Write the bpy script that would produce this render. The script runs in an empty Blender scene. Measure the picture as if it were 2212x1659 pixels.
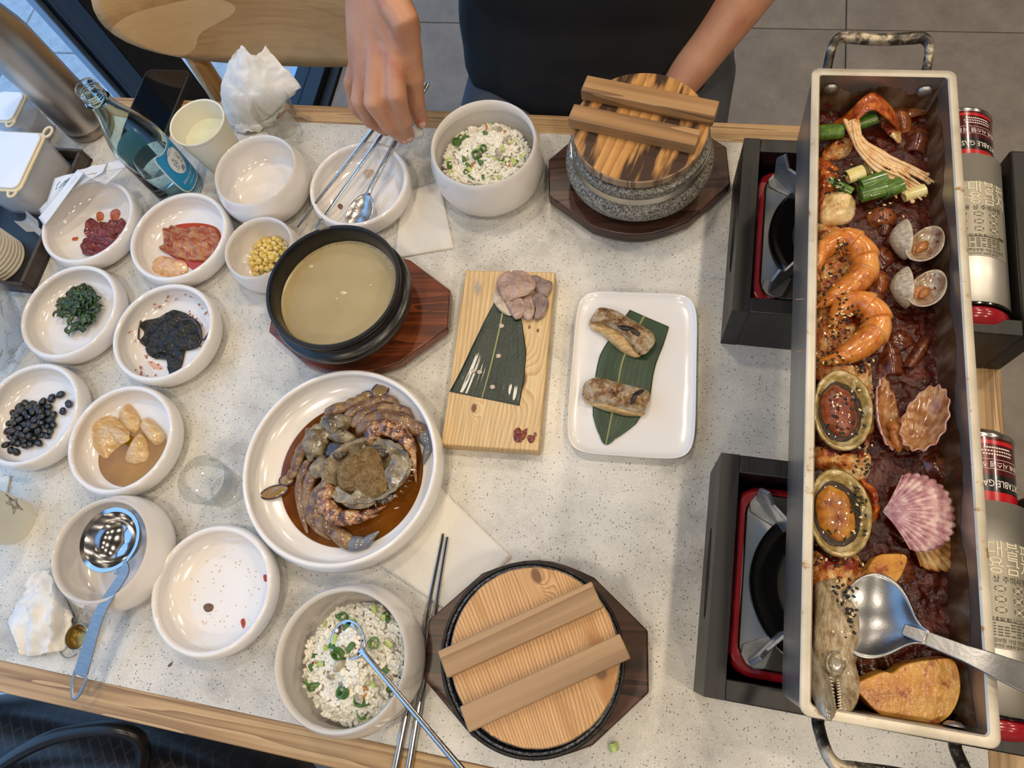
import bpy, bmesh, math, random
from math import pi, sin, cos, radians
from mathutils import Vector, Matrix, noise

scene = bpy.context.scene
col = scene.collection
random.seed(7)

# ------------------------------------------------------------------ camera
T = 0.74                       # table height; the camera is 0.74 m above the table top
CAM_H = 0.74
F_PX, NADX, NADY, YAW = 1520.8, 1326.25, 1403.3, -0.11913
IW, IH = 2212.0, 1659.0
def _basis():
    d = Vector((NADX-IW/2, NADY-IH/2, F_PX)).normalized()
    u = Vector((0, -1, 0)); u = (u - u.dot(d)*d).normalized()
    r = d.cross(u)
    if r.x < 0: r = -r
    c, s = cos(YAW), sin(YAW)
    return c*r + s*u, -s*r + c*u, -d
BX, BY, BZ = _basis()
cam_data = bpy.data.cameras.new('camera')
cam_data.sensor_width = 36.0
cam_data.lens = F_PX*36.0/IW
cam_data.clip_start = 0.02
cam = bpy.data.objects.new('camera', cam_data)
col.objects.link(cam)
_right = Vector((BX.x, BY.x, BZ.x)); _up = -Vector((BX.y, BY.y, BZ.y)); _back = -Vector((BX.z, BY.z, BZ.z))
_m = Matrix((_right, _up, _back)).transposed().to_4x4()
_m.translation = Vector((0, 0, T+CAM_H))
cam.matrix_world = _m
scene.camera = cam

def W(px, py, z=0.0):
    """world point seen at a pixel of the 2212x1659 frame, at height z above the table top"""
    v = Vector((px-IW/2, py-IH/2, F_PX))
    k = -v.dot(BZ)
    return Vector((v.dot(BX)/k*(CAM_H-z), v.dot(BY)/k*(CAM_H-z), T+z))

# ------------------------------------------------------------------ world, exposure
scene.view_settings.view_transform = 'Standard'
scene.view_settings.look = 'None'
scene.view_settings.gamma = 1.0
scene.view_settings.use_curve_mapping = False
scene.view_settings.exposure = -0.28
world = bpy.data.worlds.new('sky'); scene.world = world
world.use_nodes = True
_bg = world.node_tree.nodes['Background']
_bg.inputs['Color'].default_value = (0.33, 0.60, 1.0, 1)
_bg.inputs['Strength'].default_value = 2.5

# ------------------------------------------------------------------ materials
def C(h):
    h = h.lstrip('#'); o = []
    for i in (0, 2, 4):
        v = int(h[i:i+2], 16)/255
        o.append(v/12.92 if v <= 0.04045 else ((v+0.055)/1.055)**2.4)
    return (o[0], o[1], o[2], 1)
MATS = {}
def base_mat(name):
    m = bpy.data.materials.new(name); m.use_nodes = True
    nt = m.node_tree
    return m, nt, nt.nodes['Principled BSDF']
def sp(b, **kw):
    names = dict(rough='Roughness', metal='Metallic', spec='Specular IOR Level', coat='Coat Weight', coatr='Coat Roughness',
                 trans='Transmission Weight', ior='IOR', sss='Subsurface Weight', sssr='Subsurface Radius', ssss='Subsurface Scale',
                 alpha='Alpha', sheen='Sheen Weight', aniso='Anisotropic', emis='Emission Strength', emisc='Emission Color')
    for k, v in kw.items(): b.inputs[names[k]].default_value = v
def ND(nt, t, **kw):
    n = nt.nodes.new(t)
    for k, v in kw.items():
        if k in n.inputs: n.inputs[k].default_value = v
        else: setattr(n, k, v)
    return n
def coords(nt, scale=(1, 1, 1), rot=(0, 0, 0), loc=(0, 0, 0), kind='Object'):
    tc = nt.nodes.new('ShaderNodeTexCoord'); mp = nt.nodes.new('ShaderNodeMapping')
    mp.inputs['Scale'].default_value = scale; mp.inputs['Rotation'].default_value = rot; mp.inputs['Location'].default_value = loc
    nt.links.new(tc.outputs[kind], mp.inputs['Vector'])
    return mp.outputs['Vector']
def ramp(nt, fac, stops, interp='LINEAR'):
    r = nt.nodes.new('ShaderNodeValToRGB'); r.color_ramp.interpolation = interp
    els = r.color_ramp.elements
    while len(els) < len(stops): els.new(0.5)
    for e, (p, c) in zip(els, stops):
        e.position = p; e.color = c if not isinstance(c, str) else C(c)
    nt.links.new(fac, r.inputs['Fac'])
    return r.outputs['Color']
def mixc(nt, fac, a, b, mode='MIX'):
    m = nt.nodes.new('ShaderNodeMix'); m.data_type = 'RGBA'; m.blend_type = mode
    for s, v in ((m.inputs['Factor'], fac), (m.inputs['A'], a), (m.inputs['B'], b)):
        if isinstance(v, str): s.default_value = C(v)
        elif isinstance(v, (int, float, tuple)): s.default_value = v
        else: nt.links.new(v, s)
    # the colour sockets are the RGBA ones
    return m.outputs['Result']
def mix_rgb(nt, fac, a, b, mode='MIX'):
    m = nt.nodes.new('ShaderNodeMixRGB'); m.blend_type = mode
    for s, v in ((m.inputs[0], fac), (m.inputs[1], a), (m.inputs[2], b)):
        if isinstance(v, str): s.default_value = C(v)
        elif isinstance(v, (int, float)): s.default_value = v
        elif isinstance(v, tuple): s.default_value = v
        else: nt.links.new(v, s)
    return m.outputs[0]
def bump(nt, b, h, strength=0.3, dist=0.002):
    n = nt.nodes.new('ShaderNodeBump'); n.inputs['Strength'].default_value = strength; n.inputs['Distance'].default_value = dist
    nt.links.new(h, n.inputs['Height'])
    nt.links.new(n.outputs['Normal'], b.inputs['Normal'])
    return n
def M(name, c, rough=0.5, **kw):
    if name in MATS: return MATS[name]
    m, nt, b = base_mat(name)
    b.inputs['Base Color'].default_value = C(c) if isinstance(c, str) else c
    sp(b, rough=rough, **kw)
    MATS[name] = m
    return m
def PM(name, stops, scale=40, detail=4, nrough=0.55, stretch=(1, 1, 1), rough=0.5, bmp=0, bscale=None, bdist=0.002, dist=0.0, rot=(0, 0, 0), spots=None, **kw):
    """noise ramp material; spots = (scale, threshold, colour, softness)"""
    if name in MATS: return MATS[name]
    m, nt, b = base_mat(name)
    v = coords(nt, stretch, rot)
    n = ND(nt, 'ShaderNodeTexNoise', Scale=scale, Detail=detail, Roughness=nrough, Distortion=dist)
    nt.links.new(v, n.inputs['Vector'])
    c = ramp(nt, n.outputs['Fac'], stops)
    for s in (spots or []):
        n2 = ND(nt, 'ShaderNodeTexNoise', Scale=s[0], Detail=3, Roughness=0.6)
        v2 = coords(nt, (1, 1, 1), (0, 0, 0), (s[0]*.37, 1.3, 2.1)); nt.links.new(v2, n2.inputs['Vector'])
        soft = s[3] if len(s) > 3 else 0.04
        f = ramp(nt, n2.outputs['Fac'], [(s[1], (0, 0, 0, 1)), (min(1, s[1]+soft), (1, 1, 1, 1))])
        c = mix_rgb(nt, f, c, s[2])
    nt.links.new(c, b.inputs['Base Color'])
    sp(b, rough=rough, **kw)
    if bmp:
        n3 = ND(nt, 'ShaderNodeTexNoise', Scale=bscale or scale*2, Detail=4, Roughness=0.6)
        nt.links.new(v, n3.inputs['Vector'])
        bump(nt, b, n3.outputs['Fac'], bmp, bdist)
    MATS[name] = m
    return m
def wood(name, dark, mid, light, ring=28, stretch=(1, 1, .06), axis='x', rough=0.5, warp=3.0, bmp=0.12, fine=260, lo=.25, hi=.75, coat=0, loc=(0, 0, 0), k=.07):
    """grain runs along the given local axis"""
    if name in MATS: return MATS[name]
    m, nt, b = base_mat(name)
    sc = {'x': (k, 1, 1), 'y': (1, k, 1), 'z': (1, 1, k)}[axis]
    v = coords(nt, sc, loc=loc)
    n1 = ND(nt, 'ShaderNodeTexNoise', Scale=ring, Detail=2, Roughness=0.5, Distortion=warp*.2); nt.links.new(v, n1.inputs['Vector'])
    mul = ND(nt, 'ShaderNodeMath', operation='MULTIPLY'); mul.inputs[1].default_value = warp*2
    nt.links.new(n1.outputs['Fac'], mul.inputs[0])
    fr = ND(nt, 'ShaderNodeMath', operation='FRACT'); nt.links.new(mul.outputs[0], fr.inputs[0])
    sc2 = tuple(s*(.25 if s < 1 else 1) for s in sc)
    v2 = coords(nt, sc2)
    n2 = ND(nt, 'ShaderNodeTexNoise', Scale=fine, Detail=3, Roughness=0.6); nt.links.new(v2, n2.inputs['Vector'])
    mx = ND(nt, 'ShaderNodeMath', operation='MULTIPLY_ADD'); mx.inputs[1].default_value = 0.5
    nt.links.new(n2.outputs['Fac'], mx.inputs[0]); 
    ml = ND(nt, 'ShaderNodeMath', operation='MULTIPLY'); ml.inputs[1].default_value = 0.55
    nt.links.new(fr.outputs[0], ml.inputs[0]); nt.links.new(ml.outputs[0], mx.inputs[2])
    c = ramp(nt, mx.outputs[0], [(lo, light), ((lo+hi)/2, mid), (hi, dark)])
    nt.links.new(c, b.inputs['Base Color'])
    sp(b, rough=rough, coat=coat)
    if bmp: bump(nt, b, mx.outputs[0], bmp, 0.0008)
    MATS[name] = m
    return m

# ------------------------------------------------------------------ mesh building
class MB:
    def __init__(s): s.v = []; s.f = []; s.mi = []; s.cur = 0
    def add(s, vs, fs):
        o = len(s.v); s.v += [tuple(x) for x in vs]
        for f in fs: s.f.append(tuple(i+o for i in f)); s.mi.append(s.cur)
        return o
    def tf(s, M4, start=0):
        for i in range(start, len(s.v)): s.v[i] = tuple(M4 @ Vector(s.v[i]))
    def lathe(s, prof, seg=48, c=(0, 0, 0), M4=None, close=True, wob=None):
        n = len(prof); vs = []; fs = []
        for i in range(seg):
            a = 2*pi*i/seg
            for (r, z) in prof:
                rr = r*(wob(a, z) if wob else 1)
                p = Vector((rr*cos(a), rr*sin(a), z))
                vs.append((M4 @ p if M4 else p) + Vector(c))
        for i in range(seg):
            j = (i+1) % seg
            for k in range(n-1):
                a, b2, c2, d = i*n+k, j*n+k, j*n+k+1, i*n+k+1
                if prof[k][0] < 1e-7: fs.append((a, c2, d))
                elif prof[k+1][0] < 1e-7: fs.append((a, b2, d))
                else: fs.append((a, b2, c2, d))
        s.add(vs, fs); return s
    def tube(s, pts, rad, seg=10, caps=True, flat=1.0, up=None, closed=False):
        pts = [Vector(p) for p in pts]; n = len(pts)
        if not hasattr(rad, '__len__'): rad = [rad]*n
        vs = []; fs = []; N = None
        for i, p in enumerate(pts):
            if closed: t = pts[(i+1) % n]-pts[i-1]
            else: t = pts[min(i+1, n-1)]-pts[max(i-1, 0)]
            if t.length < 1e-9: t = Vector((0, 0, 1))
            t.normalize()
            if up is not None:
                N = Vector(up) - Vector(up).dot(t)*t
                if N.length < 1e-4: N = t.orthogonal()
            elif N is None: N = t.orthogonal()
            else:
                N = N - N.dot(t)*t
                if N.length < 1e-6: N = t.orthogonal()
            N.normalize(); B = t.cross(N)
            r = rad[i]
            for k in range(seg):
                a = 2*pi*k/seg
                vs.append(p + N*(cos(a)*r*flat) + B*(sin(a)*r))
        for i in range(n-1 if not closed else n):
            j = (i+1) % n
            for k in range(seg):
                k2 = (k+1) % seg
                fs.append((i*seg+k, i*seg+k2, j*seg+k2, j*seg+k))
        if caps and not closed:
            fs.append(tuple(range(seg-1, -1, -1))); fs.append(tuple((n-1)*seg+k for k in range(seg)))
        s.add(vs, fs); return s
    def rtube(s, pts, rad, seg=12, **kw):
        """tube with rounded ends"""
        pts = [Vector(p) for p in pts]
        if not hasattr(rad, '__len__'): rad = [rad]*len(pts)
        rad = list(rad)
        d0 = (pts[0]-pts[1]).normalized(); d1 = (pts[-1]-pts[-2]).normalized()
        A = []; R = []
        for k in (0, 1, 2):
            a = k*pi/6 + .12
            A.append(pts[0] + d0*rad[0]*cos(a)); R.append(rad[0]*sin(a))
        E = []; RE = []
        for k in (2, 1, 0):
            a = k*pi/6 + .12
            E.append(pts[-1] + d1*rad[-1]*cos(a)); RE.append(rad[-1]*sin(a))
        return s.tube(A+pts+E, R+rad+RE, seg, **kw)
    def box(s, x0, x1, y0, y1, z0, z1):
        vs = [(x0, y0, z0), (x1, y0, z0), (x1, y1, z0), (x0, y1, z0), (x0, y0, z1), (x1, y0, z1), (x1, y1, z1), (x0, y1, z1)]
        s.add(vs, [(0, 3, 2, 1), (4, 5, 6, 7), (0, 1, 5, 4), (1, 2, 6, 5), (2, 3, 7, 6), (3, 0, 4, 7)]); return s
    def prism(s, out, z0, z1, inset=0.0, bz=0.0):
        """extruded outline; inset+bz give a bevelled top edge"""
        n = len(out); cx = sum(p[0] for p in out)/n; cy = sum(p[1] for p in out)/n
        ar = sum(out[i][0]*out[(i+1) % n][1]-out[(i+1) % n][0]*out[i][1] for i in range(n))
        if ar < 0: out = list(reversed(out))
        def sh(d):
            r = []
            for p in out:
                v = Vector((p[0]-cx, p[1]-cy)); l = v.length
                v = v*((l-d)/l) if l > 1e-9 else v
                r.append((cx+v.x, cy+v.y))
            return r
        rings = [(sh(inset), z0), (out, z0+bz), (out, z1-bz), (sh(inset), z1)] if bz else [(out, z0), (out, z1)]
        vs = []; fs = []
        for o, z in rings: vs += [(x, y, z) for x, y in o]
        for k in range(len(rings)-1):
            for i in range(n):
                j = (i+1) % n
                fs.append((k*n+i, k*n+j, (k+1)*n+j, (k+1)*n+i))
        fs.append(tuple(range(n-1, -1, -1))); fs.append(tuple((len(rings)-1)*n+i for i in range(n)))
        s.add(vs, fs); return s
    def ell(s, c, r, seg=12, rings=8, M3=None, disp=0, dscale=50, seed=0):
        vs = []; fs = []
        for i in range(rings+1):
            th = pi*i/rings
            for k in range(seg):
                a = 2*pi*k/seg
                p = Vector((r[0]*sin(th)*cos(a), r[1]*sin(th)*sin(a), r[2]*cos(th)))
                if disp:
                    q = p*dscale + Vector((seed*3.1, seed*1.7, seed*.9))
                    p = p*(1+disp*noise.noise(q))
                if M3 is not None: p = M3 @ p
                vs.append(p + Vector(c))
        for i in range(rings):
            for k in range(seg):
                k2 = (k+1) % seg
                fs.append((i*seg+k, (i+1)*seg+k, (i+1)*seg+k2, i*seg+k2))
        s.add(vs, fs); return s
    def grid(s, fn, nu, nv, wrapu=False):
        vs = [fn(i/(nu if wrapu else nu-1), j/(nv-1)) for i in range(nu) for j in range(nv)]
        fs = []
        for i in range(nu if wrapu else nu-1):
            i2 = (i+1) % nu
            for j in range(nv-1): fs.append((i*nv+j, i2*nv+j, i2*nv+j+1, i*nv+j+1))
        s.add(vs, fs); return s
    def build(s, name, mat, parent=None, smooth=40, loc=None, rot=None, weld=False):
        me = bpy.data.meshes.new(name)
        me.from_pydata(s.v, [], s.f)
        ms = mat if isinstance(mat, (list, tuple)) else [mat]
        for m in ms: me.materials.append(m)
        if len(ms) > 1:
            for p, i in zip(me.polygons, s.mi): p.material_index = min(i, len(ms)-1)
        if weld:
            bm = bmesh.new(); bm.from_mesh(me); bmesh.ops.remove_doubles(bm, verts=bm.verts, dist=1e-5)
            bmesh.ops.recalc_face_normals(bm, faces=bm.faces); bm.to_mesh(me); bm.free()
        if smooth:
            for p in me.polygons: p.use_smooth = True
            if smooth < 180: me.set_sharp_from_angle(angle=radians(smooth))
        me.update()
        o = bpy.data.objects.new(name, me); col.objects.link(o)
        if parent is not None: o.parent = parent
        if loc is not None: o.location = loc
        if rot is not None: o.rotation_euler = rot
        return o
def mod(o, t, **kw):
    m = o.modifiers.new(t.lower(), t)
    for k, v in kw.items(): setattr(m, k, v)
    return o
def bev(o, w=0.002, seg=2):
    mod(o, 'BEVEL', width=w, segments=seg, limit_method='ANGLE', angle_limit=radians(35)); return o
def sub(o, l=1): mod(o, 'SUBSURF', levels=l, render_levels=l); return o
def solid(o, t, off=0): mod(o, 'SOLIDIFY', thickness=t, offset=off); return o
def tag(o, label, cat, group=None, kind=None):
    o['label'] = label; o['category'] = cat
    if group: o['group'] = group
    if kind: o['kind'] = kind
    return o
def thing(name, label, cat, loc=(0, 0, 0), rot=(0, 0, 0), group=None):
    o = bpy.data.objects.new(name, None); col.objects.link(o)
    o.empty_display_size = 0.02
    o.location = loc; o.rotation_euler = rot if hasattr(rot, '__len__') else (0, 0, rot)
    return tag(o, label, cat, group)
def struct(o):
    o['kind'] = 'structure'; return o
def copy_tree(o, parent=None):
    c = o.copy(); col.objects.link(c); c.parent = parent
    for ch in list(o.children): copy_tree(ch, c)
    return c
def catmull(pts, n=6, closed=False):
    pts = [Vector(p) for p in pts]; out = []; N = len(pts)
    rng = range(N) if closed else range(N-1)
    for i in rng:
        if closed: p0, p1, p2, p3 = pts[i-1], pts[i], pts[(i+1) % N], pts[(i+2) % N]
        else: p0, p1, p2, p3 = pts[max(i-1, 0)], pts[i], pts[i+1], pts[min(i+2, N-1)]
        for k in range(n):
            t = k/n
            out.append(0.5*((2*p1)+(p2-p0)*t+(2*p0-5*p1+4*p2-p3)*t*t+(3*p1-p0-3*p2+p3)*t**3))
    if not closed: out.append(pts[-1])
    return out
def lerp_list(vals, n):
    out = []
    for i in range(n):
        t = i/(n-1)*(len(vals)-1); k = min(int(t), len(vals)-2); f = t-k
        out.append(vals[k]*(1-f)+vals[k+1]*f)
    return out
def nz(x, y, z=0, s=1.0): return noise.noise(Vector((x*s, y*s, z*s)))
def text_mesh(s, size, mat, name, parent=None, align='CENTER', M4=None, bend=None, ext=0.0, xs=1.0):
    """flat lettering turned into a mesh; bend(x, y) -> Vector maps it on a curved surface"""
    cu = bpy.data.curves.new('text', 'FONT'); cu.body = s; cu.size = size; cu.align_x = align; cu.align_y = 'CENTER'
    cu.resolution_u = 2; cu.extrude = ext
    to = bpy.data.objects.new('text', cu); col.objects.link(to)
    dg = bpy.context.evaluated_depsgraph_get()
    me = bpy.data.meshes.new_from_object(to.evaluated_get(dg))
    bpy.data.objects.remove(to); bpy.data.curves.remove(cu)
    for v in me.vertices:
        x, y, z = v.co.x*xs, v.co.y, v.co.z
        p = bend(x, y) if bend else Vector((x, y, z))
        v.co = M4 @ p if M4 else p
    me.materials.clear(); me.materials.append(mat)
    o = bpy.data.objects.new(name, me); col.objects.link(o)
    if parent is not None: o.parent = parent
    return o
# ------------------------------------------------------------------ room shell
FLOOR_Z = 0.0
m_tile = PM('floor_tile_grey', [(.3, '#675f56'), (.5, '#786f65'), (.72, '#877e73')], scale=9, detail=8, nrough=.75, rough=.6, bmp=.15, bscale=160,
            spots=[(300, .66, '#9a948a', .05)])
m_grout = M('floor_grout', '#3b3734', .9)
m_pave = PM('pavement_stone', [(.3, '#9a9da3'), (.6, '#bdc0c4'), (.8, '#cdd0d2')], scale=26, detail=8, nrough=.8, rough=.85, bmp=.3, bscale=120)
m_pgrout = M('pavement_joint', '#4c4f54', .9)
XW = -1.03                                         # the glass front runs along Y at this x
floor = struct(MB().box(XW-.03, 4.2, -2.6, 3.6, -.06, FLOOR_Z-.004).build('floor', m_grout))
tile_me = MB().prism([(-.2985, -.2985), (.2985, -.2985), (.2985, .2985), (-.2985, .2985)], -.006, 0, .0012, .0012).build('tile', m_tile, floor)
first = True
for i in range(-3, 7):
    for j in range(-3, 6):
        x = .407+.3+.6*(i-1); y = 1.588+.3+.6*(j-3)
        if x < XW-.35 or x > 3.9 or y < -2.4 or y > 3.4: continue
        t = tile_me if first else tile_me.copy()
        if not first: col.objects.link(t)
        first = False
        w = 1.0; t.scale.x = 1.0
        if x-.3 < XW+.09:
            left = XW+.09; w = (x+.3-left)/.6
            if w < .05: t.scale.x = .05; w = .05
            t.scale.x = w; x = (x+.3+left)/2
        t.location = (x, y, FLOOR_Z+random.uniform(-.0004, .0004)); t.parent = floor
pave = struct(MB().box(-7.5, XW-.06, -6, 7, -.12, -.026).build('pavement_bed_1', m_pgrout))  # bed of the outdoor pavement, showing as joints between the slabs
sl = MB().prism([(-.248, -.248), (.248, -.248), (.248, .248), (-.248, .248)], -.02, 0, .003, .003).build('paving_slab', m_pave, pave)
first = True
for i in range(11):
    for j in range(-6, 11):
        t = sl if first else sl.copy()
        if not first: col.objects.link(t)
        first = False
        t.parent = pave
        t.location = (XW-.30-.5*i, .2+.5*j, -.012+random.uniform(-.001, .001)); t.rotation_euler = (0, 0, (pi/2)*random.randint(0, 3))
m_ceil = M('ceiling_paint', '#34302c', .9)
m_wall = PM('wall_paint', [(.4, '#b5a891'), (.6, '#bfb29b')], scale=3, rough=.9)
struct(MB().box(XW-.03, 4.2, -2.6, 3.6, 2.75, 2.85).build('ceiling', m_ceil))
struct(MB().box(XW-.03, 4.2, 3.6, 3.7, 0, 2.75).build('wall_back', m_wall))
struct(MB().box(XW-.03, 4.2, -2.7, -2.6, 0, 2.75).build('wall_front', m_wall))
struct(MB().box(4.2, 4.3, -2.7, 3.7, 0, 2.75).build('wall_right', m_wall))
# glass front: sill, posts, panes
m_frame = M('frame_navy', '#10161f', .35, metal=.3)
m_frame2 = M('frame_black', '#07080a', .5)
m_lip = M('frame_lip_aluminium', '#9fb2c4', .35, metal=.8)
m_pane = bpy.data.materials.new('window_glass'); m_pane.use_nodes = True
_nt = m_pane.node_tree; _nt.nodes.clear()
_o = _nt.nodes.new('ShaderNodeOutputMaterial'); _mx = _nt.nodes.new('ShaderNodeMixShader'); _mx.inputs[0].default_value = .05
_t = _nt.nodes.new('ShaderNodeBsdfTransparent'); _t.inputs[0].default_value = (.93, .97, 1, 1); _g = _nt.nodes.new('ShaderNodeBsdfGlossy'); _g.inputs['Roughness'].default_value = 0
_nt.links.new(_t.outputs[0], _mx.inputs[1]); _nt.links.new(_g.outputs[0], _mx.inputs[2]); _nt.links.new(_mx.outputs[0], _o.inputs[0])
win = bpy.data.objects.new('window_1', None); col.objects.link(win); struct(win)
win.location = (XW, .5, 0)
def wb(name, mat, x0, x1, y0, y1, z0, z1, b=.002):
    return bev(MB().box(x0-XW, x1-XW, y0-.5, y1-.5, z0, z1).build(name, mat, win), b)
wb('sill_lip', m_lip, XW-.055, XW-.025, -2.6, 3.6, -.03, .012)
wb('sill', m_frame, XW-.025, XW+.06, -2.6, 3.6, -.03, .034)
wb('sill_gasket', m_frame2, XW+.06, XW+.088, -2.6, 3.6, -.02, .010)
PY = [-2.58, -.75, .84, 2.2, 3.47]
for y in PY:
    wb('post', m_frame, XW-.02, XW+.058, y, y+.075, .034, 2.05)
    wb('post_shaded_side', m_frame2, XW-.012, XW+.05, y+.075, y+.12, .034, 2.05)  # side face of the post, its shade put into the black colour
    wb('post_lip', m_lip, XW-.03, XW-.012, y-.012, y, .034, 2.05)
wb('head_rail', m_frame, XW-.03, XW+.058, -2.6, 3.6, 2.05, 2.12)
struct(MB().box(XW-.03, XW+.05, -2.6, 3.6, 2.12, 2.75).build('wall_left_sky_block', m_wall))  # added unseen wall over a lowered window head, cuts sky reflections in liquids
for a, b2 in zip(PY[:-1], PY[1:]):
    wb('pane', m_pane, XW+.012, XW+.018, a+.12, b2-.012, .034, 2.05, .0005)

# ceiling lamps: warm recessed downlights
m_lampring = M('lamp_ring_white', '#e8e4dc', .4)
m_lampglow = bpy.data.materials.new('lamp_glow'); m_lampglow.use_nodes = True
_b = m_lampglow.node_tree.nodes['Principled BSDF']; _b.inputs['Base Color'].default_value = (1, 1, 1, 1)
_b.inputs['Emission Color'].default_value = (1, .83, .62, 1); _b.inputs['Emission Strength'].default_value = 9
ring = MB().lathe([(.075, 0), (.105, 0), (.105, -.012), (.098, -.014), (.078, -.006), (.075, 0)], 32)
disc = MB().lathe([(0, -.004), (.074, -.004), (.074, -.002), (0, -.002)], 32)
LAMPS = [(x, y) for x in (-.45, .75, 1.95) for y in (-1.5, -.3, .9, 2.1)]
l0 = None
for i, (x, y) in enumerate(LAMPS):
    if l0 is None:
        l0 = thing('ceiling_lamp', 'warm round ceiling downlight above the dining tables', 'lamp', (x, y, 2.745), group='ceiling downlights')
        ring.build('rim', m_lampring, l0); disc.build('diffuser', m_lampglow, l0)
        L = l0
    else:
        L = copy_tree(l0); L.location = (x, y, 2.745)
for L in [o for o in list(col.objects) if o.name.startswith('ceiling_lamp')]:
    ld = bpy.data.lights.new('lamp_light', 'AREA'); ld.shape = 'DISK'; ld.size = .15; ld.energy = 10.5; ld.color = (1, .84, .645)
    lo = bpy.data.objects.new('lamp_light', ld); col.objects.link(lo); lo.parent = L; lo.location = (0, 0, -.02)

# ------------------------------------------------------------------ table
def table_top_mat():
    m, nt, b = base_mat('speckled_solid_surface')
    v = coords(nt)
    n = ND(nt, 'ShaderNodeTexNoise', Scale=14, Detail=5, Roughness=.6); nt.links.new(v, n.inputs['Vector'])
    c = ramp(nt, n.outputs['Fac'], [(.30, '#a19e97'), (.43, '#bfbcb4'), (.56, '#cdcac2'), (.7, '#d5d2ca')])
    for sc, r0, colr, pr in ((300, .22, '#4a453d', .62), (520, .24, '#8b877e', .45), (640, .22, '#f4f2ec', .55)):
        vo = ND(nt, 'ShaderNodeTexVoronoi', Scale=sc); nt.links.new(v, vo.inputs['Vector'])
        lt = ND(nt, 'ShaderNodeMath', operation='LESS_THAN'); lt.inputs[1].default_value = r0
        nt.links.new(vo.outputs['Distance'], lt.inputs[0])
        sep = nt.nodes.new('ShaderNodeSeparateColor'); nt.links.new(vo.outputs['Color'], sep.inputs[0])
        g = ND(nt, 'ShaderNodeMath', operation='GREATER_THAN'); g.inputs[1].default_value = pr; nt.links.new(sep.outputs[0], g.inputs[0])
        mu = ND(nt, 'ShaderNodeMath', operation='MULTIPLY'); nt.links.new(lt.outputs[0], mu.inputs[0]); nt.links.new(g.outputs[0], mu.inputs[1])
        mu2 = ND(nt, 'ShaderNodeMath', operation='MULTIPLY'); mu2.inputs[1].default_value = .8; nt.links.new(mu.outputs[0], mu2.inputs[0])
        c = mix_rgb(nt, mu2.outputs[0], c, colr)
    nt.links.new(c, b.inputs['Base Color']); sp(b, rough=.32, spec=.4)
    return m
m_top = table_top_mat()
m_oakx = wood('oak_edge_lengthwise', '#7a5a36', '#ab8a5e', '#bd9e72', ring=70, axis='x', rough=.45, warp=2.2, fine=420, lo=.2, hi=.84, k=.03)
m_oaky = wood('oak_edge_crosswise', '#7a5a36', '#ab8a5e', '#bd9e72', ring=70, axis='y', rough=.45, warp=2.2, fine=420, lo=.2, hi=.84, k=.03)
TX0, TX1, TY0, TY1 = -.942, .360, -.1525, .639
E_ = .030
table = thing('dining_table', 'long table with speckled white top and pale oak edging', 'table', ((TX0+TX1)/2, (TY0+TY1)/2, 0))
ox, oy = table.location.x, table.location.y
def tb(name, mat, x0, x1, y0, y1, z0, z1, b=.0015):
    return bev(MB().box(x0-ox, x1-ox, y0-oy, y1-oy, z0, z1).build(name, mat, table), b)
tb('top', m_top, TX0+E_, TX1-E_, TY0+E_, TY1-E_, T-.028, T, .0004)
tb('edge_trim', m_oakx, TX0, TX1, TY1-E_, TY1, T-.03, T-.0003)
tb('edge_trim', m_oakx, TX0, TX1, TY0, TY0+E_, T-.03, T-.0003)
tb('edge_trim', m_oaky, TX0, TX0+E_, TY0+E_, TY1-E_, T-.03, T-.0003)
tb('edge_trim', m_oaky, TX1-E_, TX1, TY0+E_, TY1-E_, T-.03, T-.0003)
m_tleg = M('table_leg_black', '#151515', .5)
for x in (TX0+.06, TX1-.1):
    for y in (TY0+.06, TY1-.1): tb('leg', m_tleg, x, x+.04, y, y+.04, 0, T-.03)

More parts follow.
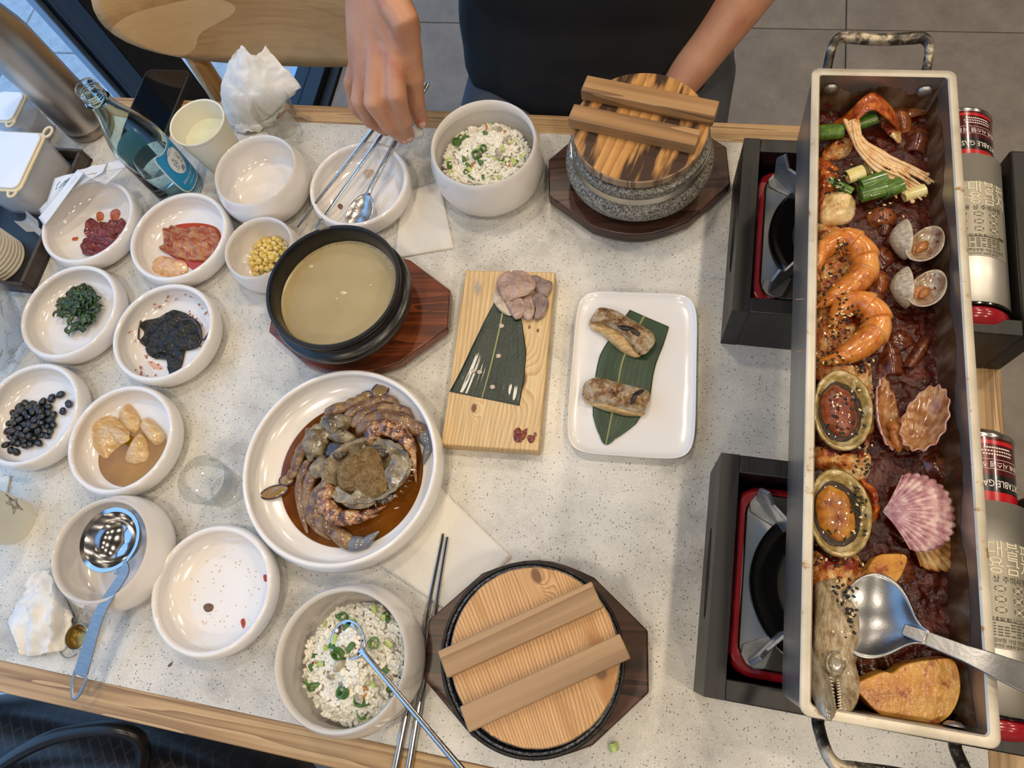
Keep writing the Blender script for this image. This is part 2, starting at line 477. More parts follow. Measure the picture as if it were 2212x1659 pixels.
# ------------------------------------------------------------------ plywood chairs
m_ply = wood('birch_plywood', '#94693a', '#c49a63', '#d2ac78', ring=5, axis='x', rough=.42, warp=2.6, bmp=.03, fine=160, lo=.22, hi=1.0)
m_plye = M('plywood_edge', '#c9a876', .6)
m_cleg = wood('chair_leg_birch', '#a3763f', '#bd9059', '#cda571', ring=40, axis='z', rough=.5, warp=2, fine=300, lo=.25, hi=.9)
def make_chair(label, loc, rz, group=None):
    t = thing('plywood_chair', label, 'chair', loc, (0, 0, rz), group)
    # local frame: sitter faces -Y, backrest at +Y
    mb = MB(); nu, nv = 33, 13
    def shell(u, v, off):
        # oval sheet bent round a vertical axis and reclined
        a = (u-.5)*2; b = (v-.5)*2
        # map the square to the oval
        ex = a*math.sqrt(max(0, 1-b*b/2)); ez = b*math.sqrt(max(0, 1-a*a/2))
        x = .243*ex; z = .80 + .118*ez
        y = .2 - .95*x*x + .16*(z-.80) + off
        return Vector((x, y, z))
    o = MB().grid(lambda u, v: shell(u, v, 0), nu, nv).build('backrest', [m_ply, m_plye], t, 180, weld=True)
    solid(o, .011, 0); o.modifiers[-1].material_offset_rim = 1
    seat = []
    for k in range(40):
        a = 2*pi*k/40; c_, s_ = cos(a), sin(a)
        seat.append((.215*math.copysign(abs(c_)**.6, c_), -.02+.205*math.copysign(abs(s_)**.6, s_)))
    bev(MB().prism(seat, .44, .456).build('seat', m_ply, t), .003)
    for sx in (-1, 1):
        MB().rtube([(sx*.175, -.17, .44), (sx*.19, -.19, .02)], [.016, .012], 12).build('leg', m_cleg, t)
        MB().tube([(sx*.19, .21, 0), (sx*.175, .17, .44), (sx*.165, .176, .62), (sx*.16, .185, .84)], [.013, .018, .017, .013], 12).build('leg', m_cleg, t)
    MB().box(-.165, .165, .155, .175, .415, .44).build('rail', m_cleg, t)
    MB().box(-.165, .165, -.18, -.16, .415, .44).build('rail', m_cleg, t)
    return t
make_chair('empty plywood chair with oval back across the table beside the window', (-.59, .585, 0), 0)
make_chair('plywood chair the person in black sits on', (-.13, .94, 0), 0)
make_chair('plywood chair holding the black bag, below the near table edge', (-.60, -.33, 0), pi)
# ------------------------------------------------------------------ white dishes
m_cer = M('white_porcelain', '#e2ddd8', .12, spec=.5, coat=.4, coatr=.05)
m_cerw = M('white_melamine', '#e6e3e0', .18, spec=.5, coat=.3, coatr=.08)
def dish_prof(r, h, b, th=.0062, foot=.66):
    return [(0, .0015), (r*foot-.004, .0015), (r*foot-.003, 0), (r*foot, 0), (r*foot+.004, .002), (b*.9, h*.16), (b*.97, h*.30), (b, h*.50), ((b+r)/2+.0008, h*.76), (r+.0002, h*.90),
            (r-.0010, h*.975), (r-th*.5, h), (r-th*.82, h*.975), (r-th-.0004, h*.88), ((b+r)/2-th+.0008, h*.74), (b-th-.0008, h*.52), (b*.955-th, h*.36), (b*.87-th, h*.24), (b*.74-th, h*.17), (b*.55, h*.15), (0, h*.148)]
def dish(name, label, cat, cx, cy, zfit, r, h, b, th=.0062, foot=.66, mat=None, group=None, seg=80):
    k = (CAM_H-h)/(CAM_H-zfit)
    o = MB().lathe(dish_prof(r*k, h, b*k, th, foot), seg).build(name, mat or m_cer, None, 60, loc=(cx*k, cy*k, T))
    tag(o, label, cat, group)
    return o
SH = .034
G = 'white side dishes'
d_paste = dish('side_dish', 'white side dish holding red seasoned slices, under the torn wrapper', 'dish', -.7326, .4055, .04, .0640, SH, .0655, group=G)
d_kim = dish('side_dish', 'white side dish holding cabbage kimchi', 'dish', -.5952, .394, .04, .0648, SH, .0658, group=G)
d_green = dish('side_dish', 'white side dish holding green seaweed strips', 'dish', -.7047, .2769, .04, .0640, SH, .0658, group=G)
d_per = dish('side_dish', 'white side dish with dark perilla leaves and red sauce smears', 'dish', -.5683, .2634, .04, .0642, SH, .0655, group=G)
d_bean = dish('side_dish', 'white side dish holding black beans at the left frame edge', 'dish', -.7015, .1427, .04, .0636, SH, .0656, group=G)
d_onion = dish('side_dish', 'white side dish with pickled onions in amber soy broth', 'dish', -.5729, .129, .04, .0640, SH, .0658, group=G)
d_dirty = dish('side_dish', 'emptied white side dish with food specks and sauce stains', 'dish', -.4162, -.0122, .03, .0664, .032, .0682, group=G)
d_spoon = dish('side_dish', 'white side dish with a spoon and chopsticks resting across it', 'dish', -.3792, .4917, .035, .0642, SH, .0652, group=G)
d_crab = dish('serving_plate', 'large round white plate with soy marinated crab', 'plate', -.3069, .134, .045, .1077, .040, .1105, .006, .7, m_cerw, seg=112)
d_empty = dish('soup_bowl', 'empty deep white bowl next to the paper cup', 'bowl', -.5068, .4845, .06, .0546, .056, .0605, .0045, .6)
d_ladle = dish('soup_bowl', 'deep white bowl with the steel ladle lying in it', 'bowl', -.5333, .0071, .06, .0548, .056, .0625, .0045, .6)
d_corn = dish('small_bowl', 'small white bowl of sweetcorn beside the black pot', 'bowl', -.4717, .3786, .055, .0434, .050, .0462, .004, .55)
d_rice1 = dish('rice_bowl', 'white bowl of mixed rice at the far table edge', 'bowl', -.2161, .5272, .08, .0638, .075, .0690, .005, .58)
d_rice2 = dish('rice_bowl', 'white bowl of mixed rice at the near table edge with a spoon in it', 'bowl', -.2427, -.0496, .08, .0640, .075, .0695, .005, .58)

# ------------------------------------------------------------------ trivets and pots
def trivet_outline(L=.107, e=.027, sx=.056, sy=.074, ry=.089):
    pts = [(L, -e), (L, e), (sx, sy)]
    for k in range(1, 8):
        t = k/8; pts.append((sx*(1-2*t), sy+(ry-sy)*sin(pi*t)))
    pts += [(-sx, sy), (-L, e), (-L, -e), (-sx, -sy)]
    for k in range(1, 8):
        t = k/8; pts.append((-sx*(1-2*t), -sy-(ry-sy)*sin(pi*t)))
    pts.append((sx, -sy))
    return pts
m_wal = wood('dark_walnut', '#2a1a12', '#41291c', '#55382a', ring=26, axis='x', rough=.35, warp=2.5, fine=240, bmp=.1)
m_red = wood('reddish_mahogany', '#4a2413', '#6a3219', '#7c4124', ring=40, axis='x', rough=.28, warp=2.8, fine=200, bmp=.08, coat=.2)
def trivet(label, c, rz, mat, foot=True):
    t = thing('wooden_trivet', label, 'trivet', (c[0], c[1], T), (0, 0, rz), 'wooden trivets under the pots')
    bev(MB().prism(trivet_outline(), .006, .022).build('board', mat, t), .0018)
    bev(MB().prism([(x*.80, y*.80) for x, y in trivet_outline()], 0, .006).build('base', mat, t), .001)
    return t
tv = trivet('reddish wooden trivet under the black soup pot', (-.340, .3225), .13, m_red); tv.scale = (1.02, .90, 1)
trivet('dark walnut trivet under the grey stone pot by the person', (-.037, .5415), .15, m_wal)
trivet('dark walnut trivet under the stone pot at the near edge', (-.0735, -.0175), .12, m_wal)

# black soup pot
m_blk = PM('black_earthenware', [(.3, '#0c0c0d'), (.7, '#1a1a1b')], scale=60, rough=.28, bmp=.06, bscale=300, spec=.5)
pot = thing('earthenware_pot', 'black earthenware pot of cloudy soup on the reddish trivet', 'pot', (-.3455, .320, T+.022))
pr = [(0, 0), (.052, 0), (.058, .003), (.0735, .020), (.0800, .033), (.0815, .040), (.0800, .0455), (.0755, .0475), (.0725, .051), (.0720, .056), (.0742, .061), (.0765, .064), (.0768, .067), (.0755, .069), (.0725, .069),
      (.0705, .066), (.069, .055), (.068, .035), (.060, .012), (0, .009)]
MB().lathe(pr, 96).build('body', m_blk, pot, 50)
m_soup = PM('cloudy_broth', [(.3, '#9a8a62'), (.55, '#a5946c'), (.8, '#ab9b78')], scale=14, detail=3, rough=.28, spec=.4)
MB().grid(lambda u, v: Vector((.0686*v*cos(2*pi*u), .0686*v*sin(2*pi*u), .0455+.0004*nz(v*cos(2*pi*u)*8, v*sin(2*pi*u)*8)+(.0008 if v > .985 else 0))), 72, 24, True).build('broth', m_soup, pot, 180)
m_chip = M('pot_chip_clay', '#6b5f50', .8)
def onring(r, z, a): return Vector((r*cos(a), r*sin(a), z))
def chip(u, v):
    a = radians(112)+.17*(u-.5)
    return Vector(((.0768-.0060*v)*cos(a), (.0768-.0060*v)*sin(a), .0676+.0021*sin(pi*min(1, v*1.1))-(.0012*v*v)))
MB().grid(chip, 8, 7).build('chip', m_chip, pot)
m_bub = M('broth_bubble', '#d8d2bf', .08, trans=.6, ior=1.1)
bb = MB()
for k in range(46):
    a = random.uniform(.4, 2.6) if k < 34 else random.uniform(0, 2*pi)
    bb.ell(onring(.0672-random.random()*.0012, .0458, a), [random.uniform(.0005, .0012)]*3, 6, 4)
o = bb.build('froth', m_bub, pot); o['kind'] = 'stuff'
m_fat = M('soup_scrap', '#c4b598', .25)
for (px, py, s) in ((742, 632, .004), (672, 575, .003), (800, 615, .0016), (636, 635, .0014), (845, 578, .0016), (727, 645, .0018)):
    p = W(px, py, .068); MB().ell((p.x+.3455, p.y-.320, .0457), (s, s*.7, s*.25), 8, 5, disp=.3, dscale=600, seed=s*1000).build('scrap', m_fat, pot)

# stone pots
def granite(name, a, b_, c):
    m, nt, b = base_mat(name); v = coords(nt)
    n = ND(nt, 'ShaderNodeTexNoise', Scale=420, Detail=3, Roughness=.7); nt.links.new(v, n.inputs['Vector'])
    cc = ramp(nt, n.outputs['Fac'], [(.36, a), (.47, b_), (.6, c)])
    nt.links.new(cc, b.inputs['Base Color']); sp(b, rough=.6)
    bump(nt, b, n.outputs['Fac'], .25, .001); return m
m_gran = granite('grey_granite', '#2e2d2b', '#625e57', '#9a9384')
m_grand = granite('dark_granite', '#0e0f11', '#22242a', '#6a6e76')
m_band = M('steel_band', '#b9b4a9', .28, metal=1)
m_iron = PM('blackened_iron', [(.35, '#121011'), (.6, '#2a2625'), (.75, '#4d4640')], scale=180, rough=.5, metal=.4, bmp=.2)
def lid_wood(name, d, mm, l, hi=.9):
    return wood(name, d, mm, l, ring=36, axis='y', rough=.5, warp=3.2, fine=330, lo=.18, hi=hi, bmp=.2)
def pine_mat(name, light, mid, dark, scorch, knots, ax='y', wscale=42, sthr=.6, sdir=(3, 60, 60), srange=None):
    """straight-grained softwood with scorch streaks and knots (x, y, radius)"""
    m, nt, b = base_mat(name); v = coords(nt)
    sep = nt.nodes.new('ShaderNodeSeparateXYZ'); nt.links.new(v, sep.inputs[0])
    n1 = ND(nt, 'ShaderNodeTexNoise', Scale=4.0, Detail=2); 
    vs = coords(nt, (1.6, .35, 1) if ax == 'y' else (.35, 1.6, 1)); nt.links.new(vs, n1.inputs['Vector'])
    wv = ND(nt, 'ShaderNodeTexWave', Scale=wscale, Distortion=0.0, Detail=0); wv.wave_type = 'BANDS'; wv.bands_direction = 'X' if ax == 'y' else 'Y'; wv.wave_profile = 'SAW'
    # push the coordinate so that rings bow round the knots
    add = nt.nodes.new('ShaderNodeVectorMath'); add.operation = 'ADD'
    comb = nt.nodes.new('ShaderNodeCombineXYZ')
    mu = ND(nt, 'ShaderNodeMath', operation='MULTIPLY'); mu.inputs[1].default_value = .09; nt.links.new(n1.outputs['Fac'], mu.inputs[0])
    tot = mu.outputs[0]
    kn = None
    for (kx, ky, kr) in knots:
        ds = nt.nodes.new('ShaderNodeVectorMath'); ds.operation = 'DISTANCE'; ds.inputs[1].default_value = (kx, ky, 0)
        fl = nt.nodes.new('ShaderNodeVectorMath'); fl.operation = 'MULTIPLY'; fl.inputs[1].default_value = (1, .6, 0) if ax == 'y' else (.6, 1, 0)
        kk = (kx, ky*.6, 0) if ax == 'y' else (kx*.6, ky, 0)
        ds.inputs[1].default_value = kk
        nt.links.new(v, fl.inputs[0]); nt.links.new(fl.outputs[0], ds.inputs[0])
        mr = nt.nodes.new('ShaderNodeMapRange'); mr.inputs['From Min'].default_value = 0; mr.inputs['From Max'].default_value = kr*3.6; mr.inputs['To Min'].default_value = .018; mr.inputs['To Max'].default_value = 0
        mr.interpolation_type = 'SMOOTHSTEP'
        nt.links.new(ds.outputs['Value'], mr.inputs['Value'])
        ad = ND(nt, 'ShaderNodeMath', operation='ADD'); nt.links.new(tot, ad.inputs[0]); nt.links.new(mr.outputs[0], ad.inputs[1]); tot = ad.outputs[0]
        m2 = nt.nodes.new('ShaderNodeMapRange'); m2.inputs['From Min'].default_value = kr*.75; m2.inputs['From Max'].default_value = kr*1.15; m2.inputs['To Min'].default_value = 1; m2.inputs['To Max'].default_value = 0
        nt.links.new(ds.outputs['Value'], m2.inputs['Value'])
        if kn is None: kn = m2.outputs[0]
        else:
            mxm = ND(nt, 'ShaderNodeMath', operation='MAXIMUM'); nt.links.new(kn, mxm.inputs[0]); nt.links.new(m2.outputs[0], mxm.inputs[1]); kn = mxm.outputs[0]
    nt.links.new(tot, comb.inputs[0 if ax == 'y' else 1])
    nt.links.new(v, add.inputs[0]); nt.links.new(comb.outputs[0], add.inputs[1]); nt.links.new(add.outputs[0], wv.inputs['Vector'])
    c = ramp(nt, wv.outputs['Fac'], [(0, light), (.55, mid), (.9, dark), (1, light)])
    fine = ND(nt, 'ShaderNodeTexNoise', Scale=30, Detail=4, Roughness=.6); vf = coords(nt, (14, .7, 6) if ax == 'y' else (.7, 14, 6)); nt.links.new(vf, fine.inputs['Vector'])
    cf = ramp(nt, fine.outputs['Fac'], [(.3, (.78, .78, .78, 1)), (.7, (1.08, 1.08, 1.08, 1))])
    c = mix_rgb(nt, 1.0, c, cf, 'MULTIPLY')
    if scorch:
        ns = ND(nt, 'ShaderNodeTexNoise', Scale=1.0, Detail=3, Roughness=.55); v3 = coords(nt, sdir); nt.links.new(v3, ns.inputs['Vector'])
        f = ramp(nt, ns.outputs['Fac'], [(sthr, (0, 0, 0, 1)), (sthr+.10, (1, 1, 1, 1))])
        if srange:   # only where the local coordinate across the board lies in this range
            mr = nt.nodes.new('ShaderNodeMapRange'); mr.inputs['From Min'].default_value = srange[1]; mr.inputs['From Max'].default_value = srange[2]
            nt.links.new(sep.outputs[srange[0]], mr.inputs['Value'])
            f = mix_rgb(nt, 1.0, f, mr.outputs[0], 'MULTIPLY')
        c = mix_rgb(nt, f, c, scorch)
    if kn is not None: c = mix_rgb(nt, kn, c, '#6e4a2c')
    nt.links.new(c, b.inputs['Base Color']); sp(b, rough=.5)
    bump(nt, b, wv.outputs['Fac'], .12, .0006)
    return m
m_lid1 = pine_mat('scorched_lid_wood', '#cc9a58', '#bd8748', '#a06c34', '#3a2112', [], 'y', 26, .50, (58, 9, 20))
m_bar1 = wood('lid_bar_wood_dark', '#664a30', '#997247', '#ad8759', ring=24, axis='x', rough=.5, warp=2, fine=300, lo=.2, hi=.95)
m_lid2 = pine_mat('pale_lid_pine', '#cfa571', '#c29562', '#9b6d42', '#a2713c', [(.028, .058, .0045), (.046, -.032, .0055)], 'y', 105, .60, (30, 7, 10))
m_bar2 = wood('lid_bar_wood_pale', '#76583c', '#9c7c58', '#ab8b66', ring=26, axis='x', rough=.55, warp=1.6, fine=420, lo=.16, hi=.92)
m_lidside = wood('lid_side_wood', '#5d4531', '#8d7458', '#a58b6c', ring=60, axis='z', rough=.6, warp=1.5, fine=300)
def lid(name, label, c, z, r, h, rz, mt, mbar, bars, tilt=(0, 0)):
    t = thing(name, label, 'lid', (c[0], c[1], T+z), (tilt[0], tilt[1], rz))
    mb = MB(); mb.lathe([(0, 0), (r-.006, 0), (r-.004, h*.4), (r, h*.5), (r, h-.0012), (r-.0012, h)], 96); mb.cur = 1
    mb.lathe([(r-.0012, h), (0, h)], 96)
    mb.build('lid_board', [m_lidside, mt], t, 40)
    for (y, w, hh, l0, l1) in bars:
        bev(MB().box(l0, l1, y-w/2, y+w/2, h, h+hh).build('bar', mbar, t), .0012)
    return t
# far pot, grey granite
sp1 = thing('stone_pot', 'grey granite pot with steel band on the walnut trivet by the person', 'pot', (-.0355, .538, T+.022))
MB().lathe([(0, 0), (.056, 0), (.064, .005), (.0755, .015), (.0830, .024), (.0850, .031), (.0840, .037), (.0790, .042), (.0765, .046), (.0765, .062), (.0770, .066), (.0750, .068), (.070, .068), (.0690, .060), (.067, .03), (.05, .014), (0, .012)], 112).build('body', m_gran, sp1, 50)
MB().lathe([(.0768, .0475), (.0778, .0475), (.0778, .0575), (.0768, .0575), (.0768, .0475)], 112).build('band', m_band, sp1)
p = Matrix.Rotation(radians(200), 4, 'Z')
MB().lathe([(0, .003), (.003, .0022), (.0042, 0)], 20, M4=Matrix.Rotation(radians(196), 4, 'Z') @ Matrix.Translation((.0776, 0, .0525)) @ Matrix.Rotation(pi/2, 4, 'Y')).build('rivet', m_band, sp1)
lid('pot_lid', 'scorched wooden lid with two bars on the grey granite pot', (-.036, .536), .0885, .0738, .020, -.20, m_lid1, m_bar1,
    [(.0285, .022, .015, -.0735, .0745), (-.0120, .021, .015, -.0745, .0665)], (0, 0))
# near pot, dark granite with iron rim
sp2 = thing('stone_pot', 'dark stone pot with blackened iron rim at the near table edge', 'pot', (-.069, -.0172, T+.022))
MB().lathe([(0, 0), (.058, 0), (.070, .006), (.078, .020), (.0785, .045), (.0775, .068), (.0765, .070), (.0745, .070), (.0735, .062), (.067, .03), (.05, .014), (0, .012)], 112).build('body', m_grand, sp2, 50)
MB().lathe([(.0775, .058), (.0800, .058), (.0802, .0705), (.0792, .0718), (.0775, .0715), (.0775, .058)], 112).build('rim', m_iron, sp2)
lid('pot_lid', 'pale pine lid with two bars and dark knots on the near stone pot', (-.0660, -.0150), .0915, .0722, .014, .57, m_lid2, m_bar2,
    [(.022, .023, .011, -.0735, .0700), (-.024, .021, .011, -.0715, .0735)])

# ------------------------------------------------------------------ board and rectangular plate
m_pine = pine_mat('cutting_board_pine', '#d6bb8b', '#cfaf7d', '#bd9864', None, [(.026, -.028, .0075), (-.022, -.064, .0032), (.048, -.090, .002), (.030, .036, .0016), (.040, .032, .0016)], 'y', 64)
board = tag(bev(MB().box(-.0535, .0535, -.1075, .1075, 0, .020).build('serving_board', m_pine, None, loc=(-.1618, .2862, T), rot=(0, 0, .066)), .0016),
            'small pine serving board with boiled pork and a dark leaf', 'board')
rp = MB()
def plate_surf(u, v):
    # rounded rectangle dish: u around, v from centre to rim then down outside
    a = 2*pi*u; n_ = 7.0
    c_, s_ = cos(a), sin(a)
    k = (abs(c_)**n_+abs(s_)**n_)**(-1/n_)
    hx, hy = .0672, .0962
    rr = [0, .3, .6, .80, .90, .95, .978, .992, 1.0, 1.0, .985, .95, .8, .4][round(v*13)]
    zz = [.0075, .0075, .0075, .0077, .0084, .0098, .0116, .0128, .0130, .0118, .0095, .005, .001, 0][round(v*13)]
    wave = .0007*nz(c_*k*rr*3.4, s_*k*rr*4.4, .3) if rr < .9 else 0
    corner = .0022*max(0, abs(c_*s_)*2-.55) if rr > .96 else 0
    return Vector((hx*k*c_*rr, hy*k*s_*rr, zz+wave+corner))
rp.grid(plate_surf, 128, 14, True)
rplate = tag(rp.build('rectangular_plate', m_cerw, None, 60, loc=(-.0135, .2870, T), rot=(0, 0, .064)), 'white rectangular plate holding a leaf and two grilled fish pieces', 'plate')

# ------------------------------------------------------------------ cutlery
m_ss = M('polished_steel', '#c9c9cb', .13, metal=1)
m_ssb = PM('brushed_steel', [(.3, '#8c8c8c'), (.7, '#a6a6a6')], scale=30, stretch=(1, 40, 40), rough=.42, metal=1)
m_ssw = PM('wet_steel', [(.35, '#a3a19d'), (.6, '#c5c3bf')], scale=120, rough=.22, metal=1, bmp=.25, bscale=160)
def chop(name_l, a, b, w0=.0026, w1=.0017, grp=None):
    a, b = Vector(a), Vector(b); L = (b-a).length
    n = 18; pts = [a.lerp(b, i/(n-1)) for i in range(n)]
    o = MB().tube(pts, lerp_list([w0*1.35, w0*1.3, w1*1.3, w1], n), 8, flat=.62, up=(0, 0, 1)).build('chopstick', m_ss, None, 40)
    return tag(o, name_l, 'chopstick', grp)
def zt(p, z): return Vector((p.x, p.y, T+z))
chop('left steel chopstick lying across the white dish below the hand', W(902, 182, .045)+Vector((-.012, 0, 0)), W(641, 491, .030), grp='steel chopsticks by the hand')
chop('right steel chopstick lying across the white dish below the hand', W(922, 182, .045)+Vector((-.014, -.004, 0)), W(682, 494, .030), grp='steel chopsticks by the hand')
def lower_chop(l, a, b): return chop(l, a, b, grp='steel chopsticks at the near edge')
lower_chop('left steel chopstick between the near rice bowl and stone pot', W(848, 1690, .004), W(957, 1153, .004))
lower_chop('right steel chopstick between the near rice bowl and stone pot', W(878, 1690, .004), W(966, 1160, .004))
def spoon(name, label, bowl_c, neck, end, bl, bw, depth, z_bowl, hr=(.0032, .0022, .0028), mat=None, zend=None, flat=.5, roll=0, pitch=0, wide_end=None):
    """bowl_c, neck, end: world points; the bowl is an egg-shaped dish aligned with neck->bowl"""
    t = thing(name, label, 'spoon' if 'ladle' not in name else 'ladle', bowl_c)
    d = Vector(bowl_c)-Vector(neck); d.normalize()
    side = d.cross(Vector((0, 0, 1))).normalized(); upv = side.cross(d)
    R_ = Matrix((d, side, upv)).transposed()
    if roll: R_ = R_ @ Matrix.Rotation(roll, 3, 'X')
    if pitch: R_ = R_ @ Matrix.Rotation(pitch, 3, 'Y')
    def sf(u, v):
        a = 2*pi*u
        x = cos(a)*bl*v; y = sin(a)*bw*v*(1-.16*cos(a)*(-1))
        return R_ @ Vector((x, y, -depth*(1-v**2.2)))
    o = MB().grid(sf, 48, 12, True).build('bowl', mat or m_ss, t, 180, weld=True); solid(o, .0011, 0)
    n = 16; a0 = R_ @ Vector((-bl*.93, 0, -depth*.05)); e = Vector(end)-Vector(bowl_c)
    nk = Vector(neck)-Vector(bowl_c)
    pts = catmull([a0, nk, nk.lerp(e, .4), e], 8)
    MB().tube(pts, lerp_list([hr[0]*1.6, hr[0], hr[1], hr[1], hr[2]], len(pts)), 10, flat=flat, up=(0, 0, 1)).build('handle', mat or m_ss, t, 60)
    return t
bc = W(778, 455, .018)
spoon('spoon', 'wet steel spoon lying in the white dish below the hand', bc, W(803, 402, .024), W(921, 181, .056), .0235, .0175, .006, 0, (.0034, .0034, .0050), m_ssw)
bc = W(752, 1384, .069)
spoon('spoon', 'steel spoon stuck in the near bowl of mixed rice', bc, W(792, 1418, .079), W(1000, 1665, .105), .022, .0165, .006, 0, (.0026, .0026, .0030), m_ss)
# ladle: hemispherical cup, rim flange, flat handle with hanging hole
lc = W(240, 1166, .056); le = W(160, 1508, .022); ln = W(268, 1240, .056)
lad = thing('steel_ladle', 'polished steel ladle with flat slotted handle in the deep white bowl', 'ladle', lc)
MB().lathe([(0, -.026), (.012, -.0250), (.022, -.019), (.0275, -.010), (.0295, 0), (.0335, .0012), (.0338, .0020), (.0333, .0026), (.0292, .0014), (.0268, -.0095), (.0215, -.0182), (.0118, -.0240), (0, -.025)], 72).build('cup', m_ss, lad, 60)
_d = (ln-lc); _d.z = 0; _d.normalize()
a0 = _d*.0325 + Vector((0, 0, .001)); e0 = le-lc
hp = catmull([a0, a0+_d*.010+Vector((0, 0, .001)), (a0.lerp(e0, .35))+Vector((0, 0, .006)), a0.lerp(e0, .7)+Vector((0, 0, .004)), e0], 8)
def strap(pts, wid, th):
    mb = MB(); vs = []; n = len(pts)
    for i, p_ in enumerate(pts):
        tt = (pts[min(i+1, n-1)]-pts[max(i-1, 0)]).normalized(); s_ = tt.cross(Vector((0, 0, 1))).normalized(); u_ = s_.cross(tt)
        w_ = wid[i]
        vs += [p_-s_*w_-u_*th, p_+s_*w_-u_*th, p_+s_*w_+u_*th, p_-s_*w_+u_*th]
    fs = [(0, 3, 2, 1), tuple(4*(n-1)+k for k in (0, 1, 2, 3))]
    for i in range(n-1):
        for k in range(4): fs.append((4*i+k, 4*i+(k+1) % 4, 4*i+4+(k+1) % 4, 4*i+4+k))
    mb.add(vs, fs); return mb
hp2 = hp[:-5]
bev(strap(hp2, lerp_list([.0095, .0055, .0050, .0060, .0072, .0082], len(hp2)), .0009).build('handle', m_ssb, lad), .0005)
# hanging loop at the end of the handle
pA = hp2[-1]; pE = e0; ax_ = (pE-pA).normalized(); sd = ax_.cross(Vector((0, 0, 1))).normalized(); LL = (pE-pA).length
loop = [pA-ax_*.003+sd*.0068, pA+ax_*LL*.25+sd*.0072, pA+ax_*LL*.6+sd*.0060, pA+ax_*LL*.9+sd*.0030, pA+ax_*LL, pA+ax_*LL*.9-sd*.0030, pA+ax_*LL*.6-sd*.0060, pA+ax_*LL*.25-sd*.0072, pA-ax_*.003-sd*.0068, pA-ax_*.002]
MB().tube(catmull(loop, 6, True), .0021, 8, closed=True, flat=.5, up=(0, 0, 1)).build('hanging_loop', m_ssb, lad)

# bottle cap with torn ring
m_gold = M('cap_inside_gold', '#a8925a', .3, metal=.8)
m_alu = M('cap_aluminium', '#b9bcc0', .3, metal=.9)
cp = thing('bottle_cap', 'silver screw cap with gold inside next to the ladle handle', 'bottle cap', W(182, 1376, 0), (0, 0, .4))
MB().lathe([(0, .0), (.0115, 0), (.0130, .001), (.0132, .012), (.0128, .0122)], 48).build('shell', m_alu, cp)
MB().lathe([(.0127, .0122), (.0124, .010), (.0120, .0092), (.0124, .0084), (.0120, .0076), (.0124, .0068), (.0120, .006), (.0122, .0015), (0, .0012)], 48).build('thread', m_gold, cp)
ringp = [(-.004+.0145*cos(a), .0145*sin(a), .0015+.006*(1-cos(a-2.6))*.35) for a in [0.6+k*4.6/30 for k in range(31)]]
MB().tube([Vector(q) + Vector((-.008, -.004, 0)) for q in ringp], .0007, 6, flat=2.2, up=(0, 0, 1)).build('tear_ring', m_alu, cp)
# ------------------------------------------------------------------ bottle of spirit
m_glassb = M('pale_blue_glass', (.80, .95, .98, 1), .02, trans=1.0, ior=1.25)
def thin_glass(name, tint, k=.5, base=.03, rough=.02):
    """thin clear wall: see-through with fresnel reflection"""
    m = bpy.data.materials.new(name); m.use_nodes = True; nt = m.node_tree; nt.nodes.clear()
    o_ = nt.nodes.new('ShaderNodeOutputMaterial'); mx = nt.nodes.new('ShaderNodeMixShader')
    t_ = nt.nodes.new('ShaderNodeBsdfTransparent'); t_.inputs[0].default_value = tint
    g_ = nt.nodes.new('ShaderNodeBsdfGlossy'); g_.inputs['Roughness'].default_value = rough
    lw = nt.nodes.new('ShaderNodeLayerWeight'); lw.inputs['Blend'].default_value = .18
    ma = nt.nodes.new('ShaderNodeMath'); ma.operation = 'MULTIPLY_ADD'; ma.inputs[1].default_value = k; ma.inputs[2].default_value = base
    nt.links.new(lw.outputs['Fresnel'], ma.inputs[0]); nt.links.new(ma.outputs[0], mx.inputs[0])
    nt.links.new(t_.outputs[0], mx.inputs[1]); nt.links.new(g_.outputs[0], mx.inputs[2]); nt.links.new(mx.outputs[0], o_.inputs[0])
    return m
m_glassc = thin_glass('clear_glass', (.985, .99, .985, 1), .45, .015)
m_liqs = thin_glass('shot_liquid', (.99, .995, .995, 1), .3, .02)
m_liq = M('clear_liquid', (.93, .98, .97, 1), .0, trans=1.0, ior=1.15)
m_lblue = M('label_blue', '#1f8fc4', .4)
m_lwhite = M('label_white', '#e3e6e4', .45)
m_lgrey = M('label_print_grey', '#7f8f96', .5)
m_lback = M('label_back_pale', '#8cc3dc', .6)
m_lnavy = M('label_print_navy', '#22357e', .5)
soju = thing('glass_bottle', 'pale blue glass spirit bottle without cap by the steel flask', 'bottle', (-.649, .488, T))
R0 = .0320
out = [(0, .003), (.020, .002), (.029, 0), (.0315, .002), (R0, .006), (R0, .092), (.0315, .100), (.0290, .112), (.0245, .126), (.0195, .140), (.0155, .152), (.0135, .162), (.0130, .166), (.0148, .1675), (.0148, .1705), (.0130, .172),
       (.0128, .174), (.0136, .1752), (.0128, .1765), (.0136, .178), (.0128, .1795), (.0136, .181), (.0128, .1825), (.0135, .184), (.0133, .189), (.0122, .190)]
inn = [(.0105, .1895), (.0103, .180), (.0105, .165), (.0130, .152), (.0170, .140), (.0222, .126), (.0268, .112), (.0293, .100), (.0298, .092), (.0298, .008), (.027, .005), (.014, .007), (0, .008)]
MB().lathe(out+inn, 72).build('glass', m_glassb, soju, 50)
MB().lathe([(0, .0085), (.014, .0075), (.027, .0056), (.0296, .0085), (.0296, .062), (.0285, .0618), (0, .0615)], 64).build('liquid', m_liq, soju, 50)
def cyl_patch(rad, a0, a1, z0, z1, nu=20, nv=12, outline=None):
    def f(u, v):
        a = a0+(a1-a0)*u; z = z0+(z1-z0)*v
        return Vector((rad*cos(a), rad*sin(a), z))
    return MB().grid(f, nu, nv)
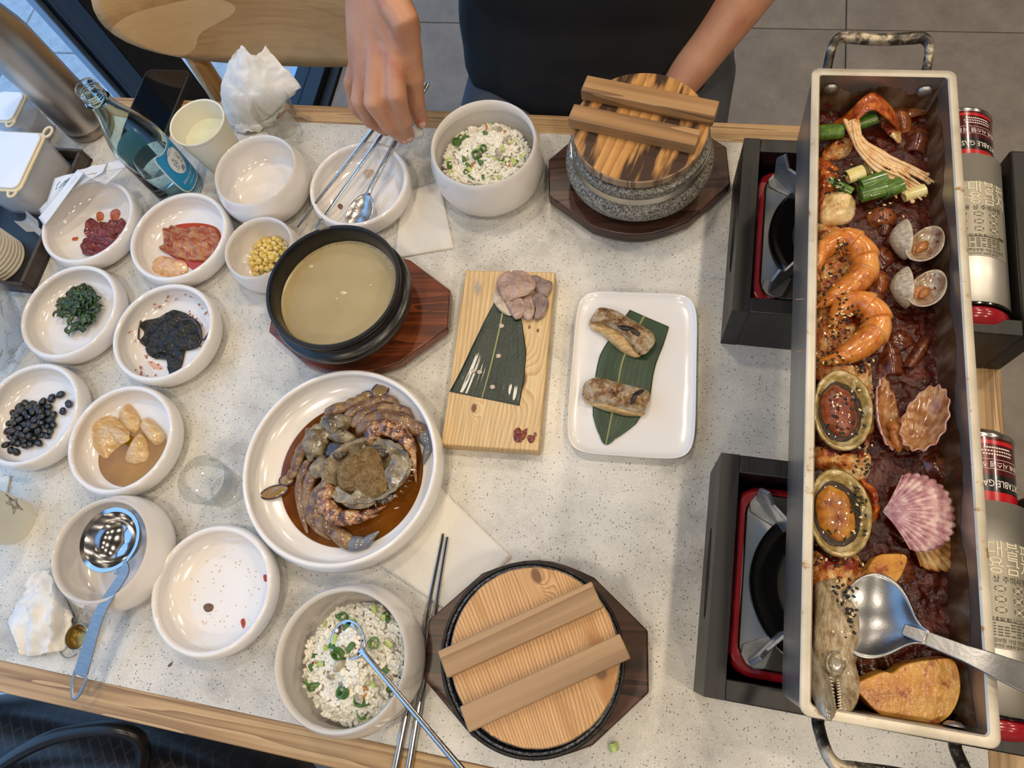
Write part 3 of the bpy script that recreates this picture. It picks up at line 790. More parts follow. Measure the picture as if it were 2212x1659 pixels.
def cyl_poly(rad, ac, zc, pts):
    """filled outline of (arc metres, height metres) wrapped on a cylinder"""
    mb = MB(); n = len(pts); rings = 5; vs = []; fs = []
    for k in range(rings+1):
        s_ = k/rings
        for (x, y) in pts:
            a = ac+x*s_/rad; vs.append((rad*cos(a), rad*sin(a), zc+y*s_))
    for k in range(rings):
        for i in range(n):
            j = (i+1) % n; fs.append((k*n+i, (k+1)*n+i, (k+1)*n+j, k*n+j))
    mb.add(vs, fs); return mb
LA = radians(2)
def rr_out(w, h, r, n=6):
    o_ = []
    for cx, cy, a0 in ((w-r, h-r, 0), (-w+r, h-r, pi/2), (-w+r, -h+r, pi), (w-r, -h+r, 3*pi/2)):
        for k in range(n+1): a = a0+pi/2*k/n; o_.append((cx+r*cos(a), cy+r*sin(a)))
    return o_
lab = [(.022, .036), (.010, .033), (-.010, .033), (-.022, .036), (-.0245, .012), (-.0235, -.020), (-.018, -.036), (0, -.0375), (.018, -.036), (.0235, -.020), (.0245, .012)]
lb = cyl_poly(R0+.0004, LA, .054, [tuple(q)[:2] for q in catmull([(x, y, 0) for x, y in lab], 4, True)]).build('front_label', m_lwhite, soju)
cyl_poly(R0+.0006, LA, .054, [(x*.94, y*.955) for x, y in [tuple(q)[:2] for q in catmull([(x, y, 0) for x, y in lab], 4, True)]]).build('label_ground', m_lblue, lb)
cyl_poly(R0+.0008, LA, .062, [(.0135*cos(a), .020*sin(a)) for a in [2*pi*k/28 for k in range(28)]]).build('label_oval', m_lwhite, lb)
def wrap(rad, ac, zc): return lambda x, y: Vector((rad*cos(ac+x/rad), rad*sin(ac+x/rad), zc+y))
for tx, sz, dy, mm in (('眞', .020, .060, m_lgrey), ('露', .008, .0475, m_lnavy), ('SINCE 1924', .0042, .0785, m_lnavy), ('ZERO SUGAR', .0052, .0335, m_lwhite), ('16.0%  360ml', .0032, .0255, m_lwhite)):
    text_mesh(tx, sz, mm, 'label_lettering', lb, bend=wrap(R0+.0010, LA, dy))
cyl_patch(R0+.0003, LA+radians(128), LA+radians(215), .03, .092).build('back_label', m_lback, soju)

# ------------------------------------------------------------------ steel flask
m_flask = PM('brushed_warm_steel', [(.3, '#b1a89d'), (.7, '#c3bab0')], scale=10, stretch=(1, 1, .05), rough=.33, metal=1, aniso=.4)
m_flaskd = M('steel_base_band', '#a39688', .4, metal=1)
fl = thing('steel_flask', 'tall brushed steel water flask beside the brown tray', 'flask', (-.833, .585, T))
MB().lathe([(.0335, .017), (.0335, .155), (.0322, .168), (.0290, .184), (.0255, .200), (.0235, .215), (.0230, .228), (.0235, .232), (.0220, .2335)], 72).build('body', m_flask, fl, 50)
MB().lathe([(0, 0), (.031, 0), (.033, .002), (.0338, .005), (.0338, .0165), (.0333, .017)], 72).build('base', m_flaskd, fl, 50)
MB().lathe([(.0220, .2335), (.0240, .235), (.0240, .262), (.022, .2655), (0, .266)], 48).build('cap', m_flask, fl, 50)

# ------------------------------------------------------------------ phone
m_ph = M('phone_case_black', '#0f1013', .45)
m_scr = M('phone_screen', '#05060a', .06, spec=.6)
ph = thing('smartphone', 'black smartphone face up over the far table edge', 'phone', (-.7355, .609, T), (0, 0, .0))
bev(MB().prism(rr_out(.037, .076, .010), 0, .0092).build('case', m_ph, ph), .002, 3)
MB().prism(rr_out(.0335, .0725, .008), .0090, .0096).build('screen', m_scr, ph)

# ------------------------------------------------------------------ paper cups
m_cup = M('cream_paper', '#dfdbc9', .65, sss=0)
m_cupin = M('pale_drink', '#d3d4ba', .1, spec=.5)
m_ink = M('black_print', '#1c1c1c', .6)
def cup_mb(rt=.0355, rb=.0262, h=.078, th=.0008):
    return MB().lathe([(0, .004), (rb-.001, .004), (rb-.0005, 0), (rb, 0), (rt, h-.002), (rt+.0013, h-.0022), (rt+.0018, h-.0008), (rt+.0012, h+.0004), (rt-th, h-.0004), (rb-th, .005), (0, .0052)], 64)
cA = thing('paper_cup', 'cream paper cup of pale drink beside the spirit bottle', 'cup', (-.5948, .5371, T))
cup_mb().build('cup_wall', m_cup, cA, 50)
MB().lathe([(.0318, .050), (.0318, .0505), (0, .0505)], 48).build('drink', m_cupin, cA)
cB = thing('paper_cup', 'cream paper cup with black star line drawing at the left frame edge', 'cup', (-.700, .021, T))
cup_mb().build('cup_wall', m_cup, cB, 50)
star = []
def cone_pt(a, z, off=.0004):
    r_ = .0262+(.0355-.0262)*z/.076+off
    return Vector((r_*cos(a), r_*sin(a), z))
sa = radians(38)
pts = []
for k in range(10):
    rr_ = .013 if k % 2 == 0 else .0052
    an = pi/2+k*pi/5+.25
    pts.append(cone_pt(sa+rr_*cos(an)/.031, .036+rr_*sin(an)*1.15))
for q in (0, 1):
    cl = [p_ if q == 0 else cone_pt(sa+(.0075 if k % 2 == 0 else .003)*cos(pi/2+k*pi/5+.25)/.031, .036+(.0075 if k % 2 == 0 else .003)*sin(pi/2+k*pi/5+.25)*1.15) for k, p_ in enumerate(pts)]
    MB().tube(cl, .00025, 5, closed=True).build('star_outline', m_ink, cB)

# shot glasses
def shot(label, cx, cy, zf, r, level, grp='soju shot glasses'):
    t = thing('shot_glass', label, 'glass', (cx, cy, T), group=grp)
    h = .056
    MB().lathe([(0, .0012), (r*.66, .0012), (r*.70, 0), (r*.74, .001), (r*.98, h-.001), (r*.97, h), (r*.93, h-.001), (r*.80, .020), (r*.72, .0135), (r*.4, .0120), (0, .0118)], 64).build('glass', m_glassc, t, 50)
    r1 = r*(.80+(.93-.80)*(level-.020)/(h-.021))-.0001
    MB().lathe([(r1, level+.0008), (r1*.96, level), (0, level)], 56).build('drink', m_liqs, t, 50)
    return t
m_green = M('green_glass_print', '#2f7f3a', .5)
s1 = shot('shot glass of clear drink in front of the napkin pile', -.5241*.99, .593*.99, .055, .0282, .040)
s2 = shot('shot glass of clear drink between the onion dish and the crab plate', -.4484, .0951, .055, .0272, .030)
def coneb(r, ac, zc): return lambda x, y: Vector(((r*(.735+.245*(zc+y)/.056)+.0003)*cos(ac+x/r), (r*(.735+.245*(zc+y)/.056)+.0003)*sin(ac+x/r), zc+y))
text_mesh('이슬', .011, m_green, 'printed_logo', s2, bend=coneb(.0272, radians(88), .040))
text_mesh('이슬', .011, m_green, 'printed_logo', s1, bend=coneb(.0282, radians(18), .034))

# ------------------------------------------------------------------ tray with condiments
m_tray = PM('brown_plastic_tray', [(.4, '#3a3029'), (.7, '#4b3f38')], scale=80, rough=.5, bmp=.15, bscale=300)
m_trayin = PM('tray_dark_bottom', [(.4, '#17191d'), (.7, '#25272c')], scale=120, rough=.4, bmp=.3, bscale=500)
tr = thing('condiment_tray', 'brown plastic tray at the window end of the table', 'tray', (-.8700, .4185, T))
hx, hy = .066, .108
bev(MB().box(-hx, hx, -hy, hy, 0, .004).build('bottom', m_trayin, tr), .001)
for (x0, x1, y0, y1) in ((-hx, hx, hy-.005, hy), (-hx, hx, -hy, -hy+.005), (-hx, -hx+.005, -hy+.005, hy-.005), (hx-.005, hx, -hy+.005, hy-.005)):
    bev(MB().box(x0, x1, y0, y1, .004, .024).build('side', m_tray, tr), .0015)
m_clear = bpy.data.materials.new('milky_plastic'); m_clear.use_nodes = True
_nt = m_clear.node_tree; _nt.nodes.clear()
_o = _nt.nodes.new('ShaderNodeOutputMaterial'); _mx = _nt.nodes.new('ShaderNodeMixShader'); _mx.inputs[0].default_value = .38
_t = _nt.nodes.new('ShaderNodeBsdfTransparent'); _t.inputs[0].default_value = (.97, .97, .98, 1)
_p = _nt.nodes.new('ShaderNodeBsdfPrincipled'); _p.inputs['Base Color'].default_value = (.78, .79, .82, 1); _p.inputs['Roughness'].default_value = .25
_nt.links.new(_t.outputs[0], _mx.inputs[1]); _nt.links.new(_p.outputs[0], _mx.inputs[2]); _nt.links.new(_mx.outputs[0], _o.inputs[0])
m_lidw = M('white_plastic_lid', '#dfe2e6', .35)
m_seal = M('cream_lid_seal', '#dccfae', .45)
m_sugar = PM('white_granules', [(.4, '#dcd6c9'), (.6, '#e8e3d8')], scale=400, rough=.9, bmp=.2)
def condiment(label, loc, sc=1.0, grp='lidded clear condiment boxes', rz=0):
    t = thing('condiment_box', label, 'container', loc, (0, 0, rz), grp)
    a = rr_out(.041*sc, .046*sc, .010); b_ = rr_out(.037*sc, .042*sc, .010)
    n = len(a); mb = MB()
    vs = [(x, y, 0) for x, y in b_]+[(x, y, .058) for x, y in a]+[(x*.96, y*.96, .058) for x, y in a]+[(x*.955, y*.955, .002) for x, y in b_]
    fs = [tuple(range(n-1, -1, -1)), tuple(3*n+i for i in range(n))]
    for k in range(3):
        for i in range(n): j = (i+1) % n; fs.append((k*n+i, k*n+j, (k+1)*n+j, (k+1)*n+i))
    mb.add(vs, fs); mb.build('box', m_clear, t, 40)
    cb = MB(); c0 = [(x*.94, y*.94) for x, y in b_]; c1 = [(x*.93, y*.93) for x, y in a]
    vs = [(x, y, .003) for x, y in c0]+[(x*.96, y*.96, .034+.006*nz(x*30, y*30)) for x, y in c1]+[(0, 0, .040)]
    fs = [tuple(range(n-1, -1, -1))]+[(i, (i+1) % n, n+(i+1) % n, n+i) for i in range(n)]+[(n+i, n+(i+1) % n, 2*n) for i in range(n)]
    cb.add(vs, fs); cb.build('granules', m_sugar, t, 60)
    bev(MB().prism([(x*1.02, y*1.02) for x, y in a], .0585, .0625).build('lid_seal', m_seal, t), .0012)
    l = bev(MB().prism([(x*.95, y*.95) for x, y in a], .0625, .0655).build('lid', m_lidw, t), .0012)
    for sx, sy in ((.041*sc, .046*sc), (.030*sc, -.050*sc)):
        MB().tube([(sx+.006*cos(q), sy+.004+.008*sin(q), .0605) for q in [2*pi*k/20 for k in range(20)]], .0018, 8, closed=True).build('lid_tab', m_seal, t)
    return t
condiment('clear condiment box of white granules with white lid on the brown tray', (-.862, .470, T+.004), 1.0)
condiment('clear condiment box with white lid at the left frame edge behind the tray', (-.908, .560, T), .55)
m_rib = M('white_paper_cup', '#d9d2c2', .6)
pc = None
smallcup = MB().lathe([(0, .003), (.0255, .003), (.026, 0), (.0345, .060), (.0362, .0603), (.0366, .0616), (.0360, .0628), (.0340, .0622), (.0250, .0042), (0, .004)], 48)
me_cup = None
ORD = ['lowest', 'second', 'third', 'fourth', 'fifth', 'sixth', 'seventh', 'eighth', 'ninth', 'tenth', 'eleventh', 'twelfth']
for k in range(12):
    lb_ = ('small white paper cup at the bottom of the stack on the brown tray' if k == 0 else 'small white paper cup on top of the stack on the brown tray' if k == 11 else f'small white paper cup, {ORD[k]} from the bottom of the tray stack')
    if pc is None:
        pc = smallcup.build('stacked_paper_cup', m_rib, None, 50, rot=(pi, 0, 0)); o = pc
    else:
        o = pc.copy(); col.objects.link(o)
    o.location = (-.8740, .352, T+.0045+.0630+k*.0056)
    tag(o, lb_, 'cup', 'paper cups stacked on the tray')
# clear plastic scoop lying on the tray
sc_ = thing('plastic_scoop', 'clear plastic scoop between the condiment box and the cup stack', 'scoop', (-.845, .408, T+.010), (0, 0, -.5))
o = MB().grid(lambda u, v: Vector(((u-.5)*.030, (v-.5)*.020, .010*(abs(v-.5)*2)**2)), 10, 9).build('pan', m_clear, sc_); solid(o, .0012)
o = MB().grid(lambda u, v: Vector((.015+u*.030, (v-.5)*.008, .002+.006*u)), 8, 4).build('handle', m_clear, sc_); solid(o, .0015)

# ------------------------------------------------------------------ stoves in black wooden boxes
m_bwood = wood('black_stained_wood', '#050505', '#0f0e0d', '#191716', ring=30, axis='y', rough=.42, warp=2, fine=300, bmp=.25)
m_bin = M('box_inside_black', '#060606', .8)
m_stred = M('stove_red_enamel', '#8d1420', .22, coat=.4)
m_sttop = PM('stove_steel_top', [(.3, '#a8a7a4'), (.7, '#c2c1be')], scale=14, stretch=(1, 1, 1), rough=.22, metal=1, bmp=.04, bscale=30)
m_stblk = M('stove_black_enamel', '#0a0b0c', .15, coat=.5)
m_fin = PM('cast_aluminium', [(.3, '#77797c'), (.7, '#a0a3a6')], scale=60, rough=.45, metal=.7, bmp=.2)
m_chrome = M('chrome_cover', '#e4e1da', .42, metal=1)
m_can1 = M('canister_maroon', '#4c0d12', .25, metal=.3, coat=.5)
m_can2 = M('canister_black', '#0d0a0b', .25, coat=.5)
m_can3 = M('canister_red', '#b0161f', .25, coat=.5)
m_silver = M('canister_silver_rim', '#c8c6c2', .2, metal=1)
m_white = M('white_print', '#e8e2dc', .5)
m_stick = M('silver_sticker', '#a39e90', .4, metal=.5)
m_stprint = M('cream_print', '#d9d2b8', .5)
m_dprint = M('dark_print', '#3b382f', .6)
def plate_hole(y0, y1, z0, z1, ec, er, x0, x1, n=48):
    """board in the YZ plane, x0..x1 thick, with an oval hole"""
    mb = MB(); A = []; B = []
    for k in range(n):
        a = 2*pi*k/n; c_, s_ = cos(a), sin(a)
        B.append((ec[0]+er[0]*c_, ec[1]+er[1]*s_))
        tx = ((y1-ec[0])/c_ if c_ > 1e-6 else (y0-ec[0])/c_ if c_ < -1e-6 else 1e9); tz = ((z1-ec[1])/s_ if s_ > 1e-6 else (z0-ec[1])/s_ if s_ < -1e-6 else 1e9)
        t_ = min(tx, tz); A.append((ec[0]+t_*c_, ec[1]+t_*s_))
    # snap the nearest outline points to the corners
    for cy, cz in ((y0, z0), (y0, z1), (y1, z0), (y1, z1)):
        k = min(range(n), key=lambda i: (A[i][0]-cy)**2+(A[i][1]-cz)**2); A[k] = (cy, cz)
    vs = [(x0, y, z) for y, z in A]+[(x0, y, z) for y, z in B]+[(x1, y, z) for y, z in A]+[(x1, y, z) for y, z in B]
    fs = []
    for i in range(n):
        j = (i+1) % n
        fs += [(i, n+i, n+j, j), (2*n+i, 2*n+j, 3*n+j, 3*n+i), (i, j, 2*n+j, 2*n+i), (n+i, 3*n+i, 3*n+j, n+j)]
    mb.add(vs, fs); return mb
def make_stove(y0, box_label, stove_label, can_label):
    bh = .082
    bx = thing('stove_box', box_label, 'box', (.0775, y0, T), group='black wooden stove boxes')
    W_, D_ = .281, .212; th = .017
    plate_hole(0, D_, 0, bh, (D_*.5, .045), (.042, .013), 0, th).build('left_wall', m_bwood, bx, 30)
    bev(MB().box(th, W_-th, 0, th, 0, bh).build('front_wall', m_bwood, bx), .0012)
    bev(MB().box(th, .185, D_-th, D_, 0, bh).build('back_wall', m_bwood, bx), .0012)
    bev(MB().box(.185, W_-th, D_-th, D_, 0, .022).build('back_wall', m_bwood, bx), .0012)
    bev(MB().box(W_-th, W_, 0, D_, 0, bh).build('right_wall', m_bwood, bx), .0025)
    MB().box(th, W_-th, th, D_-th, 0, .004).build('bottom', m_bin, bx)
    st = thing('gas_stove', stove_label, 'stove', (.0775+.135, y0+D_/2, T+.004), group='portable red gas stoves')
    # local x: -.117 .. +.117 ; y: -.086 .. +.086
    bev(MB().prism([(x-.030, y) for x, y in rr_out(.086, .085, .024)], 0, .052).build('body', m_stred, st), .004, 3)
    bev(MB().prism([(x-.027, y) for x, y in rr_out(.080, .0775, .020)], .052, .057).build('top_plate', m_sttop, st), .0018, 2)
    MB().lathe([(.0655, .057), (.0735, .057), (.0745, .060), (.0715, .0630), (.0675, .0608), (.061, .0575), (.054, .059), (.050, .0572)], 72, (-.026, 0, 0)).build('drip_ring', m_stblk, st, 50)
    MB().lathe([(.054, .0578), (.040, .056), (.030, .060), (.024, .064), (.0, .066)], 48, (-.026, 0, 0)).build('burner', m_sttop, st, 50)
    for i in range(7):
        MB().box(-.118, -.1155, -.07+.02*i, -.0665+.02*i, .022, .046).build('vent_slot', m_bin, st)
    for sx in (-1, 1):
        for sy in (-1, 1):
            ang = math.atan2(sy*.058, sx*.054)
            # fan-shaped foot and upright blade
            R4 = Matrix.Translation((-.026+sx*.061, sy*.060, .057)) @ Matrix.Rotation(ang, 4, 'Z')
            fan = [(-.014, -.004), (.010, -.013), (.017, -.008), (.019, 0), (.017, .008), (.010, .013), (-.014, .004)]
            mb = MB(); mb.prism(fan, 0, .003); mb.tf(R4); f_ = bev(mb.build('pan_support', m_fin, st), .0008)
            mb = MB()
            bl = [(-.022, .002), (.016, .002), (.020, .030), (.012, .044), (.002, .030), (-.022, .036)]
            mb.prism(bl, -.0017, .0017); mb.tf(R4 @ Matrix.Rotation(pi/2, 4, 'X')); bev(mb.build('blade', m_fin, f_), .0008)
    # cartridge chamber: chrome half-cylinder along Y, red end ring
    xc, zc, rc = .0905, .052, .0365
    def cyl_y(r_, y0_, y1_, a0, a1, nu=40):
        def f(u, v):
            a = a0+(a1-a0)*u
            return Vector((xc+r_*sin(a), y0_+(y1_-y0_)*v, zc+r_*cos(a)))
        return MB().grid(f, nu, 3)
    cv = cyl_y(rc, -.080, .0905, -1.9, 1.9).build('cartridge_cover', m_chrome, st, 180); solid(cv, .0012, 1)
    MB().tube([Vector((xc+rc*sin(a), -.080, zc+rc*cos(a))) for a in [-1.9+3.8*k/30 for k in range(31)]], .0016, 8).build('cover_edge', m_stblk, cv)
    for k in range(8):
        a = 1.28; p_ = Vector((xc+(rc+.0001)*sin(a), -.055+.0178*k, zc+(rc+.0001)*cos(a)))
        mb = MB(); mb.lathe([(0, .0004), (.0046, .0004), (.0046, -.0004)], 16, M4=Matrix.Translation(p_) @ Matrix.Rotation(a, 4, 'Y') @ Matrix.Diagonal((.8, 1.25, 1, 1)))
        mb.build('vent_hole', m_bin, cv)
    MB().lathe([(.010, .0), (.016, 0), (.030, .004), (.0355, .010), (.0360, .016), (.034, .018), (.020, .014), (.010, .012), (.010, 0)], 56, M4=Matrix.Translation((xc, -.100, zc)) @ Matrix.Rotation(-pi/2, 4, 'X')).build('ignition_ring', m_stred, st, 50)
    MB().lathe([(0, -.004), (.012, -.004), (.014, 0), (.014, .010), (0, .010)], 32, M4=Matrix.Translation((xc, -.100, zc)) @ Matrix.Rotation(-pi/2, 4, 'X')).build('knob', m_stblk, st, 50)
    def wr(r_, yc, ac=0.0, flip=False):
        if flip: return lambda x, y: Vector((xc+r_*sin(ac-x/r_), yc-y, zc+r_*cos(ac-x/r_)))
        return lambda x, y: Vector((xc+r_*sin(ac+x/r_), yc+y, zc+r_*cos(ac+x/r_)))
    rs = rc+.0016
    sk = cyl_y(rs, -.030, .056, -.75, .78, 24).build('warning_sticker', m_stick, cv, 180)
    text_mesh('과대불판', .0150, m_stprint, 'sticker_lettering', sk, bend=wr(rs+.0003, .0485, .12))
    text_mesh('사용금지', .0150, m_stprint, 'sticker_lettering', sk, bend=wr(rs+.0003, .0350, .12))
    text_mesh('사용 상 주의사항', .0062, m_dprint, 'sticker_lettering', sk, bend=wr(rs+.0003, .0245, .08))
    for row in range(3):
        for q in range(3):
            ac = -.38+.38*q; yy = .0175-row*.0085
            MB().tube([wr(rs+.0003, yy, ac)(.0042*cos(a), .0022*sin(a)) for a in [2*pi*k/14 for k in range(14)]], .00022, 4, closed=True).build('warning_pictogram', m_dprint, sk)
            for d_ in (-1, 1):
                MB().tube([wr(rs+.0004, yy, ac)(-.004, -.003*d_), wr(rs+.0004, yy, ac)(.004, .003*d_)], .0003, 4).build('warning_cross', m_stprint, sk)
    cyl_y(rs+.0003, -.0085, -.0055, -.6, .7, 16).build('sticker_bar', m_dprint, sk)
    text_mesh('검사품 용기를 사용하십시오', .0026, m_stprint, 'sticker_lettering', sk, bend=wr(rs+.0005, -.0070, .1))
    lines = MB()
    for k in range(5):
        yy = -.0105-k*.0022
        for q in range(9):
            ac = -.56+.13*q
            if random.random() < .15: continue
            f0 = wr(rs+.0003, yy, ac)
            lines.add([f0(-.0018, -.0004), f0(.0018, -.0004), f0(.0018, .0004), f0(-.0018, .0004)], [(0, 1, 2, 3)])
    lines.build('small_print', m_dprint, sk)['kind'] = 'stuff'
    text_mesh('배상 책임보험 가입 안심설계', .0036, m_dprint, 'sticker_lettering', sk, bend=wr(rs+.0003, -.0235, .08))
    text_mesh('가스안전은 생활화 합시다', .0028, m_dprint, 'sticker_lettering', sk, bend=wr(rs+.0003, -.0275, .08))
    # gas canister pushed in from behind, its end sticking out
    cn = thing('gas_canister', can_label, 'gas canister', (.0775+.135+xc, y0+D_/2+.155, T+.004+zc), group='maroon gas canisters')
    rn = .0325
    def ring_y(r_, a, b): 
        return MB().grid(lambda u, v: Vector((r_*sin(2*pi*u), a+(b-a)*v, r_*cos(2*pi*u))), 64, 2, True)
    ring_y(rn, -.160, -.0650).build('can_wall', m_silver, cn, 180)
    ring_y(rn, -.066, -.0550).build('print_band', m_can3, cn, 180)
    ring_y(rn, -.055, -.0400).build('print_band', m_can2, cn, 180)
    ring_y(rn, -.040, -.0060).build('print_band', m_can1, cn, 180)
    MB().lathe([(0, -.003), (.026, -.0035), (.030, 0), (.0325, .001), (.0336, .003), (.0334, .005), (.0325, .006)], 64, M4=Matrix.Rotation(pi/2, 4, 'X')).build('end_rim', m_silver, cn, 50)
    def wc(r_, yc, ac=0.0): return lambda x, y: Vector((r_*sin(ac-x/r_), yc-y, r_*cos(ac-x/r_)))
    text_mesh('FOR PORTABLE GAS RANGE', .0085, m_white, 'print_lettering', cn, bend=wc(rn+.0003, -.0475, .28), xs=.8)
    text_mesh('RVR 시스템 적용', .0062, m_white, 'print_lettering', cn, bend=wc(rn+.0003, -.0305, .25))
    for yy, l_ in ((-.0215, .013), (-.0185, .014), (-.0155, .012)):
        f0 = wc(rn+.0003, yy, .25)
        MB().add and None
        mb = MB()
        for q in range(12):
            x = -l_+2*l_*q/11.5
            mb.add([f0(x, -.0006), f0(x+.0016, -.0006), f0(x+.0016, .0006), f0(x, .0006)], [(0, 1, 2, 3)])
        mb.build('print_line', m_white, cn)
    def redbar(u, v):
        return wc(rn+.0003, -.0105, .25)(-.018+.036*u, -.0018+.0036*v)
    MB().grid(redbar, 14, 2).build('print_bar', m_can3, cn, 180)
    f0 = wc(rn+.0003, -.0305, .25)
    mb = MB()
    for (x0, x1, y0_, y1_) in ((-.020, .020, -.0045, -.0042), (-.020, .020, .0042, .0045), (-.0203, -.020, -.0045, .0045), (.020, .0203, -.0045, .0045)):
        for q in range(10):
            a, b = x0+(x1-x0)*q/10, x0+(x1-x0)*(q+1)/10
            mb.add([f0(a, y0_), f0(b, y0_), f0(b, y1_), f0(a, y1_)], [(0, 1, 2, 3)])
    mb.build('print_frame', m_white, cn)
make_stove(.336, 'black wooden stove box beside the far stone pot', 'red and steel gas stove under the far end of the pan', 'maroon gas canister sticking out of the far stove')
make_stove(-.024, 'black wooden stove box at the near right corner', 'red and steel gas stove under the near end of the pan', 'maroon gas canister sticking out of the near stove')

# ------------------------------------------------------------------ long steel pan
m_pan = PM('worn_aluminium', [(.3, '#8f8b84'), (.55, '#a9a59d'), (.75, '#b9b5ac')], scale=25, stretch=(1, .15, 1), rough=.36, metal=.85, bmp=.08, bscale=140, spots=[(90, .70, '#8a6a3c', .06)])
m_rim = PM('stained_pan_rim', [(.3, '#b3aa98'), (.6, '#c9c1b0')], scale=30, rough=.45, metal=.45, spots=[(70, .62, '#9a7440', .08)])
m_hand = PM('worn_handle_iron', [(.42, '#1a1816'), (.50, '#4a443c'), (.58, '#b3a68e')], scale=34, detail=6, nrough=.7, rough=.4, metal=.5, bmp=.15)
m_resid = PM('dried_sauce', [(.3, '#26160d'), (.48, '#4d311d'), (.62, '#6b5540'), (.75, '#7d7468')], scale=60, stretch=(1, 1, .35), rough=.35, bmp=.2, spots=[(120, .64, '#5e1a0c', .05)])
PZ, PB = .195, .106
pan = thing('long_stew_pan', 'long narrow steel pan of red seafood stew across both stoves', 'pan', (.1858, .2595, T+PB), (0, 0, .0125))
PW, PL = .0615, .2785
PD = PZ-PB
def rring(hx_, hy_, r, z, n=5):
    return [(x, y, z) for x, y in rr_out(hx_, hy_, r, n)]
secs = [rring(PW-.008, PL-.008, .006, 0), rring(PW-.006, PL-.006, .007, .003), rring(PW-.001, PL-.001, .007, PD-.004), rring(PW, PL, .007, PD-.003), rring(PW+.0006, PL+.0006, .0075, PD-.0008), rring(PW-.0004, PL-.0004, .007, PD),
        rring(PW-.0058, PL-.0058, .004, PD), rring(PW-.0070, PL-.0070, .003, PD-.0012), rring(PW-.0105, PL-.0105, .004, .006), rring(PW-.013, PL-.013, .004, .0045)]
mb = MB(); n = len(secs[0]); vs = []
for s_ in secs: vs += s_
fs = [tuple(range(n-1, -1, -1)), tuple((len(secs)-1)*n+i for i in range(n))]
mb.add(vs, fs)
for k in range(len(secs)-1):
    mb.cur = 1 if 3 <= k <= 6 else 0
    fs = []
    for i in range(n): j = (i+1) % n; fs.append((k*n+i, k*n+j, (k+1)*n+j, (k+1)*n+i))
    for f in fs: mb.f.append(f); mb.mi.append(mb.cur)
mb.build('pan_body', [m_pan, m_rim], pan, 40)
# residue skins on the four inner walls
def inner(t_, z):  # inner half sizes at local height z
    q = (z-.006)/(PD-.0012-.006); return PW-.0105+.0035*q-.0003, PL-.0105+.0035*q-.0003
def resid(axis, sg):
    def f(u, v):
        s_ = (u-.5)*2
        ph_ = 5 if axis == 'y' else 14
        top = .0665+.009*abs(sin(s_*ph_*.62+1.2))+.003*nz(s_*ph_*2.3, sg, 3)
        z = .034+(top-.034)*v
        a, b = inner(0, z)
        return Vector((s_*(a-.002), sg*b, z)) if axis == 'y' else Vector((sg*a, s_*(b-.002), z))
    MB().grid(f, 50 if axis == 'y' else 120, 5).build('sauce_residue', m_resid, pan, 180)
for ax_, sg in (('y', 1), ('y', -1), ('x', 1), ('x', -1)): resid(ax_, sg)
for sx in (-1, 1):
    for sy in (-1, 1):
        mb = MB(); mb.lathe([(0, .0035), (.004, .003), (.0062, .0012), (.0066, 0)], 20, M4=Matrix.Translation((sx*.041, sy*(PL-.0088), PD-.017)) @ Matrix.Rotation(sy*pi/2, 4, 'X'))
        mb.build('rivet', m_pan, pan)
for sy in (1, -1):
    hy_ = sy*(PL-.001); out_ = sy*(.041 if sy > 0 else .029)
    zb, zt_ = PD-.024, PD-.002
    pp = [(-.044, hy_, zb), (-.044, hy_+out_*.25, zb+.001), (-.043, hy_+out_*.75, zt_-.004), (-.037, hy_+out_*.98, zt_), (-.026, hy_+out_*1.0, zt_-.0005), (0, hy_+out_*.96, zt_-.001), (.026, hy_+out_*1.0, zt_-.0005), (.037, hy_+out_*.98, zt_), (.043, hy_+out_*.75, zt_-.004), (.044, hy_+out_*.25, zb+.001), (.044, hy_, zb)]
    pts = catmull(pp, 6); nn = len(pts)
    hd = MB().tube(pts, [.0042+.0014*math.exp(-((i-nn/2)/(nn*.22))**4) for i in range(nn)], 14, flat=1.0, up=(0, 0, 1)).build('handle', m_hand, pan, 180)
    if sy < 0:
        text_mesh('킹 센 스', .0085, m_pan, 'cast_lettering', hd, bend=lambda x, y: Vector((x-.002, hy_+out_*.965+y, zt_+.0046-.5*(y*y)/.0055)), ext=.0002)
    for sx in (-1, 1):
        bev(MB().box(sx*.044-.008, sx*.044+.008, hy_-.001 if sy > 0 else hy_-.0025, hy_+.0025 if sy > 0 else hy_+.001, zb-.008, zb+.008).build('handle_plate', m_hand, pan), .001)
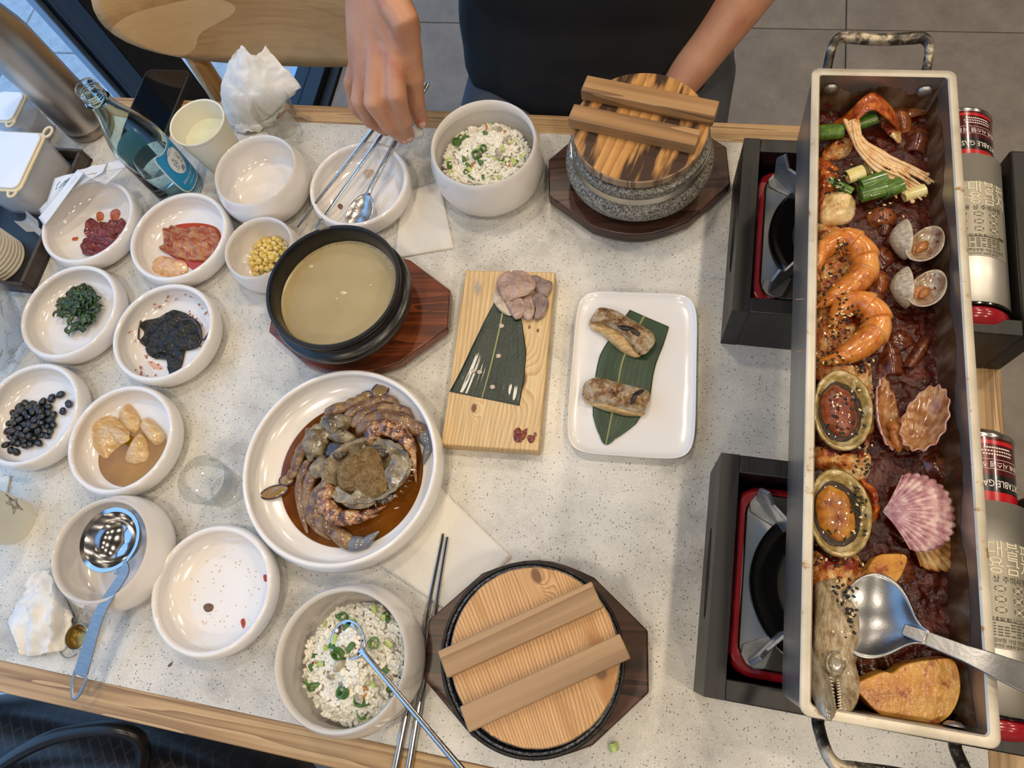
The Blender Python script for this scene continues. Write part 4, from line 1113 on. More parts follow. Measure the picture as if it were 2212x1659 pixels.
# ------------------------------------------------------------------ food helpers
PM_ = PM
def PM(name, stops, scale=40, bscale=None, spots=None, **kw):
    """food textures are finer than those of furniture"""
    return PM_(name, stops, scale=scale*2.3, bscale=(bscale or scale*2)*2.0, spots=[(q[0]*2.2,)+tuple(q[1:]) for q in (spots or [])], **kw)
def world_outline(px, z, n=4, smooth=True):
    pts = [W(x, y, z) for x, y in px]
    return catmull(pts, n, True) if smooth else pts
def dome(name, mat, px, z, h, p=2.2, amp=.0, ns=60, rings=9, under=.004, n=6, parent=None, origin=None, skew=0, seed=0, smooth=60, fold=None, pts=None):
    """lump with a traced ground plan: height falls off towards its outline"""
    o_ = pts if pts is not None else world_outline(px, z, n)
    if h > .002: rings = max(rings, 14)
    c = sum(o_, Vector())/len(o_)
    org = origin if origin is not None else Vector((c.x, c.y, T+z))
    mb = MB(); vs = []; fs = []; N = len(o_)
    vs.append(c + Vector((0, 0, h+amp*nz(c.x, c.y, seed, ns))) - org)
    for k in range(1, rings+1):
        s_ = k/rings
        for q in o_:
            p_ = c.lerp(q, s_)
            zz = h*(1-s_**p)
            d = amp*(nz(p_.x+seed, p_.y, seed, ns)+.55*nz(p_.x-seed, p_.y, seed+4, ns*2.6)+.3*nz(p_.x, p_.y+seed, seed+7, ns*6))*(1 if k < rings else .4)
            if fold: d += fold(p_, s_)
            vs.append(Vector((p_.x, p_.y, c.z+zz+d))-org)
    for q in o_:
        p_ = c.lerp(q, .96); vs.append(Vector((p_.x, p_.y, c.z-under))-org)
    for i in range(N): fs.append((0, 1+i, 1+(i+1) % N))
    for k in range(rings):
        for i in range(N):
            j = (i+1) % N; fs.append((1+k*N+i, 1+(k+1)*N+i, 1+(k+1)*N+j, 1+k*N+j))
    fs.append(tuple(1+rings*N+i for i in range(N-1, -1, -1)))
    # make the winding face up
    a = sum((o_[i].x*o_[(i+1) % N].y-o_[(i+1) % N].x*o_[i].y) for i in range(N))
    if a < 0: fs = [tuple(reversed(f)) for f in fs]
    mb.add(vs, fs)
    ob = mb.build(name, mat, parent, smooth)
    if parent is None or origin is None: ob.location = org
    return ob
def local(root, px, py, z): return W(px, py, z)-Vector(root.location)
def blotches(name, mat, root_loc, spots, z):
    pass
rnd = random.Random(11)

# ------------------------------------------------------------------ rice bowls
m_rice = PM('cooked_rice', [(.3, '#d3cfbd'), (.6, '#e4e1d5'), (.8, '#ece9df')], scale=30, rough=.35, sss=.0, spec=.5)
m_ricebase = PM('rice_mass', [(.3, '#b3ae98'), (.6, '#cdc9b6')], scale=160, rough=.5, bmp=.5, bscale=260)
m_scg = PM('chopped_scallion_green', [(.3, '#2a4a18'), (.6, '#527a34'), (.85, '#93b068')], scale=120, rough=.3)
m_scl = PM('chopped_scallion_pale', [(.3, '#8fae4a'), (.7, '#c3cf86')], scale=120, rough=.3)
m_oyster = PM('oyster_flesh', [(.3, '#6e675a'), (.5, '#a79c86'), (.7, '#c6bda6')], scale=90, rough=.3, bmp=.3)
m_carrot = M('carrot_strip', '#b06f2c', .4)
m_sesb = M('black_sesame', '#0c0b0b', .35)
m_sesw = PM('white_sesame', [(.4, '#cdb684'), (.6, '#dcc99c')], scale=300, rough=.4)
ring_me = {}
def small_mesh(key, fn, mat):
    if key not in ring_me:
        o = fn().build(key, mat, None, 60); ring_me[key] = o.data; bpy.data.objects.remove(o)
    return ring_me[key]
def put(name, me, loc, rot, label, cat, group, sc=1.0):
    o = bpy.data.objects.new(name, me); col.objects.link(o); o.location = loc; o.rotation_euler = rot
    o.scale = (sc, sc, sc) if not hasattr(sc, '__len__') else sc
    tag(o, label, cat, group); return o
def rice(label_r, where, c, rad, zb, h, ngr, seed, lobes):
    r = random.Random(seed)
    def hgt(x, y):
        d = math.hypot(x, y)/rad
        v = h*(1-d**2.4) if d < 1 else 0
        for (lx, ly, lr, lh) in lobes:
            q = math.hypot(x-lx, y-ly)/lr
            if q < 1: v += lh*(1-q*q)
        return v+.0045*nz(x, y, seed, 75)+.0025*nz(x, y, seed+3, 170)
    mb = MB()
    def sf(u, v):
        rr = rad*v; a = 2*pi*u; e = 1+.07*nz(cos(a)*1.5, sin(a)*1.5, seed)
        x, y = rr*cos(a)*e, rr*sin(a)*e
        return Vector((x, y, zb+hgt(x, y)-.0035))
    mb.grid(sf, 60, 22, True); mb.cur = 1
    for k in range(ngr):
        a = r.uniform(0, 2*pi); rr = rad*math.sqrt(r.random())*1.0
        x, y = rr*cos(a), rr*sin(a)
        z = zb+hgt(x, y)-.0014+r.uniform(-.0008, .0010)
        M3 = Matrix.Rotation(r.uniform(0, pi), 3, 'Z') @ Matrix.Rotation(r.uniform(-.7, .7), 3, 'Y')
        s_ = r.uniform(.85, 1.15)
        mb.ell((x, y, z), (.0041*s_, .0021*s_, .0019*s_), 8, 6, M3)
    o = mb.build('cooked_rice', [m_ricebase, m_rice], None, 180, loc=(c[0], c[1], T))
    tag(o, label_r, 'rice', None, 'stuff')
    gring = lambda: MB().lathe([(.0022, 0), (.0034, 0), (.0034, .0036), (.0022, .0036), (.0022, 0)], 14)
    gchip = lambda: MB().grid(lambda u, v: Vector(((u-.5)*.0062, .0026*sin((v-.5)*1.6), .0022*cos((v-.5)*2.2))), 4, 6)
    def zs(x, y): return T+zb+hgt(x, y)+.0008
    for k in range(34):
        a = r.uniform(0, 2*pi); rr = rad*.93*math.sqrt(r.random()); x, y = rr*cos(a), rr*sin(a)
        kind = r.random()
        me = small_mesh('scallion_ring', gring, m_scg) if kind < .2 else small_mesh('scallion_chip', gchip, m_scg) if kind < .65 else small_mesh('scallion_pale_chip', gchip, m_scl)
        put('chopped_scallion', me, (c[0]+x, c[1]+y, zs(x, y)), (r.uniform(-.6, .6), r.uniform(-.6, .6), r.uniform(0, 6.3)), f'small cut scallion bit in the rice of the {where} bowl', 'scallion', f'scallion bits in the {where} rice bowl', r.uniform(.9, 1.7))
    for k in range(7):
        a = r.uniform(0, 2*pi); rr = rad*.75*math.sqrt(r.random()); x, y = rr*cos(a), rr*sin(a)
        me = small_mesh('oyster_lump', lambda: MB().ell((0, 0, 0), (.0060, .0036, .0020), 14, 9, disp=.35, dscale=420, seed=2), m_oyster)
        put('oyster_piece', me, (c[0]+x, c[1]+y, zs(x, y)), (r.uniform(-.4, .4), r.uniform(-.4, .4), r.uniform(0, 6.3)), f'grey-brown oyster bit in the rice of the {where} bowl', 'oyster', f'oyster bits in the {where} rice bowl', r.uniform(.8, 1.3))
    for k in range(4):
        a = r.uniform(0, 2*pi); rr = rad*.85*math.sqrt(r.random()); x, y = rr*cos(a), rr*sin(a)
        me = small_mesh('carrot_sliver', lambda: MB().rtube([(-.005, 0, 0), (0, .0008, .0006), (.005, 0, 0)], .0011, 7), m_carrot)
        put('carrot_strip', me, (c[0]+x, c[1]+y, zs(x, y)), (0, 0, r.uniform(0, 6.3)), f'thin orange carrot strip in the rice of the {where} bowl', 'carrot', f'carrot strips in the {where} rice bowl')
    sb = MB()
    for k in range(14):
        a = r.uniform(0, 2*pi); rr = rad*.9*math.sqrt(r.random()); x, y = rr*cos(a), rr*sin(a)
        sb.ell((x, y, zb+hgt(x, y)+.001), (.0014, .0009, .0006), 6, 4, Matrix.Rotation(r.uniform(0, pi), 3, 'Z'))
    tag(sb.build('black_sesame_seeds', m_sesb, None, 180, loc=(c[0], c[1], T)), f'black sesame seeds on the rice of the {where} bowl', 'sesame', None, 'stuff')
rice('mound of oyster rice with scallion in the far bowl', 'far', tuple(W(1049, 338, .046))[:2], .0530, .040, .018, 1500, 5, [(.008, .004, .024, .006), (-.02, -.008, .016, .003)])
rice('stirred mound of oyster rice in the near bowl', 'near', tuple(W(768, 1432, .05))[:2], .0540, .041, .022, 1500, 9, [(.0, .012, .03, .009), (.012, -.012, .02, .006)])

# ------------------------------------------------------------------ soy marinated crab
m_soy = M('soy_sauce', (.20, .085, .015, 1), .05, trans=.55, ior=1.3, spec=.5)
m_soy = PM('soy_sauce_pool', [(.35, '#552a08'), (.65, '#754310')], scale=12, rough=.08)
m_shellg = PM('crab_shell_grey', [(.3, '#3a3020'), (.45, '#6b5c44'), (.6, '#8f8369'), (.76, '#b3aa96')], scale=30, detail=6, rough=.2, bmp=.5, bscale=120, coat=.4, spots=[(45, .64, '#2b2620', .06), (30, .62, '#cfc8ba', .08)])
m_shellb = PM('crab_shell_brown', [(.30, '#33201f'), (.42, '#644530'), (.56, '#876845'), (.75, '#9c865f')], scale=34, detail=5, nrough=.65, stretch=(1, 1, 1), rough=.25, bmp=.25, bscale=200, coat=.4)
m_claw = PM('crab_claw_mottled', [(.37, '#2b171b'), (.46, '#643c2c'), (.55, '#a87548'), (.67, '#c8b496')], scale=60, detail=5, nrough=.7, rough=.22, bmp=.25, coat=.5)
m_paddle = PM('crab_paddle', [(.3, '#7b6338'), (.6, '#8f7547'), (.8, '#6b4d42')], scale=30, rough=.2, coat=.6)
m_paded = M('crab_paddle_purple', '#3d2338', .25, coat=.5)
m_roe = PM('crab_tomalley', [(.3, '#5d4526'), (.48, '#967848'), (.7, '#b59a6a')], scale=60, detail=8, nrough=.75, rough=.35, bmp=1.0, bscale=140, bdist=.008, coat=.2)
m_crabdk = PM('crab_dark_brown', [(.3, '#171009'), (.6, '#3d2b17'), (.8, '#5d4527')], scale=90, rough=.08, coat=.6, bmp=.4)
m_tip = M('crab_tip_grey', '#6d6f72', .25, coat=.4)
cx_, cy_ = d_crab.location.x, d_crab.location.y
tag(MB().grid(lambda u, v: Vector((.0815*v*cos(2*pi*u), .0815*v*sin(2*pi*u), .0092)), 80, 8, True).build('soy_sauce', m_soy, None, 180, loc=(cx_+.004, cy_-.002, T)), 'dark amber soy sauce pooled around the crab', 'sauce', None, 'stuff')
crab = thing('marinated_crab', 'raw soy marinated crab with opened shell on the round plate', 'crab', (cx_, cy_, T+.006))
def CP(x, y, z): return W(500+x/3.606, 780+y/3.606, z)-Vector(crab.location)
def leg(name, pts, r0, mats, segs=None, flat=.62, joint=True):
    """jointed limb: every span swells a little and narrows at the joints"""
    root = None
    P = [CP(*p_) for p_ in pts]
    for i in range(len(P)-1):
        a, b = P[i], P[i+1]; n = 9
        ra, rb = r0[i], r0[i+1]
        mid = [a.lerp(b, k/(n-1)) + Vector((0, 0, .0016*sin(pi*k/(n-1)))) for k in range(n)]
        rad = [(ra+(rb-ra)*k/(n-1))*(.86+.18*sin(pi*(k+.35)/(n-.3))) for k in range(n)]
        mt = mats[i] if isinstance(mats, list) else mats
        if root is None: root = MB().rtube(mid, rad, 12, flat=flat, up=(0, 0, 1)).build(name, mt, crab, 180)
        else: MB().rtube(mid, rad, 12, flat=flat, up=(0, 0, 1)).build('joint_segment', mt, root, 180)
    return root
R_ = .0062
lz = .014
leg('leg', [(585, 800, .020), (530, 950, lz), (535, 1110, lz), (590, 1330, .011)], [.0052, .0056, .005, .002], m_shellb)
leg('leg', [(640, 850, .020), (590, 1010, .016), (605, 1190, lz), (660, 1300, .012), (765, 1385, .011)], [.0065, .0075, .0065, .0045, .002], m_shellb)
leg('leg', [(720, 980, .022), (650, 1110, .018), (675, 1230, .016), (800, 1325, .014), (930, 1425, .012), (1040, 1420, .012), (1145, 1330, .016)], [.008, .0105, .008, .0085, .009, .007, .0012], [m_shellb, m_shellb, m_shellb, m_shellb, m_tip, m_tip])
leg('leg', [(905, 420, .020), (1060, 335, .018), (1200, 290, .016), (1270, 310, .015), (1345, 425, .012)], [.0055, .0062, .005, .0042, .0015], m_shellb)
leg('leg', [(960, 480, .020), (1090, 385, .020), (1250, 370, .018), (1365, 385, .016), (1430, 490, .013)], [.0070, .0080, .0065, .005, .002], m_shellb)
leg('leg', [(1010, 530, .022), (1130, 440, .022), (1270, 450, .022), (1400, 500, .020), (1500, 560, .018), (1540, 660, .014), (1495, 800, .011)], [.008, .0105, .0092, .0085, .0082, .006, .0014], [m_shellb, m_shellb, m_shellb, m_shellb, m_tip, m_tip])
# claws
def claw(pts, rad, tip1, tip2, mid):
    c0 = leg('claw', pts, rad, [m_claw]*len(pts), flat=.72)
    a = CP(*pts[-1])
    for tp, mt in ((tip1, m_claw), (tip2, m_claw)):
        e = CP(*tp); mm = a.lerp(e, .5)+Vector((0, 0, .001))
        MB().rtube([a, a.lerp(e, .3)+Vector((0, 0, .001)), mm, e], [.0052, .0046, .0034, .0007], 10).build('pincer', mt, c0, 180)
    return c0
claw([(760, 1000, .026), (715, 1085, .026), (790, 1200, .024), (850, 1225, .024), (1000, 1215, .022)], [.0085, .0095, .0105, .0095, .0075], (1205, 1128, .018), (1150, 1200, .017), None)
claw([(1080, 590, .026), (1165, 505, .028), (1280, 540, .028), (1340, 590, .026), (1400, 690, .022)], [.0095, .0095, .0100, .0095, .0075], (1440, 945, .014), (1410, 860, .016), None)
# swimming legs with paddles
def paddle(pts, rad, c, rx, ry, ang, c2, rx2, ry2):
    l_ = leg('swimming_leg', pts, rad, m_shellb)
    for (cc, a_, b_) in ((c, rx, ry), (c2, rx2, ry2)):
        p0 = CP(*cc)
        M3 = Matrix.Rotation(ang, 3, 'Z')
        o = MB().ell(p0, (a_, b_, .0018), 24, 10, M3).build('paddle', m_paddle, l_, 180)
        MB().tube([p0 + M3 @ Vector((a_*cos(q), b_*sin(q), .0002)) for q in [2*pi*k/32 for k in range(32)]], .0011, 6, closed=True).build('paddle_edge', m_paded, l_, 180)
paddle([(575, 650, .022), (525, 740, .018), (500, 860, .016), (450, 900, .014)], [.0062, .0068, .0060, .0050], (335, 1020, .013), .0158, .0068, .42, (430, 925, .013), .0085, .0062)
paddle([(760, 395, .020), (900, 350, .018), (980, 310, .017), (1030, 280, .016)], [.0068, .0068, .0060, .0050], (1160, 225, .016), .0105, .0078, .75, (1040, 280, .016), .0085, .0055)
# body chambers
for (x, y, z, a, b, h_, rz, s_) in ((650, 640, .020, .0150, .0205, .011, .2, 1), (815, 490, .020, .0190, .0120, .010, .15, 2), (700, 830, .022, .0120, .0130, .010, -.3, 3), (870, 600, .022, .0150, .0090, .009, -.1, 4), (720, 560, .016, .012, .010, .008, .4, 6)):
    MB().ell(CP(x, y, z), (a, b, h_), 22, 14, Matrix.Rotation(rz, 3, 'Z'), .28, 130, s_).build('body_chamber', m_shellg, crab, 180)
for (x, y, z, a, b, h_, s_) in ((820, 700, .026, .0125, .0110, .005, 5), (1160, 690, .020, .0140, .0120, .005, 7), (1270, 640, .016, .012, .009, .005, 8)):
    MB().ell(CP(x, y, z), (a, b, h_), 18, 10, None, .25, 180, s_).build('dark_lump', m_crabdk, crab, 180)  # dark brown lumps at the black cavities of the body
# opened carapace: shallow bowl with spiny front edge
def carap(u, v):
    a = 2*pi*u
    c0 = CP(1080, 880, .012)
    rx, ry = .0470, .0345
    e = 1+.05*abs(sin(a*9))*(1 if v > .93 else 0)+.06*nz(cos(a)*2, sin(a)*2, 3)
    rr = v
    p_ = Vector((rx*rr*cos(a)*e, ry*rr*sin(a)*e, .0200*(rr**2.4)+.0022*nz(cos(a)*rr*3, sin(a)*rr*3, 1)))
    return c0 + Matrix.Rotation(.35, 3, 'Z') @ p_
o = MB().grid(carap, 72, 14, True).build('carapace', m_shellg, crab, 180); solid(o, .0014, 1)
CPX = lambda l, z: [W(500+x/3.606, 780+y/3.606, z) for x, y in l]
ro = dome('tomalley', m_roe, None, .026, .006, 3.5, .0012, 150, 40, .010, fold=lambda p_, s_: (.0042*abs(nz(p_.x, p_.y, 2, 190))+.0030*abs(nz(p_.x, p_.y, 5, 430)))*min(1, (1-s_)*6), pts=catmull(CPX([(850, 790), (930, 720), (1010, 690), (1060, 660), (1140, 700), (1180, 830), (1225, 950), (1170, 1060), (1050, 1060), (960, 1020), (850, 990), (820, 880)], .026), 9, True), parent=crab, origin=Vector(crab.location))
for l_, z_ in (([(1215, 660), (1300, 690), (1390, 760), (1395, 860), (1340, 950), (1250, 1010), (1215, 960), (1190, 870), (1230, 800), (1245, 730)], .028), ([(815, 980), (880, 1010), (930, 1040), (1000, 990), (1060, 1050), (1130, 1090), (1060, 1140), (940, 1150), (850, 1100), (810, 1030)], .028)):
    dome('shell_flap', m_shellg, None, z_, .004, 1.8, .0018, 140, 8, .002, pts=catmull(CPX(l_, z_), 4, True), parent=crab, origin=Vector(crab.location))
sp_ = MB()
for k in range(14):
    a = -2.2+k*.17; c0 = CP(1080, 880, .028); d_ = Matrix.Rotation(.35, 3, 'Z') @ Vector((.047*cos(a), .0345*sin(a), 0)); q = d_.normalized()
    sp_.tube([c0+d_*.97, c0+d_+q*.003], [.0012, .0002], 6)
sp_.build('carapace_spines', m_shellg, crab)
dome('tail_scrap', m_crabdk, None, .026, .003, 2, .001, 150, 6, .002, pts=catmull(CPX([(1130, 1040), (1200, 1010), (1280, 1030), (1250, 1080), (1180, 1110), (1120, 1090)], .026), 4, True), parent=crab, origin=Vector(crab.location))

# ------------------------------------------------------------------ side dish contents
ZB = .0052
def stain(name, mat, px, z, label, cat, h=.0004, n=4, kind=None):
    o = dome(name, mat, px, z, h, 3, 0, 1, 3, .0002, n)
    return tag(o, label, cat, None, kind)
m_gochu = PM('red_pepper_paste', [(.3, '#3a0708'), (.5, '#6d1410'), (.7, '#8f3120')], scale=110, detail=5, rough=.18, bmp=.6, bscale=220, coat=.4, spots=[(160, .66, '#b3702e', .04)])
m_sauce = PM('red_sauce_film', [(.3, '#8a2c0c'), (.5, '#b0562a'), (.75, '#c98a5c')], scale=150, rough=.2, coat=.3)
m_kim = PM('kimchi_leaf', [(.3, '#6a1c0a'), (.44, '#9c4620'), (.56, '#b37448'), (.72, '#c7a47c')], scale=26, detail=5, nrough=.65, stretch=(1, 2.2, 1), rot=(0, 0, .5), rough=.2, bmp=.6, bscale=160, bdist=.003, coat=.4)
m_kimw = PM('kimchi_stalk', [(.35, '#c98f5e'), (.6, '#d9b58c'), (.8, '#e0c5a4')], scale=60, rough=.2, coat=.4, spots=[(120, .66, '#a33a1c', .04)])
m_kjuice = M('kimchi_juice', '#a8360a', .3)
tag(dome('seasoned_slice', m_gochu, [(183, 480), (199, 472), (216, 483), (240, 480), (262, 472), (270, 480), (256, 502), (230, 512), (192, 514), (182, 498)], ZB+.004, .006, 1.8, .0035, 150, 9, .005, fold=lambda p_, s_: .002*sin(p_.x*520)), 'upper red chili seasoned slice in the dish under the wrapper', 'pickle', 'red seasoned slices')
tag(dome('seasoned_slice', m_gochu, [(178, 519), (205, 514), (252, 507), (256, 522), (232, 541), (192, 551), (177, 546)], ZB+.003, .006, 1.8, .003, 150, 9, .005, seed=3, fold=lambda p_, s_: .002*sin(p_.y*480)), 'lower red chili seasoned slice in the dish under the wrapper', 'pickle', 'red seasoned slices')
for px in ([(208, 462), (216, 457), (224, 463), (222, 475), (211, 477)], [(240, 456), (252, 451), (260, 458), (255, 474), (244, 478), (238, 468)], [(156, 514), (168, 512), (167, 519), (157, 520)]):
    stain('sauce_stain', m_sauce, px, ZB+.0004, f'reddish sauce smear at the {"top" if px[0][0] == 208 else "right" if px[0][0] == 240 else "left"} of the red slices', 'sauce')
stain('kimchi_juice', m_kjuice, [(355, 505), (380, 486), (430, 482), (468, 492), (482, 520), (478, 550), (455, 580), (425, 588), (400, 570), (360, 545)], ZB+.0008, 'thin red kimchi juice under the kimchi leaf', 'sauce', .0006)
tag(dome('kimchi_leaf', m_kim, [(350, 498), (376, 489), (402, 494), (440, 488), (466, 497), (475, 528), (464, 558), (440, 563), (402, 560), (362, 548), (345, 536), (355, 518)], ZB+.004, .011, 1.6, .005, 110, 14, .005, seed=2, fold=lambda p_, s_: .0022*sin(p_.x*420+p_.y*260)), 'crumpled red kimchi cabbage leaf in its dish', 'kimchi')
tag(dome('kimchi_stalk', m_kimw, [(325, 575), (345, 553), (374, 558), (400, 566), (402, 588), (370, 598), (332, 592)], ZB+.003, .006, 2.4, .0015, 110, 8, .004), 'pale kimchi stalk piece beside the kimchi leaf', 'kimchi')
# seaweed strips
m_weed = PM('green_seaweed', [(.3, '#111d08'), (.5, '#223a12'), (.7, '#44602a')], scale=40, rough=.18, coat=.3, bmp=.2)
wb_ = MB(); r = random.Random(4); wc0 = W(178, 672, ZB)
for k in range(95):
    a = r.uniform(0, 2*pi); rr = .033*math.sqrt(r.random()); c_ = Vector((rr*cos(a), rr*sin(a)*.95, .003+.011*(1-(rr/.034)**2)+r.uniform(0, .003)))
    an = r.uniform(0, 2*pi); L_ = r.uniform(.009, .018); wd = r.uniform(.0018, .0038); cv_ = r.uniform(-1.8, 1.8); tw = r.uniform(-1.5, 1.5)
    def st(u, v):
        t_ = (u-.5)*L_; th = an+cv_*(u-.5)
        p_ = c_+Vector((cos(th)*t_, sin(th)*t_, .0028*sin(u*pi)))
        n_ = Vector((-sin(th), cos(th), 0)); w_ = Matrix.Rotation(tw*(u-.3), 3, Vector((cos(th), sin(th), 0))) @ n_
        return p_+w_*((v-.5)*2*wd)
    wb_.grid(st, 9, 3)
o = wb_.build('seaweed_strips', m_weed, None, 180, loc=(wc0.x, wc0.y, T+ZB)); solid(o, .0007)
tag(o, 'heap of dark green seaweed strips in a white dish', 'seaweed', None, 'stuff')
# perilla leaves
m_per = PM('dark_perilla', [(.3, '#060706'), (.5, '#12140e'), (.7, '#23221a')], scale=70, rough=.28, coat=.1, bmp=1.0, bscale=70, bdist=.005, spots=[(95, .665, '#6e1d10', .05)])
m_stem = M('perilla_stem', '#3a1f1a', .3, coat=.3)
per = thing('perilla_leaves', 'dark seasoned perilla leaves stacked in the smeared dish', 'leaves', W(375, 730, ZB))
dome('leaf', m_per, [(303, 700), (337, 686), (378, 670), (412, 683), (432, 700), (436, 725), (428, 748), (398, 757), (350, 762), (322, 768), (314, 750), (303, 738), (312, 722)], ZB+.004, .010, 1.7, .0035, 120, 14, .004, parent=per, origin=Vector(per.location), fold=lambda p_, s_: .0015*sin(p_.x*300-p_.y*200))
dome('leaf', m_per, [(318, 752), (350, 755), (396, 748), (396, 776), (388, 795), (368, 814), (366, 800), (376, 780), (352, 776), (328, 772)], ZB+.002, .004, 1.7, .002, 120, 8, .002, parent=per, origin=Vector(per.location), seed=4)
MB().rtube([local(per, x, y, z) for x, y, z in ((304, 694, .016), (300, 712, .012), (299, 732, .010), (312, 742, .012))], .0011, 8).build('stem', m_stem, per)
MB().rtube(catmull([local(per, x, y, z) for x, y, z in ((392, 692, .018), (412, 690, .020), (428, 706, .018), (438, 735, .012), (453, 716, .010))], 5), .0012, 8).build('stem', m_stem, per)
r = random.Random(8)
sm = MB()
for k in range(95):
    a = r.uniform(0, 2*pi); rr = r.uniform(.030, .057); p_ = Vector((rr*cos(a), rr*sin(a), 0))
    if a > 2.0 and a < 4.0 and r.random() < .4: continue
    hz = .0056+max(0, (rr-.046))**1.0*1.2
    sm.ell((p_.x, p_.y, hz), (r.uniform(.0008, .0032), r.uniform(.0005, .0016), .0004), 8, 4, Matrix.Rotation(r.uniform(0, pi), 3, 'Z'))
tag(sm.build('sauce_spots', m_sauce, None, 180, loc=(d_per.location.x, d_per.location.y, T)), 'scattered red sauce spots in the perilla dish', 'sauce', None, 'stuff')
for i, px in enumerate(([(262, 765), (290, 770), (320, 778), (350, 792), (345, 808), (310, 800), (280, 788)], [(268, 800), (300, 812), (345, 818), (360, 812), (330, 826), (290, 816)])):
    stain('sauce_smear', M('pale_sauce_film', '#d8a884', .2, coat=.3), px, ZB+.0003, f'pale orange sauce smear {"below" if i else "left of"} the perilla leaves', 'sauce')
# black beans
m_bean = PM('black_bean', [(.4, '#08090c'), (.7, '#15161c')], scale=200, rough=.12, coat=.6, bmp=.3, bscale=500)
bean_me = small_mesh('bean', lambda: MB().ell((0, 0, 0), (.0056, .0042, .0038), 12, 8, disp=.12, dscale=500), m_bean)
r = random.Random(3); placed = []
c_ = W(72, 916, ZB)
tries = 0
while len(placed) < 74 and tries < 6000:
    tries += 1
    a = r.uniform(0, 2*pi); rr = .0335*math.sqrt(r.random()); x, y = rr*cos(a)*1.0, rr*sin(a)*.86
    lay = 0 if len(placed) < 46 else 1
    if lay and rr > .022: continue
    if any(l_ == lay and (x-px)**2+(y-py)**2 < .0066**2 for px, py, l_ in placed): continue
    placed.append((x, y, lay))
for x, y in ((.024, .040), (.040, .030), (.014, .034), (.036, .020), (-.012, -.036), (-.004, -.037), (-.022, -.031), (.004, -.028)): placed.append((x, y, 0))
for i, (x, y, lay) in enumerate(placed):
    put('black_bean', bean_me, (c_.x+x, c_.y+y, T+ZB+.0036+lay*.0050), (r.uniform(-.3, .3), r.uniform(-.3, .3), r.uniform(0, 6.3)), 'glossy braised black bean in the dish at the left frame edge', 'bean', 'braised black beans', r.uniform(.85, 1.12))
# pickled onions in soy broth
m_amber = PM('amber_broth', [(.3, '#8a5e08'), (.7, '#a87816')], scale=10, rough=.08)
m_onion = PM('pickled_onion', [(.3, '#b98d55'), (.55, '#cba874'), (.8, '#dcc69c')], scale=40, stretch=(1, 3, 1), rough=.15, coat=.5, bmp=.15, bscale=90)
c_ = W(285, 978, .009)
tag(MB().grid(lambda u, v: Vector((.0425*v*cos(2*pi*u), .0400*v*sin(2*pi*u), .0084)), 64, 6, True).build('soy_broth', m_amber, None, 180, loc=(c_.x, c_.y, T)), 'amber soy broth pooled in the pickled onion dish', 'broth', None, 'stuff')
on = [('large pickled onion wedge at the left of the amber broth', [(198, 915), (215, 900), (240, 898), (262, 912), (280, 935), (270, 955), (245, 975), (228, 990), (205, 970), (197, 940)], .011, 2.0),
      ('ribbed pickled onion wedge at the back of the amber broth', [(258, 890), (278, 872), (298, 898), (303, 920), (290, 936), (272, 925), (258, 908)], .010, 2.0),
      ('square pickled onion piece at the right of the amber broth', [(303, 915), (322, 902), (357, 940), (338, 963), (310, 935)], .009, 3.2),
      ('pale pointed pickled onion piece at the front of the amber broth', [(271, 990), (283, 960), (303, 935), (318, 950), (320, 990), (298, 1002), (276, 1000)], .010, 2.6)]
for l_, px, h_, p__ in on:
    tag(dome('pickled_onion', m_onion, px, .009, h_, p__, .001, 100, 9, .004, seed=h_*100), l_, 'onion', 'pickled onion pieces')
dome_o = dome('pickled_onion', m_onion, [(228, 925), (246, 920), (280, 945), (262, 958), (240, 942)], .017, .003, 2.2, .0004, 100, 6, .002)
tag(dome_o, 'small onion layer lying on the large pickled onion wedge', 'onion', 'pickled onion pieces')
# sweetcorn
m_corn = PM('sweetcorn', [(.35, '#d0a93a'), (.5, '#dcc06a'), (.68, '#e6dbae')], scale=70, rough=.2, coat=.4)
def kern():
    mb = MB(); mb.ell((0, 0, 0), (.0040, .0034, .0036), 10, 8); 
    mb.v = [(x*(1.0 if z > 0 else .72), y*(1 if z > 0 else .7), max(-.0036, min(.0029, z))) for x, y, z in mb.v]; return mb
corn_me = small_mesh('corn_kernel', kern, m_corn)
r = random.Random(6); c_ = W(578, 556, .012); placed = []; tries = 0
while len(placed) < 84 and tries < 9000:
    tries += 1
    a = r.uniform(0, 2*pi); rr = .0250*math.sqrt(r.random()); x, y = rr*cos(a), rr*sin(a)*1.15
    lay = 0 if len(placed) < 34 else 1 if len(placed) < 64 else 2
    if rr > (.0250, .0205, .0140)[lay]: continue
    if any(l_ == lay and (x-px)**2+(y-py)**2 < .0057**2 for px, py, l_ in placed): continue
    placed.append((x, y, lay))
for x, y, lay in placed:
    put('corn_kernel', corn_me, (c_.x+x+.0015*lay, c_.y+y+.001*lay, T+.0125+lay*.0056), (r.uniform(-1.2, 1.2), r.uniform(-1.2, 1.2), r.uniform(0, 6.3)), 'yellow sweetcorn kernel in the small white bowl', 'corn', 'sweetcorn kernels', r.uniform(1.05, 1.28))
